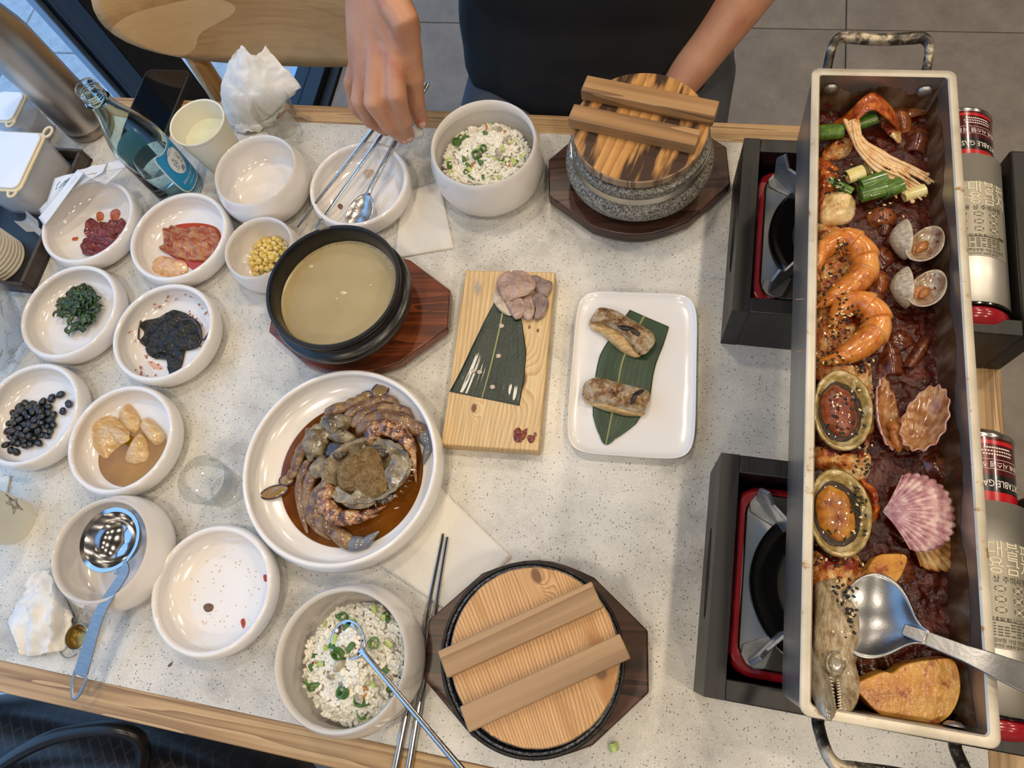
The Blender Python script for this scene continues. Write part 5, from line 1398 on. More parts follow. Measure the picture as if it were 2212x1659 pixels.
# leftovers in the emptied dish and the spoon dish
m_crumb = M('brown_crumb', '#6b5040', .4)
m_yel = M('yellow_grease_speck', '#c7a45c', .3)
r = random.Random(12); cb = MB(); dl = d_dirty.location
for k in range(60):
    a = r.uniform(0, 2*pi); rr = .046*math.sqrt(r.random()); cb.ell((rr*cos(a)+.004, rr*sin(a), .0053), (r.uniform(.0003, .0011), r.uniform(.0003, .0008), .0004), 6, 4)
tag(cb.build('food_specks', m_yel, None, 180, loc=(dl.x, dl.y, T)), 'tiny yellow food specks in the emptied dish', 'crumbs', None, 'stuff')
tag(dome('crumb', m_crumb, [(440, 1308), (450, 1303), (461, 1308), (458, 1319), (447, 1322), (440, 1316)], ZB, .003, 2, .0012, 300, 5, .0005), 'brown meat crumb in the emptied dish', 'crumb')
for i, px in enumerate(([(569, 1242), (578, 1243), (579, 1254), (571, 1256)], [(520, 1340), (527, 1336), (530, 1348), (527, 1360), (522, 1352)], [(462, 1175), (472, 1170), (476, 1178), (468, 1182)])):
    stain('sauce_spot', m_kjuice, px, ZB+.0008+(.006 if i == 0 else .0), ['red sauce drop on the wall of the emptied dish', 'red sauce streak at the front of the emptied dish', 'orange food bit at the back of the emptied dish'][i], 'sauce', .0006, 3)
tag(dome('crumb', m_crumb, [(729, 443), (736, 440), (741, 446), (737, 453), (731, 450)], ZB, .002, 2, .0008, 300, 5, .0005), 'dark crumb left of the wet spoon', 'crumb')
for i, px in enumerate(([(788, 362), (806, 358), (808, 374), (794, 386), (786, 378)],)):
    stain('broth_stain', M('broth_stain', '#c4ad94', .2), px, ZB+.0002, 'pale brown broth stain in the spoon dish', 'stain')
tag(dome('crumb', m_crumb, [(362, 1438), (368, 1432), (373, 1430), (371, 1435), (365, 1441)], .0005, .001, 2, .0002, 300, 4, .0004), 'small brown crumb on the table below the emptied dish', 'crumb')
sc2 = thing('scallion_piece', 'single green scallion bit on the bare table near the stone pot', 'scallion', W(1325, 1614, .004), (pi/2, 0, .4))
MB().lathe([(.0028, -.0035), (.0042, -.0035), (.0042, .0035), (.0028, .0035), (.0028, -.0035)], 18).build('ring', m_scl, sc2)

# ------------------------------------------------------------------ board: leaf, pork, salt, paste
def leaf_obj(name, label, centre, width, z, mat, mrib, nu=46, nv=33, ridge=.00012):
    cl = catmull([W(x, y, z) for x, y in centre], 10); n = len(cl)
    org = cl[n//2].copy(); t = thing(name, label, 'leaf', org)
    wl = lerp_list([w[0] for w in width], n); wr = lerp_list([w[1] for w in width], n)
    mb = MB()
    def f(u, v):
        k = min(n-1, int(round(u*(n-1)))); tt = (cl[min(k+1, n-1)]-cl[max(k-1, 0)]).normalized(); s_ = tt.cross(Vector((0, 0, 1)))
        q = (v-.5)*2; w_ = wl[k] if q < 0 else wr[k]
        return cl[k]+s_*(q*w_)+Vector((0, 0, ridge*sin(q*38)+.0006*nz(u*3, q*2, 1)+.0006*abs(q)))-org
    o = mb.grid(f, n, nv).build('blade', mat, t, 180); solid(o, .0004, 1)
    MB().tube([c-org+Vector((0, 0, .0005)) for c in cl], lerp_list([.0013, .0010, .0007], n), 8, flat=.5, up=(0, 0, 1)).build('midrib', mrib, t)
    return t
m_leafd = PM('wet_bamboo_leaf', [(.3, '#0b1a0e'), (.6, '#14291a'), (.8, '#1e3522')], scale=30, rough=.34, coat=.12, bmp=.25, bscale=160)
m_leafg = PM('bamboo_leaf', [(.3, '#142c16'), (.6, '#1f3f22'), (.8, '#2a4c2b')], scale=26, rough=.4)
m_ribl = M('leaf_midrib', '#8d8f5a', .5)
BZ_ = .0206
leaf_obj('bamboo_leaf', 'dark wet bamboo leaf lying on the pine board', [(1092, 640), (1083, 690), (1070, 750), (1055, 810), (1041, 860)], [(.008, .008), (.024, .018), (.036, .026), (.041, .032), (.043, .038)], BZ_, m_leafd, m_ribl)
m_fatw = M('pork_fat_crumb', '#c4b4a0', .3)
for i, (x, y) in enumerate(((1036, 804), (1064, 836), (1023, 801), (1077, 769), (1083, 704))):
    tag(dome('meat_crumb', m_fatw, [(x-5, y-3), (x+2, y-5), (x+6, y), (x+2, y+4), (x-4, y+4)], BZ_+.001, .0015, 2, .0006, 400, 4, .0005, seed=i), ['pale meat crumb left of the midrib on the dark leaf', 'elongated meat crumb near the tip of the dark leaf', 'tiny meat crumb at the left on the dark leaf', 'tiny meat crumb right of the midrib on the dark leaf', 'tiny meat crumb near the pork on the dark leaf'][i], 'crumb')
m_pork = PM('boiled_pork', [(.3, '#7c6559'), (.5, '#a08577'), (.68, '#b89e90'), (.82, '#cbb8a8')], scale=16, detail=6, nrough=.6, rough=.3, bmp=.35, bscale=140, coat=.15)
m_porkd = PM('boiled_pork_lean', [(.3, '#5f4d45'), (.5, '#84706a'), (.75, '#9a8679')], scale=24, detail=6, rough=.4, bmp=.5, bscale=150)
m_porkf = PM('pork_fat_rim', [(.3, '#b09f88'), (.7, '#cfc2ad')], scale=60, rough=.2, coat=.3)
ZP = lambda l: [(900+x/3.352, 540+y/3.352) for x, y in l]
pk = [('pork_slice', m_porkd, [(820, 200), (860, 180), (920, 210), (980, 235), (975, 290), (940, 335), (880, 310), (840, 260)], .024, .006, 'lean greyish pork slice at the right corner of the pile'),
      ('pork_slice', m_porkd, [(830, 335), (880, 305), (940, 345), (955, 390), (925, 470), (880, 505), (850, 495), (862, 430), (845, 380)], .024, .005, 'lean greyish pork slice nearest the board edge'),
      ('pork_slice', m_porkf, [(555, 320), (600, 308), (650, 365), (690, 470), (625, 455), (570, 400)], .0235, .003, 'translucent fatty pork slice touching the dark leaf'),
      ('pork_slice', m_pork, [(778, 345), (838, 345), (855, 440), (825, 505), (775, 490), (770, 420)], .025, .004, 'narrow pinkish pork slice in the middle of the pile'),
      ('pork_slice', m_pork, [(645, 370), (755, 350), (790, 395), (775, 465), (715, 500), (670, 440)], .026, .005, 'pink pork slice in front of the largest slice'),
      ('pork_slice', m_pork, [(578, 265), (598, 190), (650, 155), (760, 148), (830, 185), (862, 240), (840, 300), (740, 345), (650, 367), (600, 325)], .029, .006, 'largest pink pork slice on top of the pile')]
for i, (n_, mt, l_, z_, h_, lab_) in enumerate(pk):
    tag(dome(n_, mt, ZP(l_), z_, h_*.45, 7, .0024, 95, 12, .003, seed=i*2.3, fold=lambda p_, s_: .0012*nz(p_.x, p_.y, 3, 260)), lab_, 'pork', 'boiled pork slices')
m_salt = PM('coarse_salt', [(.4, '#d9d4cd'), (.6, '#ece8e2')], scale=500, rough=.5, bmp=.6, bscale=700)
sb = MB(); r = random.Random(2); c_ = W(1031, 622, BZ_)
for k in range(420):
    g1, g2 = r.gauss(0, 1), r.gauss(0, 1); x, y = g1*.0026, g2*.0062
    d_ = math.exp(-(g1*g1+g2*g2)/2)
    q = Matrix.Rotation(.33, 3, 'Z') @ Vector((x, y, 0)); s_ = r.uniform(.0002, .00045)
    sb.ell((q.x, q.y, .0022*d_*r.random()), (s_, s_, s_), 5, 3)
tag(sb.build('salt_pile', m_salt, None, 0, loc=(c_.x, c_.y, T+.0203)), 'small streak of coarse white salt on the pine board', 'salt', None, 'stuff')
m_ssam = PM('dark_red_paste', [(.3, '#2a0805'), (.5, '#6a1c08'), (.7, '#a3501c')], scale=160, rough=.25, bmp=.6, bscale=300, coat=.3)
tag(dome('chili_paste', m_ssam, ZP([(705, 1310), (740, 1285), (765, 1310), (800, 1290), (795, 1340), (775, 1375), (740, 1395), (705, 1375)]), BZ_, .0014, 1.6, .0012, 300, 7, .0004), 'dark red paste smear at the near corner of the pine board', 'sauce')
tag(dome('chili_paste', m_ssam, ZP([(800, 1350), (830, 1340), (858, 1362), (845, 1390), (815, 1395)]), BZ_, .0008, 1.6, .0008, 300, 6, .0004, seed=4), 'smaller red paste spot beside the larger smear on the board', 'sauce')
# ------------------------------------------------------------------ grilled fish on its leaf
leaf_obj('bamboo_leaf', 'matt green bamboo leaf on the white rectangular plate', [(1392, 683), (1372, 720), (1345, 780), (1332, 850), (1320, 905), (1312, 945), (1309, 960)], [(.030, .018), (.034, .020), (.036, .026), (.036, .026), (.027, .020), (.008, .008), (.0015, .0015)], .0095, m_leafg, m_ribl)
m_skin = PM('charred_fish_skin', [(.32, '#2c1d12'), (.43, '#82592c'), (.5, '#a88b62'), (.6, '#bdb29f'), (.72, '#a39a8c'), (.82, '#9c6a34')], scale=30, detail=9, nrough=.72, rough=.3, bmp=.9, bscale=90, bdist=.004, coat=.25)
m_flesh = PM('cooked_fish_flesh', [(.3, '#a97f4a'), (.55, '#c9a871'), (.8, '#dcc79d')], scale=50, stretch=(1, 3, 1), rough=.3, bmp=.4, bscale=120)
m_char = M('charred_patch', '#14100d', .4)
def gfish(label, skin_px, flesh_px, char_px, z):
    c = W(*skin_px[0], z)
    t = thing('grilled_fish_piece', label, 'fish', Vector((c.x, c.y, T+z)), group='grilled hairtail pieces')
    org = Vector(t.location)
    dome('flesh', m_flesh, flesh_px, z+.004, .006, 4, .0012, 150, 8, .004, parent=t, origin=org)
    sk = dome('skin', m_skin, skin_px, z+.010, .010, 2.6, .0026, 170, 14, .007, parent=t, origin=org, seed=len(skin_px))
    for cp_ in char_px:
        dome('char_patch', m_char, cp_, z+.0205, .0012, 2, .0006, 200, 5, .0020, parent=sk, origin=org)
gfish('grilled hairtail piece with pale cut side, farther on the leaf', ZP([(1255, 520), (1290, 450), (1335, 415), (1450, 440), (1550, 500), (1680, 575), (1722, 620), (1725, 670), (1660, 750), (1590, 740), (1520, 640), (1430, 575), (1330, 520)]),
      ZP([(1252, 525), (1330, 520), (1430, 570), (1530, 640), (1600, 740), (1620, 770), (1580, 775), (1500, 740), (1420, 680), (1330, 600), (1262, 565)]), [ZP([(1450, 550), (1500, 545), (1560, 560), (1620, 600), (1600, 620), (1540, 585), (1490, 575)])], .0095)
gfish('grilled hairtail piece with a burnt fold, nearer on the leaf', ZP([(1200, 1030), (1220, 960), (1300, 922), (1400, 940), (1520, 975), (1640, 1000), (1690, 1050), (1670, 1120), (1640, 1170), (1540, 1165), (1450, 1140), (1330, 1110), (1210, 1080)]),
      ZP([(1205, 1080), (1330, 1105), (1450, 1135), (1560, 1160), (1640, 1170), (1645, 1195), (1540, 1198), (1450, 1180), (1340, 1150), (1240, 1110)]), [ZP([(1570, 1040), (1630, 1008), (1650, 1020), (1600, 1050), (1575, 1100), (1550, 1120), (1555, 1080)])], .0095)
# ------------------------------------------------------------------ stew in the long pan
ZS = .150
m_stew = PM('red_stew_broth', [(.3, '#200602'), (.5, '#420e04'), (.66, '#571a07'), (.8, '#652b10')], scale=26, detail=6, nrough=.65, rough=.09, spec=.5, bmp=.6, bscale=130, bdist=.003)
m_onst = PM('stewed_onion', [(.3, '#32130a'), (.5, '#5a2814'), (.75, '#7c4522')], scale=40, stretch=(1, 3, 1), rough=.14, coat=.5, bmp=.25, bscale=90)
m_onlt = PM('stewed_onion_light', [(.3, '#5d2a12'), (.55, '#8a4b22'), (.8, '#a5683a')], scale=40, stretch=(1, 3, 1), rough=.16, coat=.5, bmp=.25, bscale=90)
m_fish = PM('stewed_fish', [(.28, '#5a1a0b'), (.40, '#a5521c'), (.49, '#bd8442'), (.58, '#d3b380'), (.76, '#decca2')], scale=26, detail=7, nrough=.68, rough=.2, bmp=.8, bscale=110, bdist=.004, coat=.35, spots=[(22, .53, '#7a220c', .10), (60, .60, '#5a1409', .05)])
m_fishw = PM('pale_fish_flesh', [(.3, '#b98d52'), (.5, '#d8bd8a'), (.8, '#e6d8b4')], scale=34, detail=4, rough=.25, bmp=.3, bscale=100, coat=.2, spots=[(60, .66, '#8a4a20', .08)])
m_fisho = PM('orange_fish_crust', [(.3, '#5d1708'), (.48, '#9c4313'), (.62, '#c06a20'), (.8, '#b98a52')], scale=60, detail=6, rough=.18, bmp=.8, bscale=140, coat=.4)
m_shrimp = PM('cooked_shrimp', [(.3, '#a8571c'), (.46, '#cf8038'), (.6, '#dc9c58'), (.76, '#d6a566')], scale=24, detail=5, rough=.16, bmp=.2, bscale=120, coat=.5, spots=[(60, .66, '#8a3a18', .10)])
m_shleg = M('shrimp_leg', '#b5712e', .25, coat=.4)
m_shead = PM('shrimp_head', [(.3, '#9c4f1e'), (.55, '#c4772e'), (.8, '#b99a4a')], scale=60, rough=.18, bmp=.3, coat=.5)
sr = random.Random(21)
def stewf(u, v):
    x = (u-.5)*2*(PW-.0086); y = (v-.5)*2*(PL-.0086)
    h_ = .0024*nz(x, y, 1, 60)+.0020*nz(x, y, 5, 150)+.0010*nz(x, y, 7, 330)
    k = nz(x, y, 9, 34)
    return Vector((x, y, (ZS-PB)+h_*(1 if k > -.1 else .25)))
st_ = MB().grid(stewf, 100, 460).build('stew_broth', m_stew, None, 180, loc=pan.location, rot=pan.rotation_euler)
tag(st_, 'thick dark red stew broth filling the long pan', 'stew', None, 'stuff')
# onion petals half sunk in the broth
def petal(label, c, a, b, h_, rz, mat, tilt=0, arc=1.0):
    p0 = W(c[0], c[1], ZS+.001)
    def f(u, v):
        q = (u-.5)*2; w = (v-.5)*2
        x = a*q*math.sqrt(max(0, 1-.55*w*w)); y = b*w
        return Vector((x, y, h_*(1-arc*q*q*.9)*(1-.5*w*w)-.003+.0008*nz(q*2, w*2, a*900)))
    o = MB().grid(f, 16, 14).build('stewed_onion_piece', mat, None, 180, loc=p0, rot=(tilt, 0, rz)); solid(o, .0020, 0)
    return tag(o, label, 'onion', 'stewed onion pieces')
petal('light onion petal curling beside the mushrooms at the far end', (1948, 262), .009, .013, .010, .3, m_onlt, .3)
petal('dark purple onion petal by the right wall near the far end', (1985, 300), .011, .016, .009, -.2, m_onst)
petal('long onion petal against the far wall of the pan', (1975, 240), .020, .007, .007, .35, m_onlt)
petal('arched onion ring below the green scallion', (1905, 470), .013, .009, .011, .2, m_onlt)
petal('onion petal inside the arched ring', (1912, 490), .006, .009, .006, .1, m_onst)
petal('onion petal between the upper shrimp and the upper clam', (1905, 555), .012, .010, .007, .8, m_onst)
petal('square onion piece left of the lower clam', (1900, 610), .009, .011, .007, .1, m_onlt)
petal('onion petal under the lower clam', (1885, 640), .012, .010, .006, 1.2, m_onst)
petal('onion petal in the middle of the pan above the scallop', (1925, 770), .009, .017, .007, .2, m_onst)
petal('onion strip beside the right wall above the open scallop', (1985, 760), .005, .018, .008, -.5, m_onst)
petal('small onion petal right of the lower shrimp', (1945, 735), .011, .008, .006, .7, m_onst)
petal('onion lump between the abalone and the open scallop', (1898, 740), .010, .010, .006, .2, m_onst)
petal('onion petal above the closed scallop by the right wall', (2030, 1010), .011, .012, .007, .5, m_onst)
petal('onion piece below the closed scallop', (1945, 1225), .010, .012, .005, .3, m_onst)
petal('dark onion strip above the potato slice', (1915, 1420), .006, .018, .006, .4, m_onst)
petal('dark onion piece beside the fish head', (1868, 1440), .010, .014, .005, .1, m_onst)
# fish pieces along the left wall
FG = 'stewed hairtail pieces'
def fish(label, px, z, h_, mat, seed, amp=.0035, p__=2.4):
    return tag(dome('stewed_fish_piece', mat, px, z, h_, p__, amp, 120, 12, .008, seed=seed), label, 'fish', FG)
fish('orange crusted fish piece under the green scallions', [(1762, 345), (1790, 348), (1822, 380), (1805, 412), (1770, 425), (1764, 490), (1759, 490), (1760, 400)], ZS+.002, .010, m_fisho, 1)
fish('pale boned fish chunk above the upper shrimp', [(1770, 428), (1802, 413), (1836, 418), (1848, 440), (1843, 470), (1815, 484), (1776, 482), (1765, 455)], ZS+.003, .011, m_fishw, 2)
fish('fish piece under the upper shrimp', [(1759, 492), (1800, 486), (1850, 498), (1866, 560), (1852, 640), (1800, 655), (1757, 650)], ZS, .010, m_fish, 3)
fish('fish piece under the lower shrimp', [(1756, 655), (1800, 640), (1850, 648), (1872, 720), (1862, 790), (1800, 792), (1754, 790)], ZS, .011, m_fish, 4)
fish('sesame covered fish piece above the upper abalone', [(1754, 790), (1790, 775), (1850, 775), (1880, 790), (1878, 845), (1840, 850), (1790, 812), (1754, 828)], ZS+.001, .011, m_fish, 5)
fish('narrow fish piece at the right of the upper abalone', [(1860, 825), (1884, 830), (1890, 900), (1878, 960), (1862, 970), (1872, 900)], ZS, .009, m_fish, 6)
fish('fish piece between the two abalones', [(1752, 960), (1790, 985), (1850, 965), (1880, 985), (1874, 1030), (1840, 1040), (1790, 1018), (1750, 1005)], ZS+.001, .012, m_fish, 7)
fish('orange fish flake right of the lower abalone', [(1858, 1035), (1892, 1058), (1899, 1112), (1880, 1128), (1868, 1080)], ZS+.001, .011, m_fisho, 8)
fish('flaky fish piece under the lower abalone', [(1749, 1192), (1790, 1200), (1850, 1198), (1868, 1236), (1852, 1290), (1800, 1300), (1748, 1290)], ZS+.001, .012, m_fish, 9)
fish('red fish strip along the wall above the fish head', [(1747, 1292), (1782, 1300), (1785, 1350), (1772, 1385), (1746, 1395)], ZS, .010, m_fisho, 10)
fish('small white fish flake above the serving spoon', [(1785, 1262), (1812, 1240), (1836, 1255), (1834, 1280), (1800, 1285)], ZS+.011, .005, m_fishw, 11)
fish('speckled fish chunk below the leek at the far end', [(1790, 310), (1820, 290), (1842, 300), (1836, 330), (1810, 345), (1775, 340)], ZS+.002, .009, m_fish, 12)
# curled strip of skin at the far end
def ribbon(name, mat, pts, half, label, cat, th=.0022, up=(0, 1, 0)):
    P = catmull([W(x, y, z) for x, y, z in pts], 7); org = P[len(P)//2].copy()
    def f(u, v):
        k = round(u*(len(P)-1)); q = (v-.5)*2
        w = half*(.75+.25*sin(pi*u))
        return P[k]-org+Vector(up)*(q*w)+Vector((0, 0, .0012*nz(u*6, q*2, 3)))
    o = MB().grid(f, len(P), 7).build(name, mat, None, 180, loc=org); solid(o, th, 0)
    return tag(o, label, cat)
ribbon('stewed_fish_piece', m_fisho, [(1795, 285, .152), (1830, 262, .166), (1862, 232, .178), (1888, 220, .180), (1918, 240, .172), (1940, 268, .158)], .010, 'curled orange fish skin arching at the far end of the pan', 'fish')
ribbon('stewed_fish_piece', m_fish, [(1905, 265, .156), (1930, 285, .158), (1945, 300, .154)], .008, 'small fish strip tucked beneath the curled skin', 'fish')
# scallions
m_leek = PM('green_scallion', [(.3, '#2c4812'), (.55, '#4a6c22'), (.8, '#76923f')], scale=60, stretch=(1, 1, .1), rough=.28, coat=.3, bmp=.1, bscale=90)
m_leekw = PM('pale_scallion', [(.3, '#c9b766'), (.6, '#d9cf96'), (.85, '#e2dfb5')], scale=50, stretch=(1, 1, .15), rough=.25, coat=.3)
m_leeki = M('scallion_inside', '#7d8f4a', .3)
SG = 'cut scallions in the stew'
def scallion(label, a, b, r_, mat, squash=.8, openend=True):
    a, b = W(*a), W(*b); d = (b-a); L_ = d.length
    org = a.lerp(b, .5)
    t = thing('scallion_piece', label, 'scallion', org, (0, 0, 0), SG)
    q = d.to_track_quat('Z', 'Y').to_matrix().to_4x4()
    mb = MB(); pr_ = [(r_*.80, -L_/2), (r_, -L_/2), (r_*1.04, 0), (r_, L_/2), (r_*.80, L_/2), (r_*.78, 0), (r_*.80, -L_/2)]
    mb.lathe(pr_, 28); mb.tf(q @ Matrix.Diagonal((1, squash, 1, 1))); mb.build('sleeve', mat, t, 50)
    mb = MB(); mb.lathe([(r_*.70, -L_/2+.002), (r_*.74, 0), (r_*.70, L_/2-.002)], 24); mb.tf(q @ Matrix.Diagonal((1, squash, 1, 1))); mb.build('inner_layer', m_leeki if mat is m_leek else m_leekw, t, 50)
    return t
scallion('thick green scallion tube against the left wall at the far end', (1752, 288, .163), (1822, 283, .166), .0075, m_leek)
scallion('green scallion tube lying behind the enoki mushrooms', (1842, 272, .162), (1890, 252, .166), .0070, m_leek)
scallion('slim green scallion strip left of the pale scallion', (1785, 385, .160), (1842, 414, .160), .0042, m_leek, .6)
scallion('large folded green scallion tube in front of the mushrooms', (1858, 420, .163), (1912, 405, .165), .0082, m_leek, .7)
scallion('rolled green scallion end right of the folded tube', (1906, 415, .164), (1945, 398, .163), .0075, m_leek)
scallion('upper green scallion leaf lying on the folded tube', (1860, 398, .168), (1915, 380, .168), .0060, m_leek, .45)
scallion('pale yellow scallion stub left of the mushrooms', (1830, 383, .164), (1865, 370, .166), .0066, m_leekw)
scallion('second pale scallion piece touching the mushrooms', (1872, 365, .160), (1905, 352, .162), .0066, m_leekw)
scallion('pale scallion stub by the right wall below the mushrooms', (1952, 424, .158), (1998, 410, .160), .0058, m_leekw)
# enoki mushrooms
m_enoki = PM('enoki_mushroom', [(.3, '#c08a4e'), (.5, '#d8b583'), (.8, '#e3cfae')], scale=60, rough=.3, coat=.2)
ek = thing('enoki_mushrooms', 'bundle of enoki mushrooms trailing across the far end of the pan', 'mushrooms', W(1880, 330, .164))
er = random.Random(5)
for k in range(24):
    q = (k-11.5)/11.5; lay = er.uniform(0, .004)
    s0 = (1838+er.uniform(-12, 12)+q*8, 262+er.uniform(-4, 6)); s1 = (1858+q*9, 310+q*-6); s2 = (1900+q*10, 348-q*18)
    e_ = (1948+er.uniform(-12, 62)+q*14, 400-q*22+er.uniform(-12, 18))
    m1 = ((s2[0]+e_[0])/2+er.uniform(-4, 4), (s2[1]+e_[1])/2-4)
    P = catmull([local(ek, *s0, .172+lay), local(ek, *s1, .170+lay), local(ek, *s2, .165+lay), local(ek, *m1, .163+lay*.6), local(ek, *e_, .159+lay*.5)], 6)
    mb = MB(); mb.tube(P, lerp_list([.0016, .0016, .0014, .0011, .0009], len(P)), 7)
    if k % 3: mb.ell(P[-1], (.0022, .0022, .0017), 10, 6)
    mb.build('mushroom_stem', m_enoki, ek, 180)
# shrimps
def shrimp(label, path, z, r_, head_end, seed):
    P = [W(x, y, z_) for x, y, z_ in path]; cv_ = catmull(P, 14); n = len(cv_); org = cv_[n//2].copy()
    t = thing('cooked_shrimp', label, 'shrimp', org, group='shrimps on the fish')
    Q = [p_-org for p_ in cv_]
    nb = int(n*.68)
    # abdomen segments overlap like plates
    rr_ = []
    for i in range(nb):
        u = i/(nb-1); ph_ = (u*6) % 1.0
        rr_.append(r_*(.34+.70*min(1, u*1.5)**.7)*(1.0+.20*(ph_-.5)))
    MB().rtube(Q[:nb], rr_, 16, flat=1.12, up=(0, 0, 1)).build('abdomen', m_shrimp, t, 60)
    hr = [r_*(1.0+.10*sin(pi*(k/(n-nb)))-.72*(k/(n-nb))**1.6) for k in range(n-nb+2)]
    hd = MB().rtube(Q[nb-2:], hr, 16, flat=1.05, up=(0, 0, 1)).build('head', m_shead, t, 60)
    c_ = sum(Q[:nb], Vector())/nb; r2 = random.Random(seed)
    for k in range(9):
        i = int(nb*(.35+.065*k)); a = Q[min(i, n-1)]; b = a.lerp(c_, r2.uniform(.75, 1.15))+Vector((r2.uniform(-.004, .004), r2.uniform(-.004, .004), .002))
        MB().tube([a+Vector((0, 0, .002)), a.lerp(b, .5)+Vector((0, 0, .005)), b], [.0012, .0009, .0004], 6).build('leg', m_shleg, t)
    tip = Q[-1]; dr = (Q[-1]-Q[-7]).normalized()
    MB().tube([Q[-9]+Vector((0, 0, r_*.8)), tip+Vector((0, 0, r_*.5)), tip+dr*.012+Vector((0, 0, .003))], [.0022, .0014, .0003], 6).build('rostrum', m_shead, t)
    for k in range(5):
        e = tip+dr*r2.uniform(.006, .018)+Vector((r2.uniform(-.016, .006), r2.uniform(-.004, .02), r2.uniform(-.002, .006)))
        MB().tube(catmull([tip, tip.lerp(e, .5)+Vector((0, 0, .006)), e], 5), .0005, 5).build('antenna', m_shleg, t)
    # tail fan
    d0 = (Q[0]-Q[5]).normalized()
    for s_ in (-1, 0, 1):
        M3 = Matrix.Rotation(math.atan2(d0.y, d0.x)+s_*.5, 3, 'Z')
        MB().ell(Q[0]+M3 @ Vector((.005, 0, -.001)), (.0065, .0026, .0009), 12, 6, M3).build('tail_fan', m_shleg, t, 180)
    MB().ell(tip-dr*.006+Vector((-.004, .002, r_*.8)), (.0014, .0014, .0014), 8, 6).build('eye', m_sesb, t)
    return t
shrimp('upper orange shrimp curled on the fish beside the clams', [(1760, 585, .160), (1768, 555, .164), (1790, 530, .166), (1826, 518, .168), (1860, 542, .168), (1868, 580, .167), (1845, 612, .167), (1808, 636, .166), (1772, 660, .164)], .165, .0112, 1, 3)
shrimp('lower orange shrimp curled on the fish above the abalone', [(1802, 706, .162), (1806, 684, .164), (1826, 662, .166), (1856, 655, .168), (1888, 676, .168), (1892, 712, .167), (1862, 745, .167), (1822, 768, .166), (1778, 782, .164)], .165, .0112, 1, 8)
# clams, scallops
def valve(R3, org, a, b, d, mat_out, mat_in, parent, name, ribs=0, conc=0, rim=.0):
    """half shell: hinge at -x, opening towards +z of its own frame"""
    def f(u, v):
        th = 2*pi*u
        e = 1+(.05*cos(th*ribs) if ribs and v > .55 else 0)*(v-.55)/.45
        x = a*v*cos(th)*e; y = b*v*sin(th)*e*(1-.14*cos(th))
        z = -d*(1-v**2)
        if conc: z -= .00035*sin(v*conc)
        if ribs: 
            ang = math.atan2(y, x+a*1.0); z -= .0007*sin(ang*ribs*2.2)*v
        return org+R3 @ Vector((x, y, z))
    o = MB().grid(f, 64, 16, True).build(name, [mat_out, mat_in], parent, 180)
    mod(o, 'SOLIDIFY', thickness=.0012, offset=-1, material_offset=1, material_offset_rim=0)
    return o
m_clamo = PM('clam_shell_outside', [(.3, '#8f8272'), (.5, '#b3a893'), (.75, '#cdc4b2')], scale=30, stretch=(1, 6, 6), rough=.3, bmp=.3, bscale=60, spots=[(50, .66, '#7a4a28', .08)])
m_clami = PM('clam_shell_inside', [(.3, '#6a4228'), (.5, '#9c8468'), (.75, '#c4bcae')], scale=40, rough=.2, coat=.4, spots=[(70, .62, '#5a2410', .06)])
m_clamm = PM('clam_meat', [(.3, '#7a3f1a'), (.55, '#a8682e'), (.8, '#b9824a')], scale=70, rough=.2, coat=.4, bmp=.4)
def RX(ax, ay, az): return Matrix.Rotation(az, 3, 'Z') @ Matrix.Rotation(ay, 3, 'Y') @ Matrix.Rotation(ax, 3, 'X')
def frame(nrm, xdir):
    z_ = Vector(nrm).normalized(); x_ = Vector(xdir); x_ = (x_-x_.dot(z_)*z_).normalized(); y_ = z_.cross(x_)
    return Matrix((x_, y_, z_)).transposed()
def clam(label, hinge, lc, rc, seed):
    t = thing('opened_clam', label, 'clam', W(*hinge), group='opened clams')
    o = Vector(t.location)
    # left valve: opening faces right; seen edge-on from above, its outside to the left
    valve(frame((.97, .05, -.02), (.10, 1, -.05)), W(*lc)-o, .0195, .0145, .0125, m_clamo, m_clami, t, 'left_valve', conc=60)
    valve(frame((-.42, .10, .90), (.42, .90, .1)), W(*rc)-o, .0190, .0140, .0100, m_clamo, m_clami, t, 'right_valve', conc=60)
    mid = (W(*lc)+W(*rc))/2-o
    MB().ell(mid+Vector((.003, -.003, -.007)), (.0075, .0125, .006), 18, 12, Matrix.Rotation(-.5, 3, 'Z'), .3, 160, seed).build('meat', m_clamm, t, 180)
    MB().ell(mid+Vector((.006, -.004, -.0015)), (.0035, .0080, .0030), 14, 10, Matrix.Rotation(-.7, 3, 'Z'), .3, 260, seed+2).build('meat', m_clamm, t, 180)
    return t
clam('upper opened clam beside the right wall', (1962, 566, ZS), (1956, 516, ZS+.012), (2000, 526, ZS+.024), 1)
clam('lower opened clam beside the right wall', (1972, 668, ZS), (1958, 620, ZS+.012), (2004, 622, ZS+.024), 4)
m_scal = PM('scallop_shell_pink', [(.3, '#85525a'), (.48, '#b08084'), (.62, '#cbaaa4'), (.8, '#d8c4b8')], scale=60, detail=5, rough=.3, bmp=.3, bscale=150, spots=[(60, .66, '#a0572e', .06)])
m_scaly = PM('scallop_shell_tan', [(.3, '#7a4a1c'), (.5, '#a87a3e'), (.7, '#bfa77c'), (.85, '#cbbfa4')], scale=40, detail=5, rough=.3, bmp=.3, bscale=150)
m_scali = PM('scallop_inside', [(.3, '#6a3a1c'), (.5, '#97653a'), (.72, '#b39470'), (.85, '#a9867c')], scale=50, detail=5, rough=.2, coat=.3, bmp=.2)
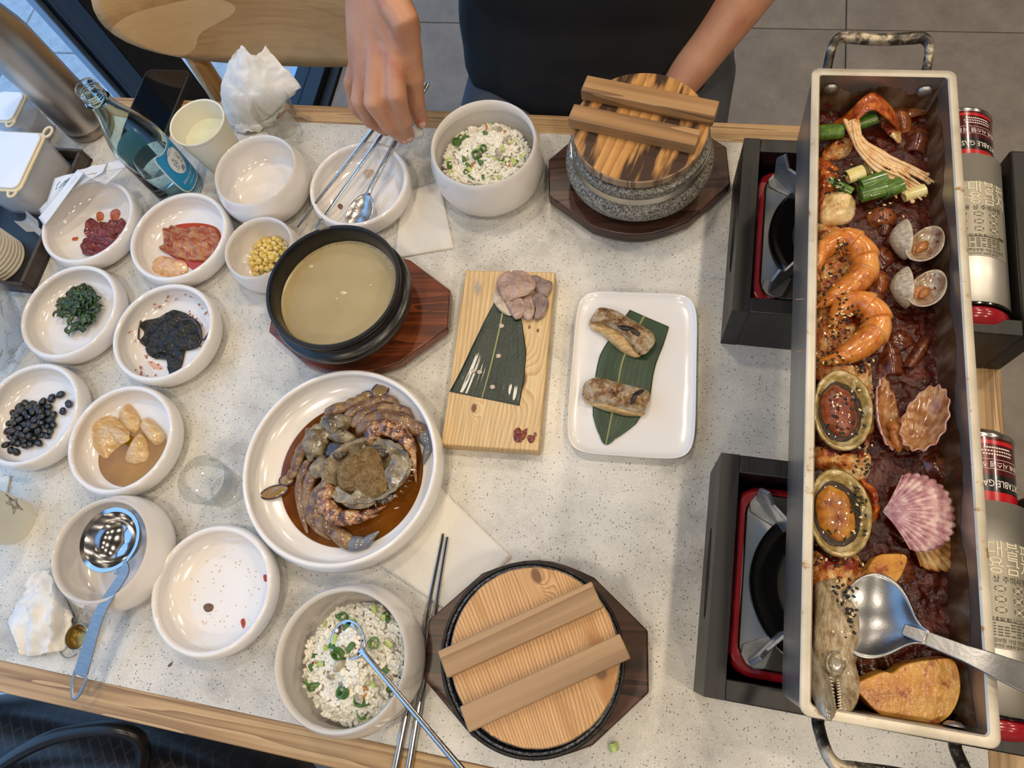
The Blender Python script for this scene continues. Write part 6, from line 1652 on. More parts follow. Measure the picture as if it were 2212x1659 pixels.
def fan_shell(R3, org, L_, spread, depth, ribs, mo, mi, parent, name):
    """scallop fan: apex at the origin, ribs running out along +x"""
    def f(u, v):
        an = (u-.5)*2*spread
        rad_ = L_*(v**.85)*max(.05, cos(an))**.55*(1+.022*cos(u*ribs*2*pi)*(v > .8))
        x = rad_*cos(an); y = rad_*sin(an)*1.0
        q = (x/L_-.5)*2; w_ = y/(L_*.6)
        z = depth*max(0, 1-q*q*.9)*max(0, 1-w_*w_*.75)+.0009*v*cos(u*ribs*2*pi)
        return org+R3 @ Vector((x, y, z))
    o = MB().grid(f, 97, 18).build(name, [mi, mo], parent, 180)
    mod(o, 'SOLIDIFY', thickness=.0012, offset=-1, material_offset=1, material_offset_rim=0)
    return o
sc1 = thing('closed_scallop', 'pink ribbed scallop shell lying closed by the right wall', 'scallop', W(1912, 1108, ZS))
fan_shell(frame((-.12, -.05, 1), (1, .10, .05)), W(1908, 1106, ZS+.012)-Vector(sc1.location), .0480, 1.10, .011, 17, m_scal, m_scali, sc1, 'upper_valve')
fan_shell(frame((.10, .05, 1), (1, -.16, -.02)), W(1940, 1116, ZS+.004)-Vector(sc1.location), .0560, 1.05, .006, 17, m_scaly, m_scali, sc1, 'lower_valve')
sc2_ = thing('opened_scallop', 'opened purple scallop with orange meat in the middle of the pan', 'scallop', W(1950, 960, ZS))
o_ = Vector(sc2_.location)
valve(frame((.62, .05, .78), (-.10, 1, .05)), W(1918, 892, ZS+.011)-o_, .0300, .0150, .0085, m_scal, m_scali, sc2_, 'left_valve', ribs=14)
valve(frame((-.40, .05, .90), (.32, .95, .08)), W(2000, 902, ZS+.022)-o_, .0290, .0155, .0085, m_scal, m_scali, sc2_, 'right_valve', ribs=14)
MB().ell(W(1950, 935, ZS+.006)-o_, (.0105, .0125, .006), 20, 14, None, .4, 170, 2).build('meat', m_clamm, sc2_, 180)
MB().ell(W(1935, 950, ZS+.009)-o_, (.004, .011, .0040), 16, 10, Matrix.Rotation(.3, 3, 'Z'), .3, 220, 5).build('meat', m_clamm, sc2_, 180)
MB().ell(W(1962, 948, ZS+.009)-o_, (.0035, .010, .0038), 16, 10, Matrix.Rotation(-.2, 3, 'Z'), .3, 220, 6).build('meat', m_clamm, sc2_, 180)
# abalones
m_abr = PM('abalone_shell_rim', [(.3, '#5f5a3e'), (.5, '#a38a4e'), (.65, '#c9bd98'), (.8, '#7f8a72')], scale=50, detail=6, rough=.25, bmp=.6, bscale=120, coat=.4)
m_abm = PM('abalone_meat', [(.3, '#4d1a0e'), (.5, '#7d3a22'), (.72, '#98593a')], scale=60, detail=6, rough=.18, bmp=.4, bscale=160, coat=.5)
m_aby = PM('abalone_meat_golden', [(.3, '#6a2c10'), (.5, '#a5691e'), (.75, '#bd8a34')], scale=40, detail=5, rough=.18, bmp=.3, bscale=160, coat=.5)
m_abj = PM('abalone_dark_frill', [(.3, '#160c06'), (.6, '#33200f')], scale=120, rough=.15, coat=.5, bmp=.6)
def abalone(label, c, a, b, rz, mm, mo):
    p0 = W(c[0], c[1], ZS+.008)
    t = thing('abalone', label, 'abalone', p0, (0, 0, rz), 'abalones in the shell')
    def f(u, v):
        th = 2*pi*u; e = 1+.04*nz(cos(th)*2, sin(th)*2, a*500)
        return Vector((a*v*cos(th)*e, b*v*sin(th)*e, -.006+.016*v**2.6))
    o = MB().grid(f, 64, 14, True).build('shell', m_abr, t, 180); solid(o, .0026, 0)
    MB().ell((-.001, 0, .002), (a*.83, b*.83, .0060), 30, 12, None, .12, 160, 2).build('frill', m_abj, t, 180)
    MB().ell((-.002+mo, .0, .0065), (a*.60, b*.66, .0075), 32, 16, Matrix.Rotation(.2, 3, 'Z'), .10, 120, 5).build('meat', mm, t, 180)
    return t
abalone('upper abalone with brown meat in its shell beside the open scallop', (1812, 893), .0225, .0335, .0, m_abm, 0)
abalone('lower abalone with golden brown meat beside the closed scallop', (1805, 1112), .0230, .0330, .05, m_aby, 0)
# fish head
m_fhead = PM('hairtail_head_skin', [(.28, '#4a3a24'), (.42, '#857255'), (.55, '#aa9a7e'), (.72, '#c4b8a0'), (.85, '#96876f')], scale=60, detail=7, nrough=.68, stretch=(1.6, .6, 1), rough=.22, bmp=.6, bscale=130, coat=.4)
m_jaw = PM('hairtail_jaw', [(.3, '#5d5040'), (.6, '#8d8574'), (.8, '#aaa596')], scale=40, stretch=(3, .5, 1), rough=.18, coat=.5)
m_tooth = M('fish_tooth', '#d8cfb8', .3)
fh = thing('fish_head', 'hairtail fish head with open toothed jaws at the near end of the pan', 'fish head', W(1800, 1400, ZS))
fl_ = lambda x, y, z: W(x, y, z)-Vector(fh.location)
MB().rtube(catmull([fl_(1800, 1285, .156), fl_(1808, 1330, .160), fl_(1806, 1375, .164), fl_(1800, 1420, .166), fl_(1796, 1450, .165)], 6), lerp_list([.0150, .0160, .0165, .0150, .0135], 25), 22, flat=.85, up=(0, 0, 1)).build('skull', m_fhead, fh, 180)
MB().rtube(catmull([fl_(1818, 1438, .168), fl_(1830, 1475, .174), fl_(1830, 1510, .182), fl_(1822, 1538, .190)], 6), lerp_list([.0100, .0085, .0066, .0030], 19), 16, flat=.8, up=(0, 0, 1)).build('upper_jaw', m_fhead, fh, 180)
lj = MB().rtube(catmull([fl_(1768, 1405, .162), fl_(1766, 1448, .170), fl_(1774, 1492, .182), fl_(1786, 1532, .196), fl_(1791, 1552, .202)], 6), lerp_list([.0085, .0092, .0085, .0062, .0018], 25), 16, flat=.75, up=(0, 0, 1)).build('lower_jaw', m_jaw, fh, 180)
for k in range(11):
    q = k/10; yb = 1462+78*q
    a = fl_(1784+10*q, yb, .177+.022*q); b = fl_(1800+8*q, yb+3, .180+.020*q)
    MB().tube([a, b], [.0013, .0001], 6).build('tooth', m_tooth, fh)
    a = fl_(1818+2*q, 1468+62*q, .176+.014*q); b = fl_(1807+2*q, 1470+62*q, .179+.014*q)
    MB().tube([a, b], [.0011, .0001], 6).build('tooth', m_tooth, fh)
MB().tube([fl_(1806+21*cos(q), 1432+23*sin(q), .1785-.003*cos(q)) for q in [2*pi*k/28 for k in range(28)]], .0014, 8, closed=True).build('eye_socket', m_jaw, fh, 180)
MB().ell(fl_(1806, 1432, .1765), (.0072, .0080, .0024), 18, 10, None, .25, 260, 3).build('eye', m_jaw, fh, 180)
for (x0, y0, x1, y1) in ((1850, 1258, 1872, 1232), (1852, 1256, 1880, 1242), (1848, 1345, 1876, 1368), (1846, 1335, 1870, 1360), (1846, 1290, 1850, 1320)):
    MB().tube([fl_(x0-16, y0+6, .163), fl_(x0, y0, .166), fl_(x1, y1, .168)], [.0016, .0011, .0003], 6).build('fin_spine', m_shleg, fh)
# potato slices
m_pot = PM('braised_potato', [(.3, '#9c5a1a'), (.5, '#b9812f'), (.72, '#c99a48'), (.86, '#b5742c')], scale=22, detail=5, rough=.25, bmp=.35, bscale=90, coat=.25, spots=[(26, .60, '#8a3414', .08), (55, .64, '#7e2210', .05)])
def slab(label, px, z, h_, tilt, name='potato_slice'):
    pts = world_outline(px, z, 5); c = sum(pts, Vector())/len(pts)
    o = MB().prism([(p_.x-c.x, p_.y-c.y) for p_ in pts], -h_/2, h_/2, .0007, .0008).build(name, m_pot, None, 22, loc=c, rot=tilt)
    return tag(o, label, 'potato', 'braised potato pieces')
slab('half-round potato slice at the near end of the pan', [(1840, 1478), (1872, 1458), (1900, 1448), (1918, 1450), (1945, 1432), (2000, 1422), (2046, 1422), (2064, 1455), (2066, 1500), (2045, 1545), (2000, 1572), (1955, 1574), (1900, 1545), (1862, 1510)], .166, .013, (.10, .06, 0))
slab('golden potato wedge half hidden behind the serving spoon', [(1862, 1246), (1884, 1205), (1920, 1198), (1952, 1202), (1948, 1230), (1925, 1262), (1880, 1258)], .160, .012, (.0, .05, 0))
# serving spoon lying in the pan
m_serv = PM('worn_spoon_steel', [(.3, '#7d7e80'), (.7, '#9c9d9f')], scale=20, rough=.3, metal=1, bmp=.05, bscale=200)
sv = thing('serving_spoon', 'broad steel serving spoon resting on the pan rim', 'spoon', W(1905, 1325, ZS+.02))
so = Vector(sv.location)
d_ = (W(2212, 1465, .204)-W(1990, 1372, .186)).normalized()
def lerp_at(vals, t):
    k = min(int(t*(len(vals)-1)), len(vals)-2); f = t*(len(vals)-1)-k; return vals[k]*(1-f)+vals[k+1]*f
def spb(u, v):
    # pointed at the neck, blunt and wide at the tip
    L_ = .056; q = u
    w_ = lerp_at([.0050, .0062, .0100, .0165, .0225, .0268, .0296, .0310, .0312, .0300, .0268, .0210, .0090], q)
    s_ = (v-.5)*2
    sd_ = d_.cross(Vector((0, 0, 1))).normalized()
    p_ = W(1998, 1378, .186)-d_*(L_*q)
    z_ = -.020*q**.9-.0095*(1-s_*s_)*sin(pi*min(1, q))**.8
    return Vector((p_.x, p_.y, 0))+sd_*(s_*w_)+Vector((0, 0, T+.190+z_))-so
o = MB().grid(spb, 28, 21).build('bowl', m_serv, sv, 180); solid(o, .0013, 0)
a_ = W(1996, 1376, .189)-so; e_ = W(2300, 1502, .216)-so
hp_ = catmull([a_-d_*.012+Vector((0, 0, -.0035)), a_+d_*.010+Vector((0, 0, .0005)), a_.lerp(e_, .5)+Vector((0, 0, .003)), e_], 8)
bev(strap(hp_, lerp_list([.0040, .0050, .0056, .0085, .0100], len(hp_)), .0012).build('handle', m_serv, sv), .0006)
# sesame seeds over the fish, shrimps and abalones
def seeds(name, mat, label, clusters, n_each, seed, size):
    r_ = random.Random(seed); mb = MB()
    for (x, y, sx, sy, z, n) in clusters:
        for k in range(int(n*n_each)):
            p_ = W(x+r_.gauss(0, sx), y+r_.gauss(0, sy), z+r_.uniform(-.001, .0015))
            if not (.1858-.052 < p_.x < .1858+.052): continue
            M3 = Matrix.Rotation(r_.uniform(0, 2*pi), 3, 'Z') @ Matrix.Rotation(r_.uniform(-.5, .5), 3, 'Y')
            mb.ell(p_-Vector((0, 0, T)), (size, size*.58, size*.36), 7, 5, M3)
    tag(mb.build(name, mat, None, 180, loc=(0, 0, T)), label, 'sesame', None, 'stuff')
CL = [(1818, 372, 14, 12, .163, 26), (1800, 405, 16, 10, .164, 10), (1820, 530, 14, 8, .176, 10), (1800, 590, 22, 16, .172, 14), (1830, 640, 16, 10, .174, 10), (1835, 680, 22, 14, .176, 22), (1810, 720, 16, 16, .172, 12),
      (1800, 775, 22, 8, .172, 14), (1850, 790, 16, 9, .163, 14), (1825, 880, 26, 34, .176, 22), (1860, 970, 16, 8, .164, 12), (1870, 1005, 10, 12, .164, 8), (1855, 1090, 10, 24, .170, 16), (1830, 1150, 26, 10, .168, 10), (1800, 1208, 30, 8, .165, 10),
      (1830, 1280, 14, 14, .175, 14), (1840, 1330, 8, 22, .176, 10), (1855, 1455, 12, 12, .158, 7), (1900, 400, 30, 40, .166, 12), (1915, 480, 30, 26, .161, 10)]
seeds('black_sesame_seeds', m_sesb, 'black sesame seeds scattered over the stew', CL, 1.5, 4, .0017)
seeds('white_sesame_seeds', m_sesw, 'pale sesame seeds scattered over the stew', CL, .45, 9, .0016)
# ------------------------------------------------------------------ napkins, wrapper, bags
m_nap = PM_('white_tissue', [(.35, '#d9d6d0'), (.65, '#e6e4df')], scale=40, rough=.9, bmp=.5, bscale=420, bdist=.0015)
def wave_tissue():
    m, nt, b = base_mat('embossed_napkin'); v = coords(nt)
    w = ND(nt, 'ShaderNodeTexWave', Scale=190, Distortion=3.0, Detail=1); w.bands_direction = 'DIAGONAL'; nt.links.new(v, w.inputs['Vector'])
    b.inputs['Base Color'].default_value = C('#dcd8d0'); sp(b, rough=.9)
    bump(nt, b, w.outputs['Fac'], .35, .0008); return m
m_emb = wave_tissue()
def flat_napkin(label, px, z=.0006, layers=2, seed=0):
    pts = [W(x, y, 0) for x, y in px]; c = sum(pts, Vector())/4
    t = thing('paper_napkin', label, 'napkin', c)
    for k in range(layers):
        def f(u, v):
            p_ = pts[0].lerp(pts[1], u).lerp(pts[3].lerp(pts[2], u), v)-c
            p_ = Matrix.Rotation(.015*k, 3, 'Z') @ p_*(1-.004*k)
            return Vector((p_.x, p_.y, z+.0007*k+.0005*(1+nz(p_.x, p_.y, seed+k, 45))))
        o = MB().grid(f, 24, 24).build('sheet', m_emb, t, 180); solid(o, .0003, 0)
    return t
flat_napkin('flat paper napkin under the black pot and far rice bowl', [(870, 415), (952, 392), (980, 538), (850, 560)], seed=2)
flat_napkin('embossed paper napkin under the crab plate rim', [(930, 1030), (1105, 1205), (978, 1330), (800, 1205)], seed=5)
flat_napkin('small folded napkin at the left frame edge above the star cup', [(-30, 1035), (26, 1028), (14, 1085), (-40, 1090)], .0006, 3, 7)
def crumple(name, label, cat, pts, z0, seed, nu=36, nv=36, amp=.005, mat=None, th=.0004):
    """pts: 4 rows of 4 (px, py, z) control points"""
    G_ = [[W(*p_) for p_ in row] for row in pts]
    org = W(pts[1][1][0], pts[1][1][1], 0); n = len(G_); m_ = len(G_[0])
    def cr(P, t):
        k = min(int(t*(len(P)-1)), len(P)-2); f = t*(len(P)-1)-k
        p0, p1, p2, p3 = P[max(k-1, 0)], P[k], P[k+1], P[min(k+2, len(P)-1)]
        return .5*((2*p1)+(p2-p0)*f+(2*p0-5*p1+4*p2-p3)*f*f+(3*p1-p0-3*p2+p3)*f**3)
    def f(u, v):
        p_ = cr([cr(row, u) for row in G_], v)
        d = abs(nz(u*3.6, v*3.6, seed))*amp*2.4+abs(nz(u*8, v*8, seed+2))*amp*1.3+abs(nz(u*16, v*16, seed+4))*amp*.5-amp*.7
        q = p_+Vector((nz(u*4, v*4, seed+5)*amp*.5, nz(u*4, v*4, seed+8)*amp*.5, d))
        q.z = max(q.z, T+.0008)
        return q-org
    o = MB().grid(f, nu, nv).build(name, mat or m_nap, None, 60, loc=org); solid(o, th, 0)
    return tag(o, label, cat)
crumple('crumpled_napkin', 'crumpled white napkin standing behind the far shot glass', 'napkin',
        [[(505, 130, .085), (522, 98, .10), (545, 120, .095), (575, 100, .09)], [(482, 165, .06), (520, 150, .085), (570, 150, .08), (612, 145, .075)], [(478, 220, .03), (515, 210, .055), (565, 205, .06), (650, 185, .055)], [(500, 275, .002), (520, 280, .002), (560, 270, .01), (630, 205, .045)]], 0, 3, amp=.004)
crumple('crumpled_napkin', 'folded napkin layer lying under the far crumpled napkin', 'napkin',
        [[(480, 200, .02), (520, 200, .03), (560, 200, .03), (615, 200, .03)], [(486, 240, .008), (520, 240, .02), (565, 240, .02), (615, 230, .02)], [(500, 270, .003), (525, 272, .010), (560, 268, .012), (600, 255, .012)], [(510, 284, .001), (530, 290, .001), (562, 286, .001), (590, 270, .004)]], 0, 8, amp=.004)
crumple('crumpled_napkin', 'crumpled white napkin beside the bottle cap at the near edge', 'napkin',
        [[(70, 1245, .012), (88, 1228, .02), (110, 1240, .02), (118, 1258, .006)], [(45, 1290, .012), (75, 1280, .028), (115, 1290, .028), (150, 1310, .006)], [(18, 1340, .002), (60, 1345, .020), (115, 1350, .022), (165, 1335, .004)], [(52, 1405, .001), (62, 1418, .002), (110, 1412, .006), (142, 1402, .001)]], 0, 5, amp=.006)
m_film = bpy.data.materials.new('clear_plastic_film'); m_film.use_nodes = True
_nt = m_film.node_tree; _nt.nodes.clear()
_o = _nt.nodes.new('ShaderNodeOutputMaterial'); _mx = _nt.nodes.new('ShaderNodeMixShader'); _mx.inputs[0].default_value = .32
_t = _nt.nodes.new('ShaderNodeBsdfTransparent'); _t.inputs[0].default_value = (.92, .93, .93, 1)
_p = _nt.nodes.new('ShaderNodeBsdfPrincipled'); _p.inputs['Base Color'].default_value = (.75, .76, .76, 1); _p.inputs['Roughness'].default_value = .2
_nt.links.new(_t.outputs[0], _mx.inputs[1]); _nt.links.new(_p.outputs[0], _mx.inputs[2]); _nt.links.new(_mx.outputs[0], _o.inputs[0])
crumple('plastic_bag', 'crumpled clear plastic bag at the left frame edge below the tray', 'plastic bag',
        [[(-70, 610, .03), (-30, 610, .05), (5, 612, .03), (22, 640, .004)], [(-75, 660, .05), (-30, 660, .07), (10, 660, .05), (45, 690, .008)], [(-75, 720, .05), (-30, 720, .07), (10, 725, .05), (48, 735, .006)], [(-70, 800, .01), (-30, 810, .03), (0, 800, .02), (30, 780, .002)]], 0, 9, 30, 30, .010, m_film, .0003)
m_wrap = M('white_plastic_wrapper', '#dcdde0', .3, trans=.0, alpha=1.0)
m_wprint = M('wrapper_print_grey', '#5c6672', .5)
wr_ = thing('torn_wrapper', 'torn white plastic wrapper lying over the far left side dish', 'wrapper', W(165, 400, .040))
def facet(name, quad, amp=.002, seed=1, mat=None):
    P = [W(*q)-Vector(wr_.location) for q in quad]
    def f(u, v):
        p_ = P[0].lerp(P[1], u).lerp(P[3].lerp(P[2], u), v)
        return p_+Vector((0, 0, amp*nz(u*4, v*4, seed)*min(1, 6*u*(1-u))))
    o = MB().grid(f, 18, 10).build(name, mat or m_wrap, wr_, 180); solid(o, .0003, 0); return o
facet('sheet', [(83, 470, .040), (168, 366, .062), (182, 372, .062), (96, 488, .038)], .001, 2)
f1 = facet('sheet', [(84, 452, .034), (165, 370, .058), (166, 382, .060), (92, 470, .040)], .001, 3)
f2 = facet('sheet', [(118, 385, .050), (232, 352, .056), (222, 372, .060), (100, 440, .040)], .002, 6)
facet('sheet', [(165, 368, .062), (262, 344, .052), (276, 360, .050), (185, 378, .060)], .002, 4)
facet('sheet', [(182, 376, .060), (276, 358, .050), (228, 400, .044), (192, 384, .058)], .002, 5)
for (x0, y0, x1, y1) in ((122, 402, 130, 392), (128, 406, 142, 390), (136, 402, 148, 388), (120, 410, 124, 404), (140, 394, 150, 384)):
    q0, q1 = W(x0, y0, .0535)-Vector(wr_.location), W(x1, y1, .0545)-Vector(wr_.location)
    MB().tube([q0, q1], .0007, 5, flat=.3, up=(0, 0, 1)).build('printed_stroke', m_wprint, f2)
# ------------------------------------------------------------------ woven black bag on the near chair
def woven():
    m, nt, b = base_mat('black_woven_leather'); v = coords(nt, (1, 1, 1), (0, 0, .75))
    br = ND(nt, 'ShaderNodeTexBrick', Scale=34); br.inputs['Mortar Size'].default_value = .035; br.inputs['Brick Width'].default_value = .9; br.inputs['Row Height'].default_value = .36; br.offset = .5
    nt.links.new(v, br.inputs['Vector'])
    br.inputs['Color1'].default_value = C('#0d0d10'); br.inputs['Color2'].default_value = C('#15151a'); br.inputs['Mortar'].default_value = C('#2c2723')
    nt.links.new(br.outputs['Color'], b.inputs['Base Color']); sp(b, rough=.34)
    bump(nt, b, br.outputs['Fac'], -.6, .002); return m
m_wov = woven()
m_hdl = M('black_rolled_leather', '#0b0b0d', .32)
bag = thing('woven_tote_bag', 'black woven tote bag with rolled handle under the near table edge', 'bag', (-.590, -.325, .457))
def bagf(u, v):
    a = 2*pi*u; n_ = 3.2; c_, s_ = cos(a), sin(a); k = (abs(c_)**n_+abs(s_)**n_)**(-1/n_)
    zz = [0, 0, .03, .08, .13, .165, .185, .195, .198][round(v*8)]; rr = [0, .92, 1.0, 1.02, 1.0, .96, .88, .6, 0][round(v*8)]
    return Vector((.275*k*c_*rr, .150*k*s_*rr, zz+.004*nz(c_*k*rr*3, s_*k*rr*3, 2)))
MB().grid(bagf, 72, 9, True).build('bag_body', m_wov, bag, 180)
hpts = [W(x, y, z)-Vector(bag.location) for x, y, z in ((-40, 1690, -.085), (20, 1640, -.060), (100, 1598, -.045), (180, 1578, -.040), (250, 1574, -.040), (296, 1590, -.050), (310, 1625, -.070), (300, 1680, -.100))]
MB().rtube(catmull(hpts, 6), .0078, 14).build('handle', m_hdl, bag)
# ------------------------------------------------------------------ person across the table
m_skinp = PM_('skin', [(.3, '#b07a5e'), (.55, '#bd8a6c'), (.8, '#c69678')], scale=18, detail=5, rough=.45, sss=.12, ssss=.01, bmp=.08, bscale=260, spots=[(22, .60, '#b5705a', .14)])
m_shirt = PM_('black_cotton', [(.35, '#030304'), (.7, '#070708')], scale=12, rough=.75, bmp=.1, bscale=600)
m_trou = PM_('grey_trousers', [(.35, '#3a3c42'), (.7, '#484a50')], scale=14, rough=.8, bmp=.1, bscale=500)
m_hair = M('black_hair', '#0c0a09', .5)
m_nail = M('fingernail', '#c9a08c', .25)
m_shoe = M('dark_shoe', '#17171a', .6)
person = thing('person', 'person in a black T-shirt and grey trousers reaching over the table', 'person', (-.135, .93, 0))
PO = Vector(person.location)
def fuse(name, mb, mat, parent, voxel, smooth_it, origin):
    me = bpy.data.meshes.new(name); me.from_pydata([tuple(Vector(v)-origin) for v in mb.v], [], mb.f); me.update()
    tmp = bpy.data.objects.new(name, me); col.objects.link(tmp)
    mod(tmp, 'REMESH', mode='VOXEL', voxel_size=voxel)
    mod(tmp, 'SMOOTH', factor=.5, iterations=smooth_it)
    dg = bpy.context.evaluated_depsgraph_get()
    me2 = bpy.data.meshes.new_from_object(tmp.evaluated_get(dg))
    bpy.data.objects.remove(tmp); bpy.data.meshes.remove(me)
    me2.name = name; me2.materials.clear(); me2.materials.append(mat)
    for p_ in me2.polygons: p_.use_smooth = True
    o = bpy.data.objects.new(name, me2); col.objects.link(o); o.parent = parent
    return o
tz = lambda x, y, z: Vector((x, y, T+z))
bd = MB()
def limb(pts, rad, seg=18, flat=1.0, up=None):
    P = catmull(pts, 5); bd.rtube(P, lerp_list(rad, len(P)), seg, flat=flat, up=up)
wrist = tz(-.336, .622, .232)
fingers = {'index': [(852, 100, .170), (856, 206, .134), (871, 262, .095), (882, 292, .066)],
           'middle': [(815, 98, .168), (808, 222, .128), (842, 272, .092), (870, 298, .064)],
           'ring': [(787, 112, .158), (778, 218, .114), (800, 260, .078), (834, 282, .056)],
           'pinky': [(774, 126, .146), (758, 180, .114), (768, 236, .082), (796, 262, .060)],
           'thumb': [(884, 108, .162), (891, 165, .130), (896, 222, .094), (910, 262, .068)]}
rads = {'index': (.0130, .0122, .0106, .0084), 'middle': (.0134, .0124, .0106, .0084), 'ring': (.0122, .0112, .0096, .0078), 'pinky': (.0108, .0096, .0082, .0066), 'thumb': (.0150, .0140, .0122, .0094)}
FP = {}
for k, ch in fingers.items():
    P = [W(*c) for c in ch]; FP[k] = P
    q = []
    R2 = []
    for i in range(3):
        for s_ in range(4):
            t_ = s_/4; q.append(P[i].lerp(P[i+1], t_)); r0, r1 = rads[k][i], rads[k][i+1]
            R2.append((r0+(r1-r0)*t_)*(1.06 if s_ == 0 and i else 1.0-.05*sin(pi*t_)))
    q.append(P[3]); R2.append(rads[k][3])
    bd.rtube(q, R2, 14)
    # metacarpal inside the palm
    if k != 'thumb': bd.rtube([wrist.lerp(P[0], .12), wrist.lerp(P[0], .6)+Vector((0, 0, .002)), P[0]], [.020, .0155, .0125], 14)
bd.rtube([wrist+Vector((.012, -.004, -.004)), W(874, 46, .200), FP['thumb'][0]], [.019, .0165, .0140], 14)
bd.rtube([FP['index'][0], FP['middle'][0], FP['ring'][0], FP['pinky'][0]], [.0118, .0120, .0112, .0098], 14)
bd.rtube([FP['index'][0]+Vector((0, .012, -.012)), FP['ring'][0]+Vector((0, .012, -.012)), FP['pinky'][0]+Vector((0, .006, -.008))], [.0125, .0125, .0095], 14)
limb([wrist, tz(-.345, .66, .250), tz(-.372, .75, .275), tz(-.402, .862, .300)], [.0265, .0290, .0385, .0430])
limb([tz(-.402, .862, .300), tz(-.375, .92, .39), tz(-.330, .960, .462)], [.043, .050, .058])
# other arm resting in the lap
limb([tz(.140, .985, .030), tz(.080, .888, -.022), tz(.035, .825, -.062), tz(.004, .782, -.088)], [.042, .0395, .0310, .0260])
limb([tz(.140, .985, .030), tz(.120, .985, .25), tz(.070, .965, .462)], [.043, .050, .058])
bd.rtube([tz(.004, .782, -.088), tz(-.014, .752, -.104), tz(-.026, .726, -.116)], [.026, .033, .031], 16, flat=.62, up=(0, 0, 1))
for i, (dx, ln) in enumerate(((-.024, .052), (-.008, .060), (.008, .058), (.022, .046))):
    a = tz(-.024+dx, .722-.003*i, -.112); bd.rtube([a, a+Vector((-.006, -ln*.5, -.008)), a+Vector((-.010, -ln*.85, -.024))], [.0095, .0088, .0070], 12)
a = tz(-.010, .765, -.092); bd.rtube([a, a+Vector((-.040, -.012, -.004)), a+Vector((-.062, -.030, -.012))], [.013, .0112, .0085], 12)
# trunk, neck, head
limb([tz(-.135, .945, -.18), tz(-.135, .955, .0), tz(-.132, .965, .20), tz(-.130, .970, .40)], [.105, .100, .115, .105], 22)
limb([tz(-.330, .960, .462), tz(-.13, .970, .47), tz(.070, .965, .462)], [.056, .075, .056], 18)
limb([tz(-.130, .968, .44), tz(-.130, .955, .60)], [.062, .056], 18)
bd.ell(tz(-.130, .930, .715), (.074, .094, .112), 26, 20)
bd.ell(tz(-.130, .895, .645), (.048, .050, .045), 18, 12)
bd.rtube([tz(-.130, .836, .735), tz(-.130, .818, .700)], [.010, .014], 10)
for sx in (-1, 1):
    bd.ell(tz(-.130+sx*.076, .945, .705), (.010, .020, .032), 12, 10)
    bd.ell(tz(-.130+sx*.030, .848, .742), (.020, .010, .008), 12, 8)
bd.rtube([tz(-.150, .842, .660), tz(-.130, .838, .658), tz(-.110, .842, .660)], [.005, .008, .005], 8)
body = fuse('body', bd, m_skinp, person, .0030, 5, PO)
for k in ('index', 'middle', 'thumb'):
    P = FP[k]; d_ = (P[3]-P[2]).normalized(); up_ = (Vector((0, 0, T+CAM_H))-P[3]).normalized(); n_ = (up_-up_.dot(d_)*d_).normalized(); s_ = d_.cross(n_)
    R3 = Matrix((d_, s_, n_)).transposed()
    MB().ell(P[3]+n_*(rads[k][3]*.80)-d_*.001-PO, (.0062, .0046, .0020), 14, 8, R3).build('fingernail', m_nail, body, 180)
MB().ell(tz(-.130, .955, .765)-PO, (.083, .097, .085), 28, 20, None, .05, 30, 3).build('hair', m_hair, person, 180)
for sx in (-1, 1): MB().ell(tz(-.130+sx*.030, .8405, .728)-PO, (.011, .005, .005), 12, 8).build('eye', M('eye_dark', '#120d0b', .2), person, 180)
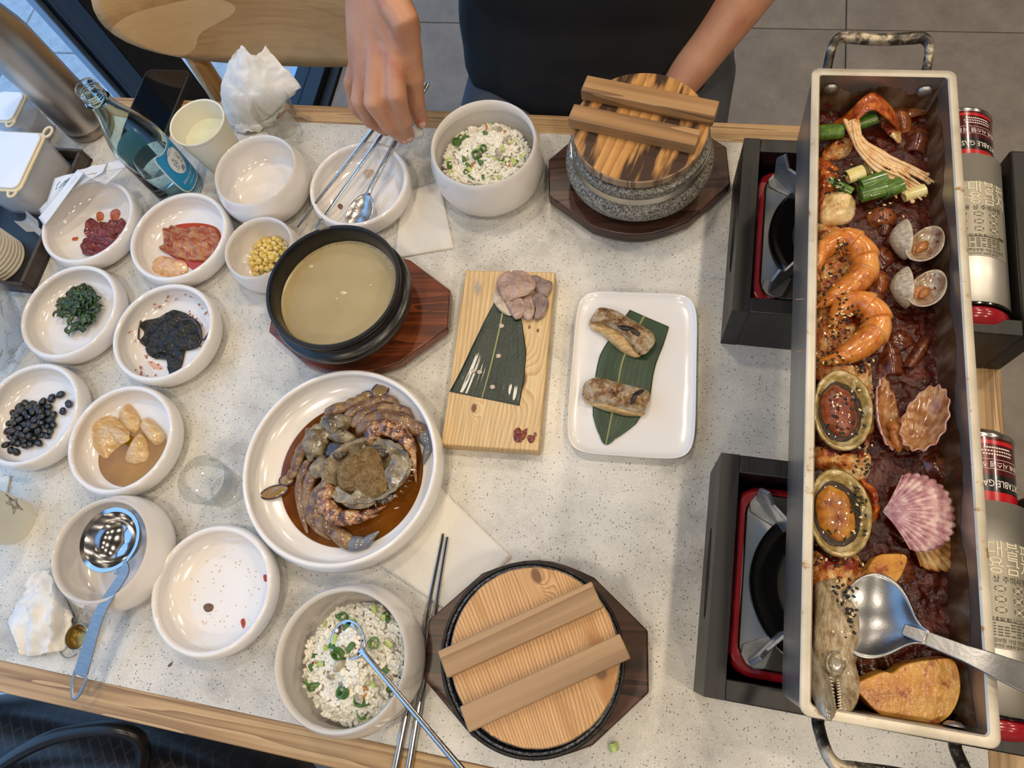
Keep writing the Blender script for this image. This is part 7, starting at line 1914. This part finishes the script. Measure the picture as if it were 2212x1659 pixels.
# T-shirt: lofted rings, hem draped on the lap
secs_ = [(-.165, -.142, .900, .198, .140), (-.130, -.143, .902, .204, .142), (-.08, -.143, .918, .204, .134), (-.02, -.142, .932, .202, .128), (.06, -.140, .940, .203, .126), (.16, -.137, .950, .208, .128), (.28, -.134, .958, .216, .130), (.38, -.132, .964, .212, .120), (.445, -.131, .966, .185, .100), (.485, -.130, .968, .130, .080), (.505, -.130, .967, .078, .066)]
def shirt(u, v):
    a = 2*pi*u; t_ = v*(len(secs_)-1); k = min(int(t_), len(secs_)-2); f = t_-k
    z, x0, y0, hx_, hy_ = [secs_[k][i]*(1-f)+secs_[k+1][i]*f for i in range(5)]
    c_, s_ = cos(a), sin(a); n_ = 2.5; kk = (abs(c_)**n_+abs(s_)**n_)**(-1/n_)
    fold = 1+.045*nz(c_*1.6, s_*1.6+z*5, z*7)+.02*nz(c_*5+z*9, s_*5, z*16)
    if z < -.1: fold += .03*sin(a*7+1)*min(1, (-.1-z)/.06)
    return tz(x0+hx_*kk*c_*fold, y0+hy_*kk*s_*fold, z+.008*nz(c_*2, s_*2, 4))-PO
sh = MB().grid(shirt, 96, 54, True).build('t_shirt', m_shirt, person, 180); solid(sh, .003, 0)
for pth, rr in (([tz(-.30, .962, .452), tz(-.345, .945, .425), tz(-.378, .915, .375)], (.075, .078, .074)), ([tz(.04, .965, .452), tz(.085, .968, .425), tz(.112, .978, .335)], (.075, .078, .074))):
    P = catmull(pth, 6); o = MB().tube([p_-PO for p_ in P], lerp_list(rr, len(P)), 24, caps=False).build('sleeve', m_shirt, person, 180); solid(o, .003, 0)
# trousers
tb_ = MB()
def tl(pts, rad): 
    P = catmull(pts, 5); tb_.rtube(P, lerp_list(rad, len(P)), 20)
tl([tz(-.255, .965, -.225), tz(-.135, .975, -.21), tz(-.010, .965, -.225)], [.100, .108, .100])
tl([tz(-.265, .930, -.225), tz(-.272, .76, -.222), tz(-.285, .56, -.225), tz(-.290, .42, -.230)], [.098, .092, .078, .066])
tl([tz(-.005, .930, -.225), tz(-.006, .76, -.222), tz(.010, .56, -.225), tz(.020, .42, -.230)], [.098, .090, .078, .066])
tl([tz(-.290, .42, -.235), tz(-.290, .43, -.45), tz(-.290, .45, -.665)], [.066, .056, .050])
tl([tz(.020, .42, -.235), tz(.022, .43, -.45), tz(.022, .45, -.665)], [.066, .056, .050])
fuse('trousers', tb_, m_trou, person, .008, 4, PO)
for x in (-.290, .022):
    s_ = MB(); s_.rtube([tz(x, .48, -.700), tz(x, .42, -.702), tz(x, .335, -.712)], [.040, .043, .034], 16, flat=.86, up=(0, 0, 1))
    s_.v = [(v[0]-PO.x, v[1]-PO.y, max(v[2], .0)) for v in s_.v]
    s_.build('shoe', m_shoe, person, 180)
m_morsel = PM_('white_morsel', [(.4, '#d9d4c6'), (.6, '#ebe8de')], scale=200, rough=.5, bmp=.3)
p_ = W(903, 284, .052)
tag(MB().ell((0, 0, 0), (.0065, .0085, .0110), 16, 12, None, .25, 200, 3).build('white_morsel', m_morsel, None, 180, loc=p_), "small white morsel pinched in the person's fingertips", 'morsel')
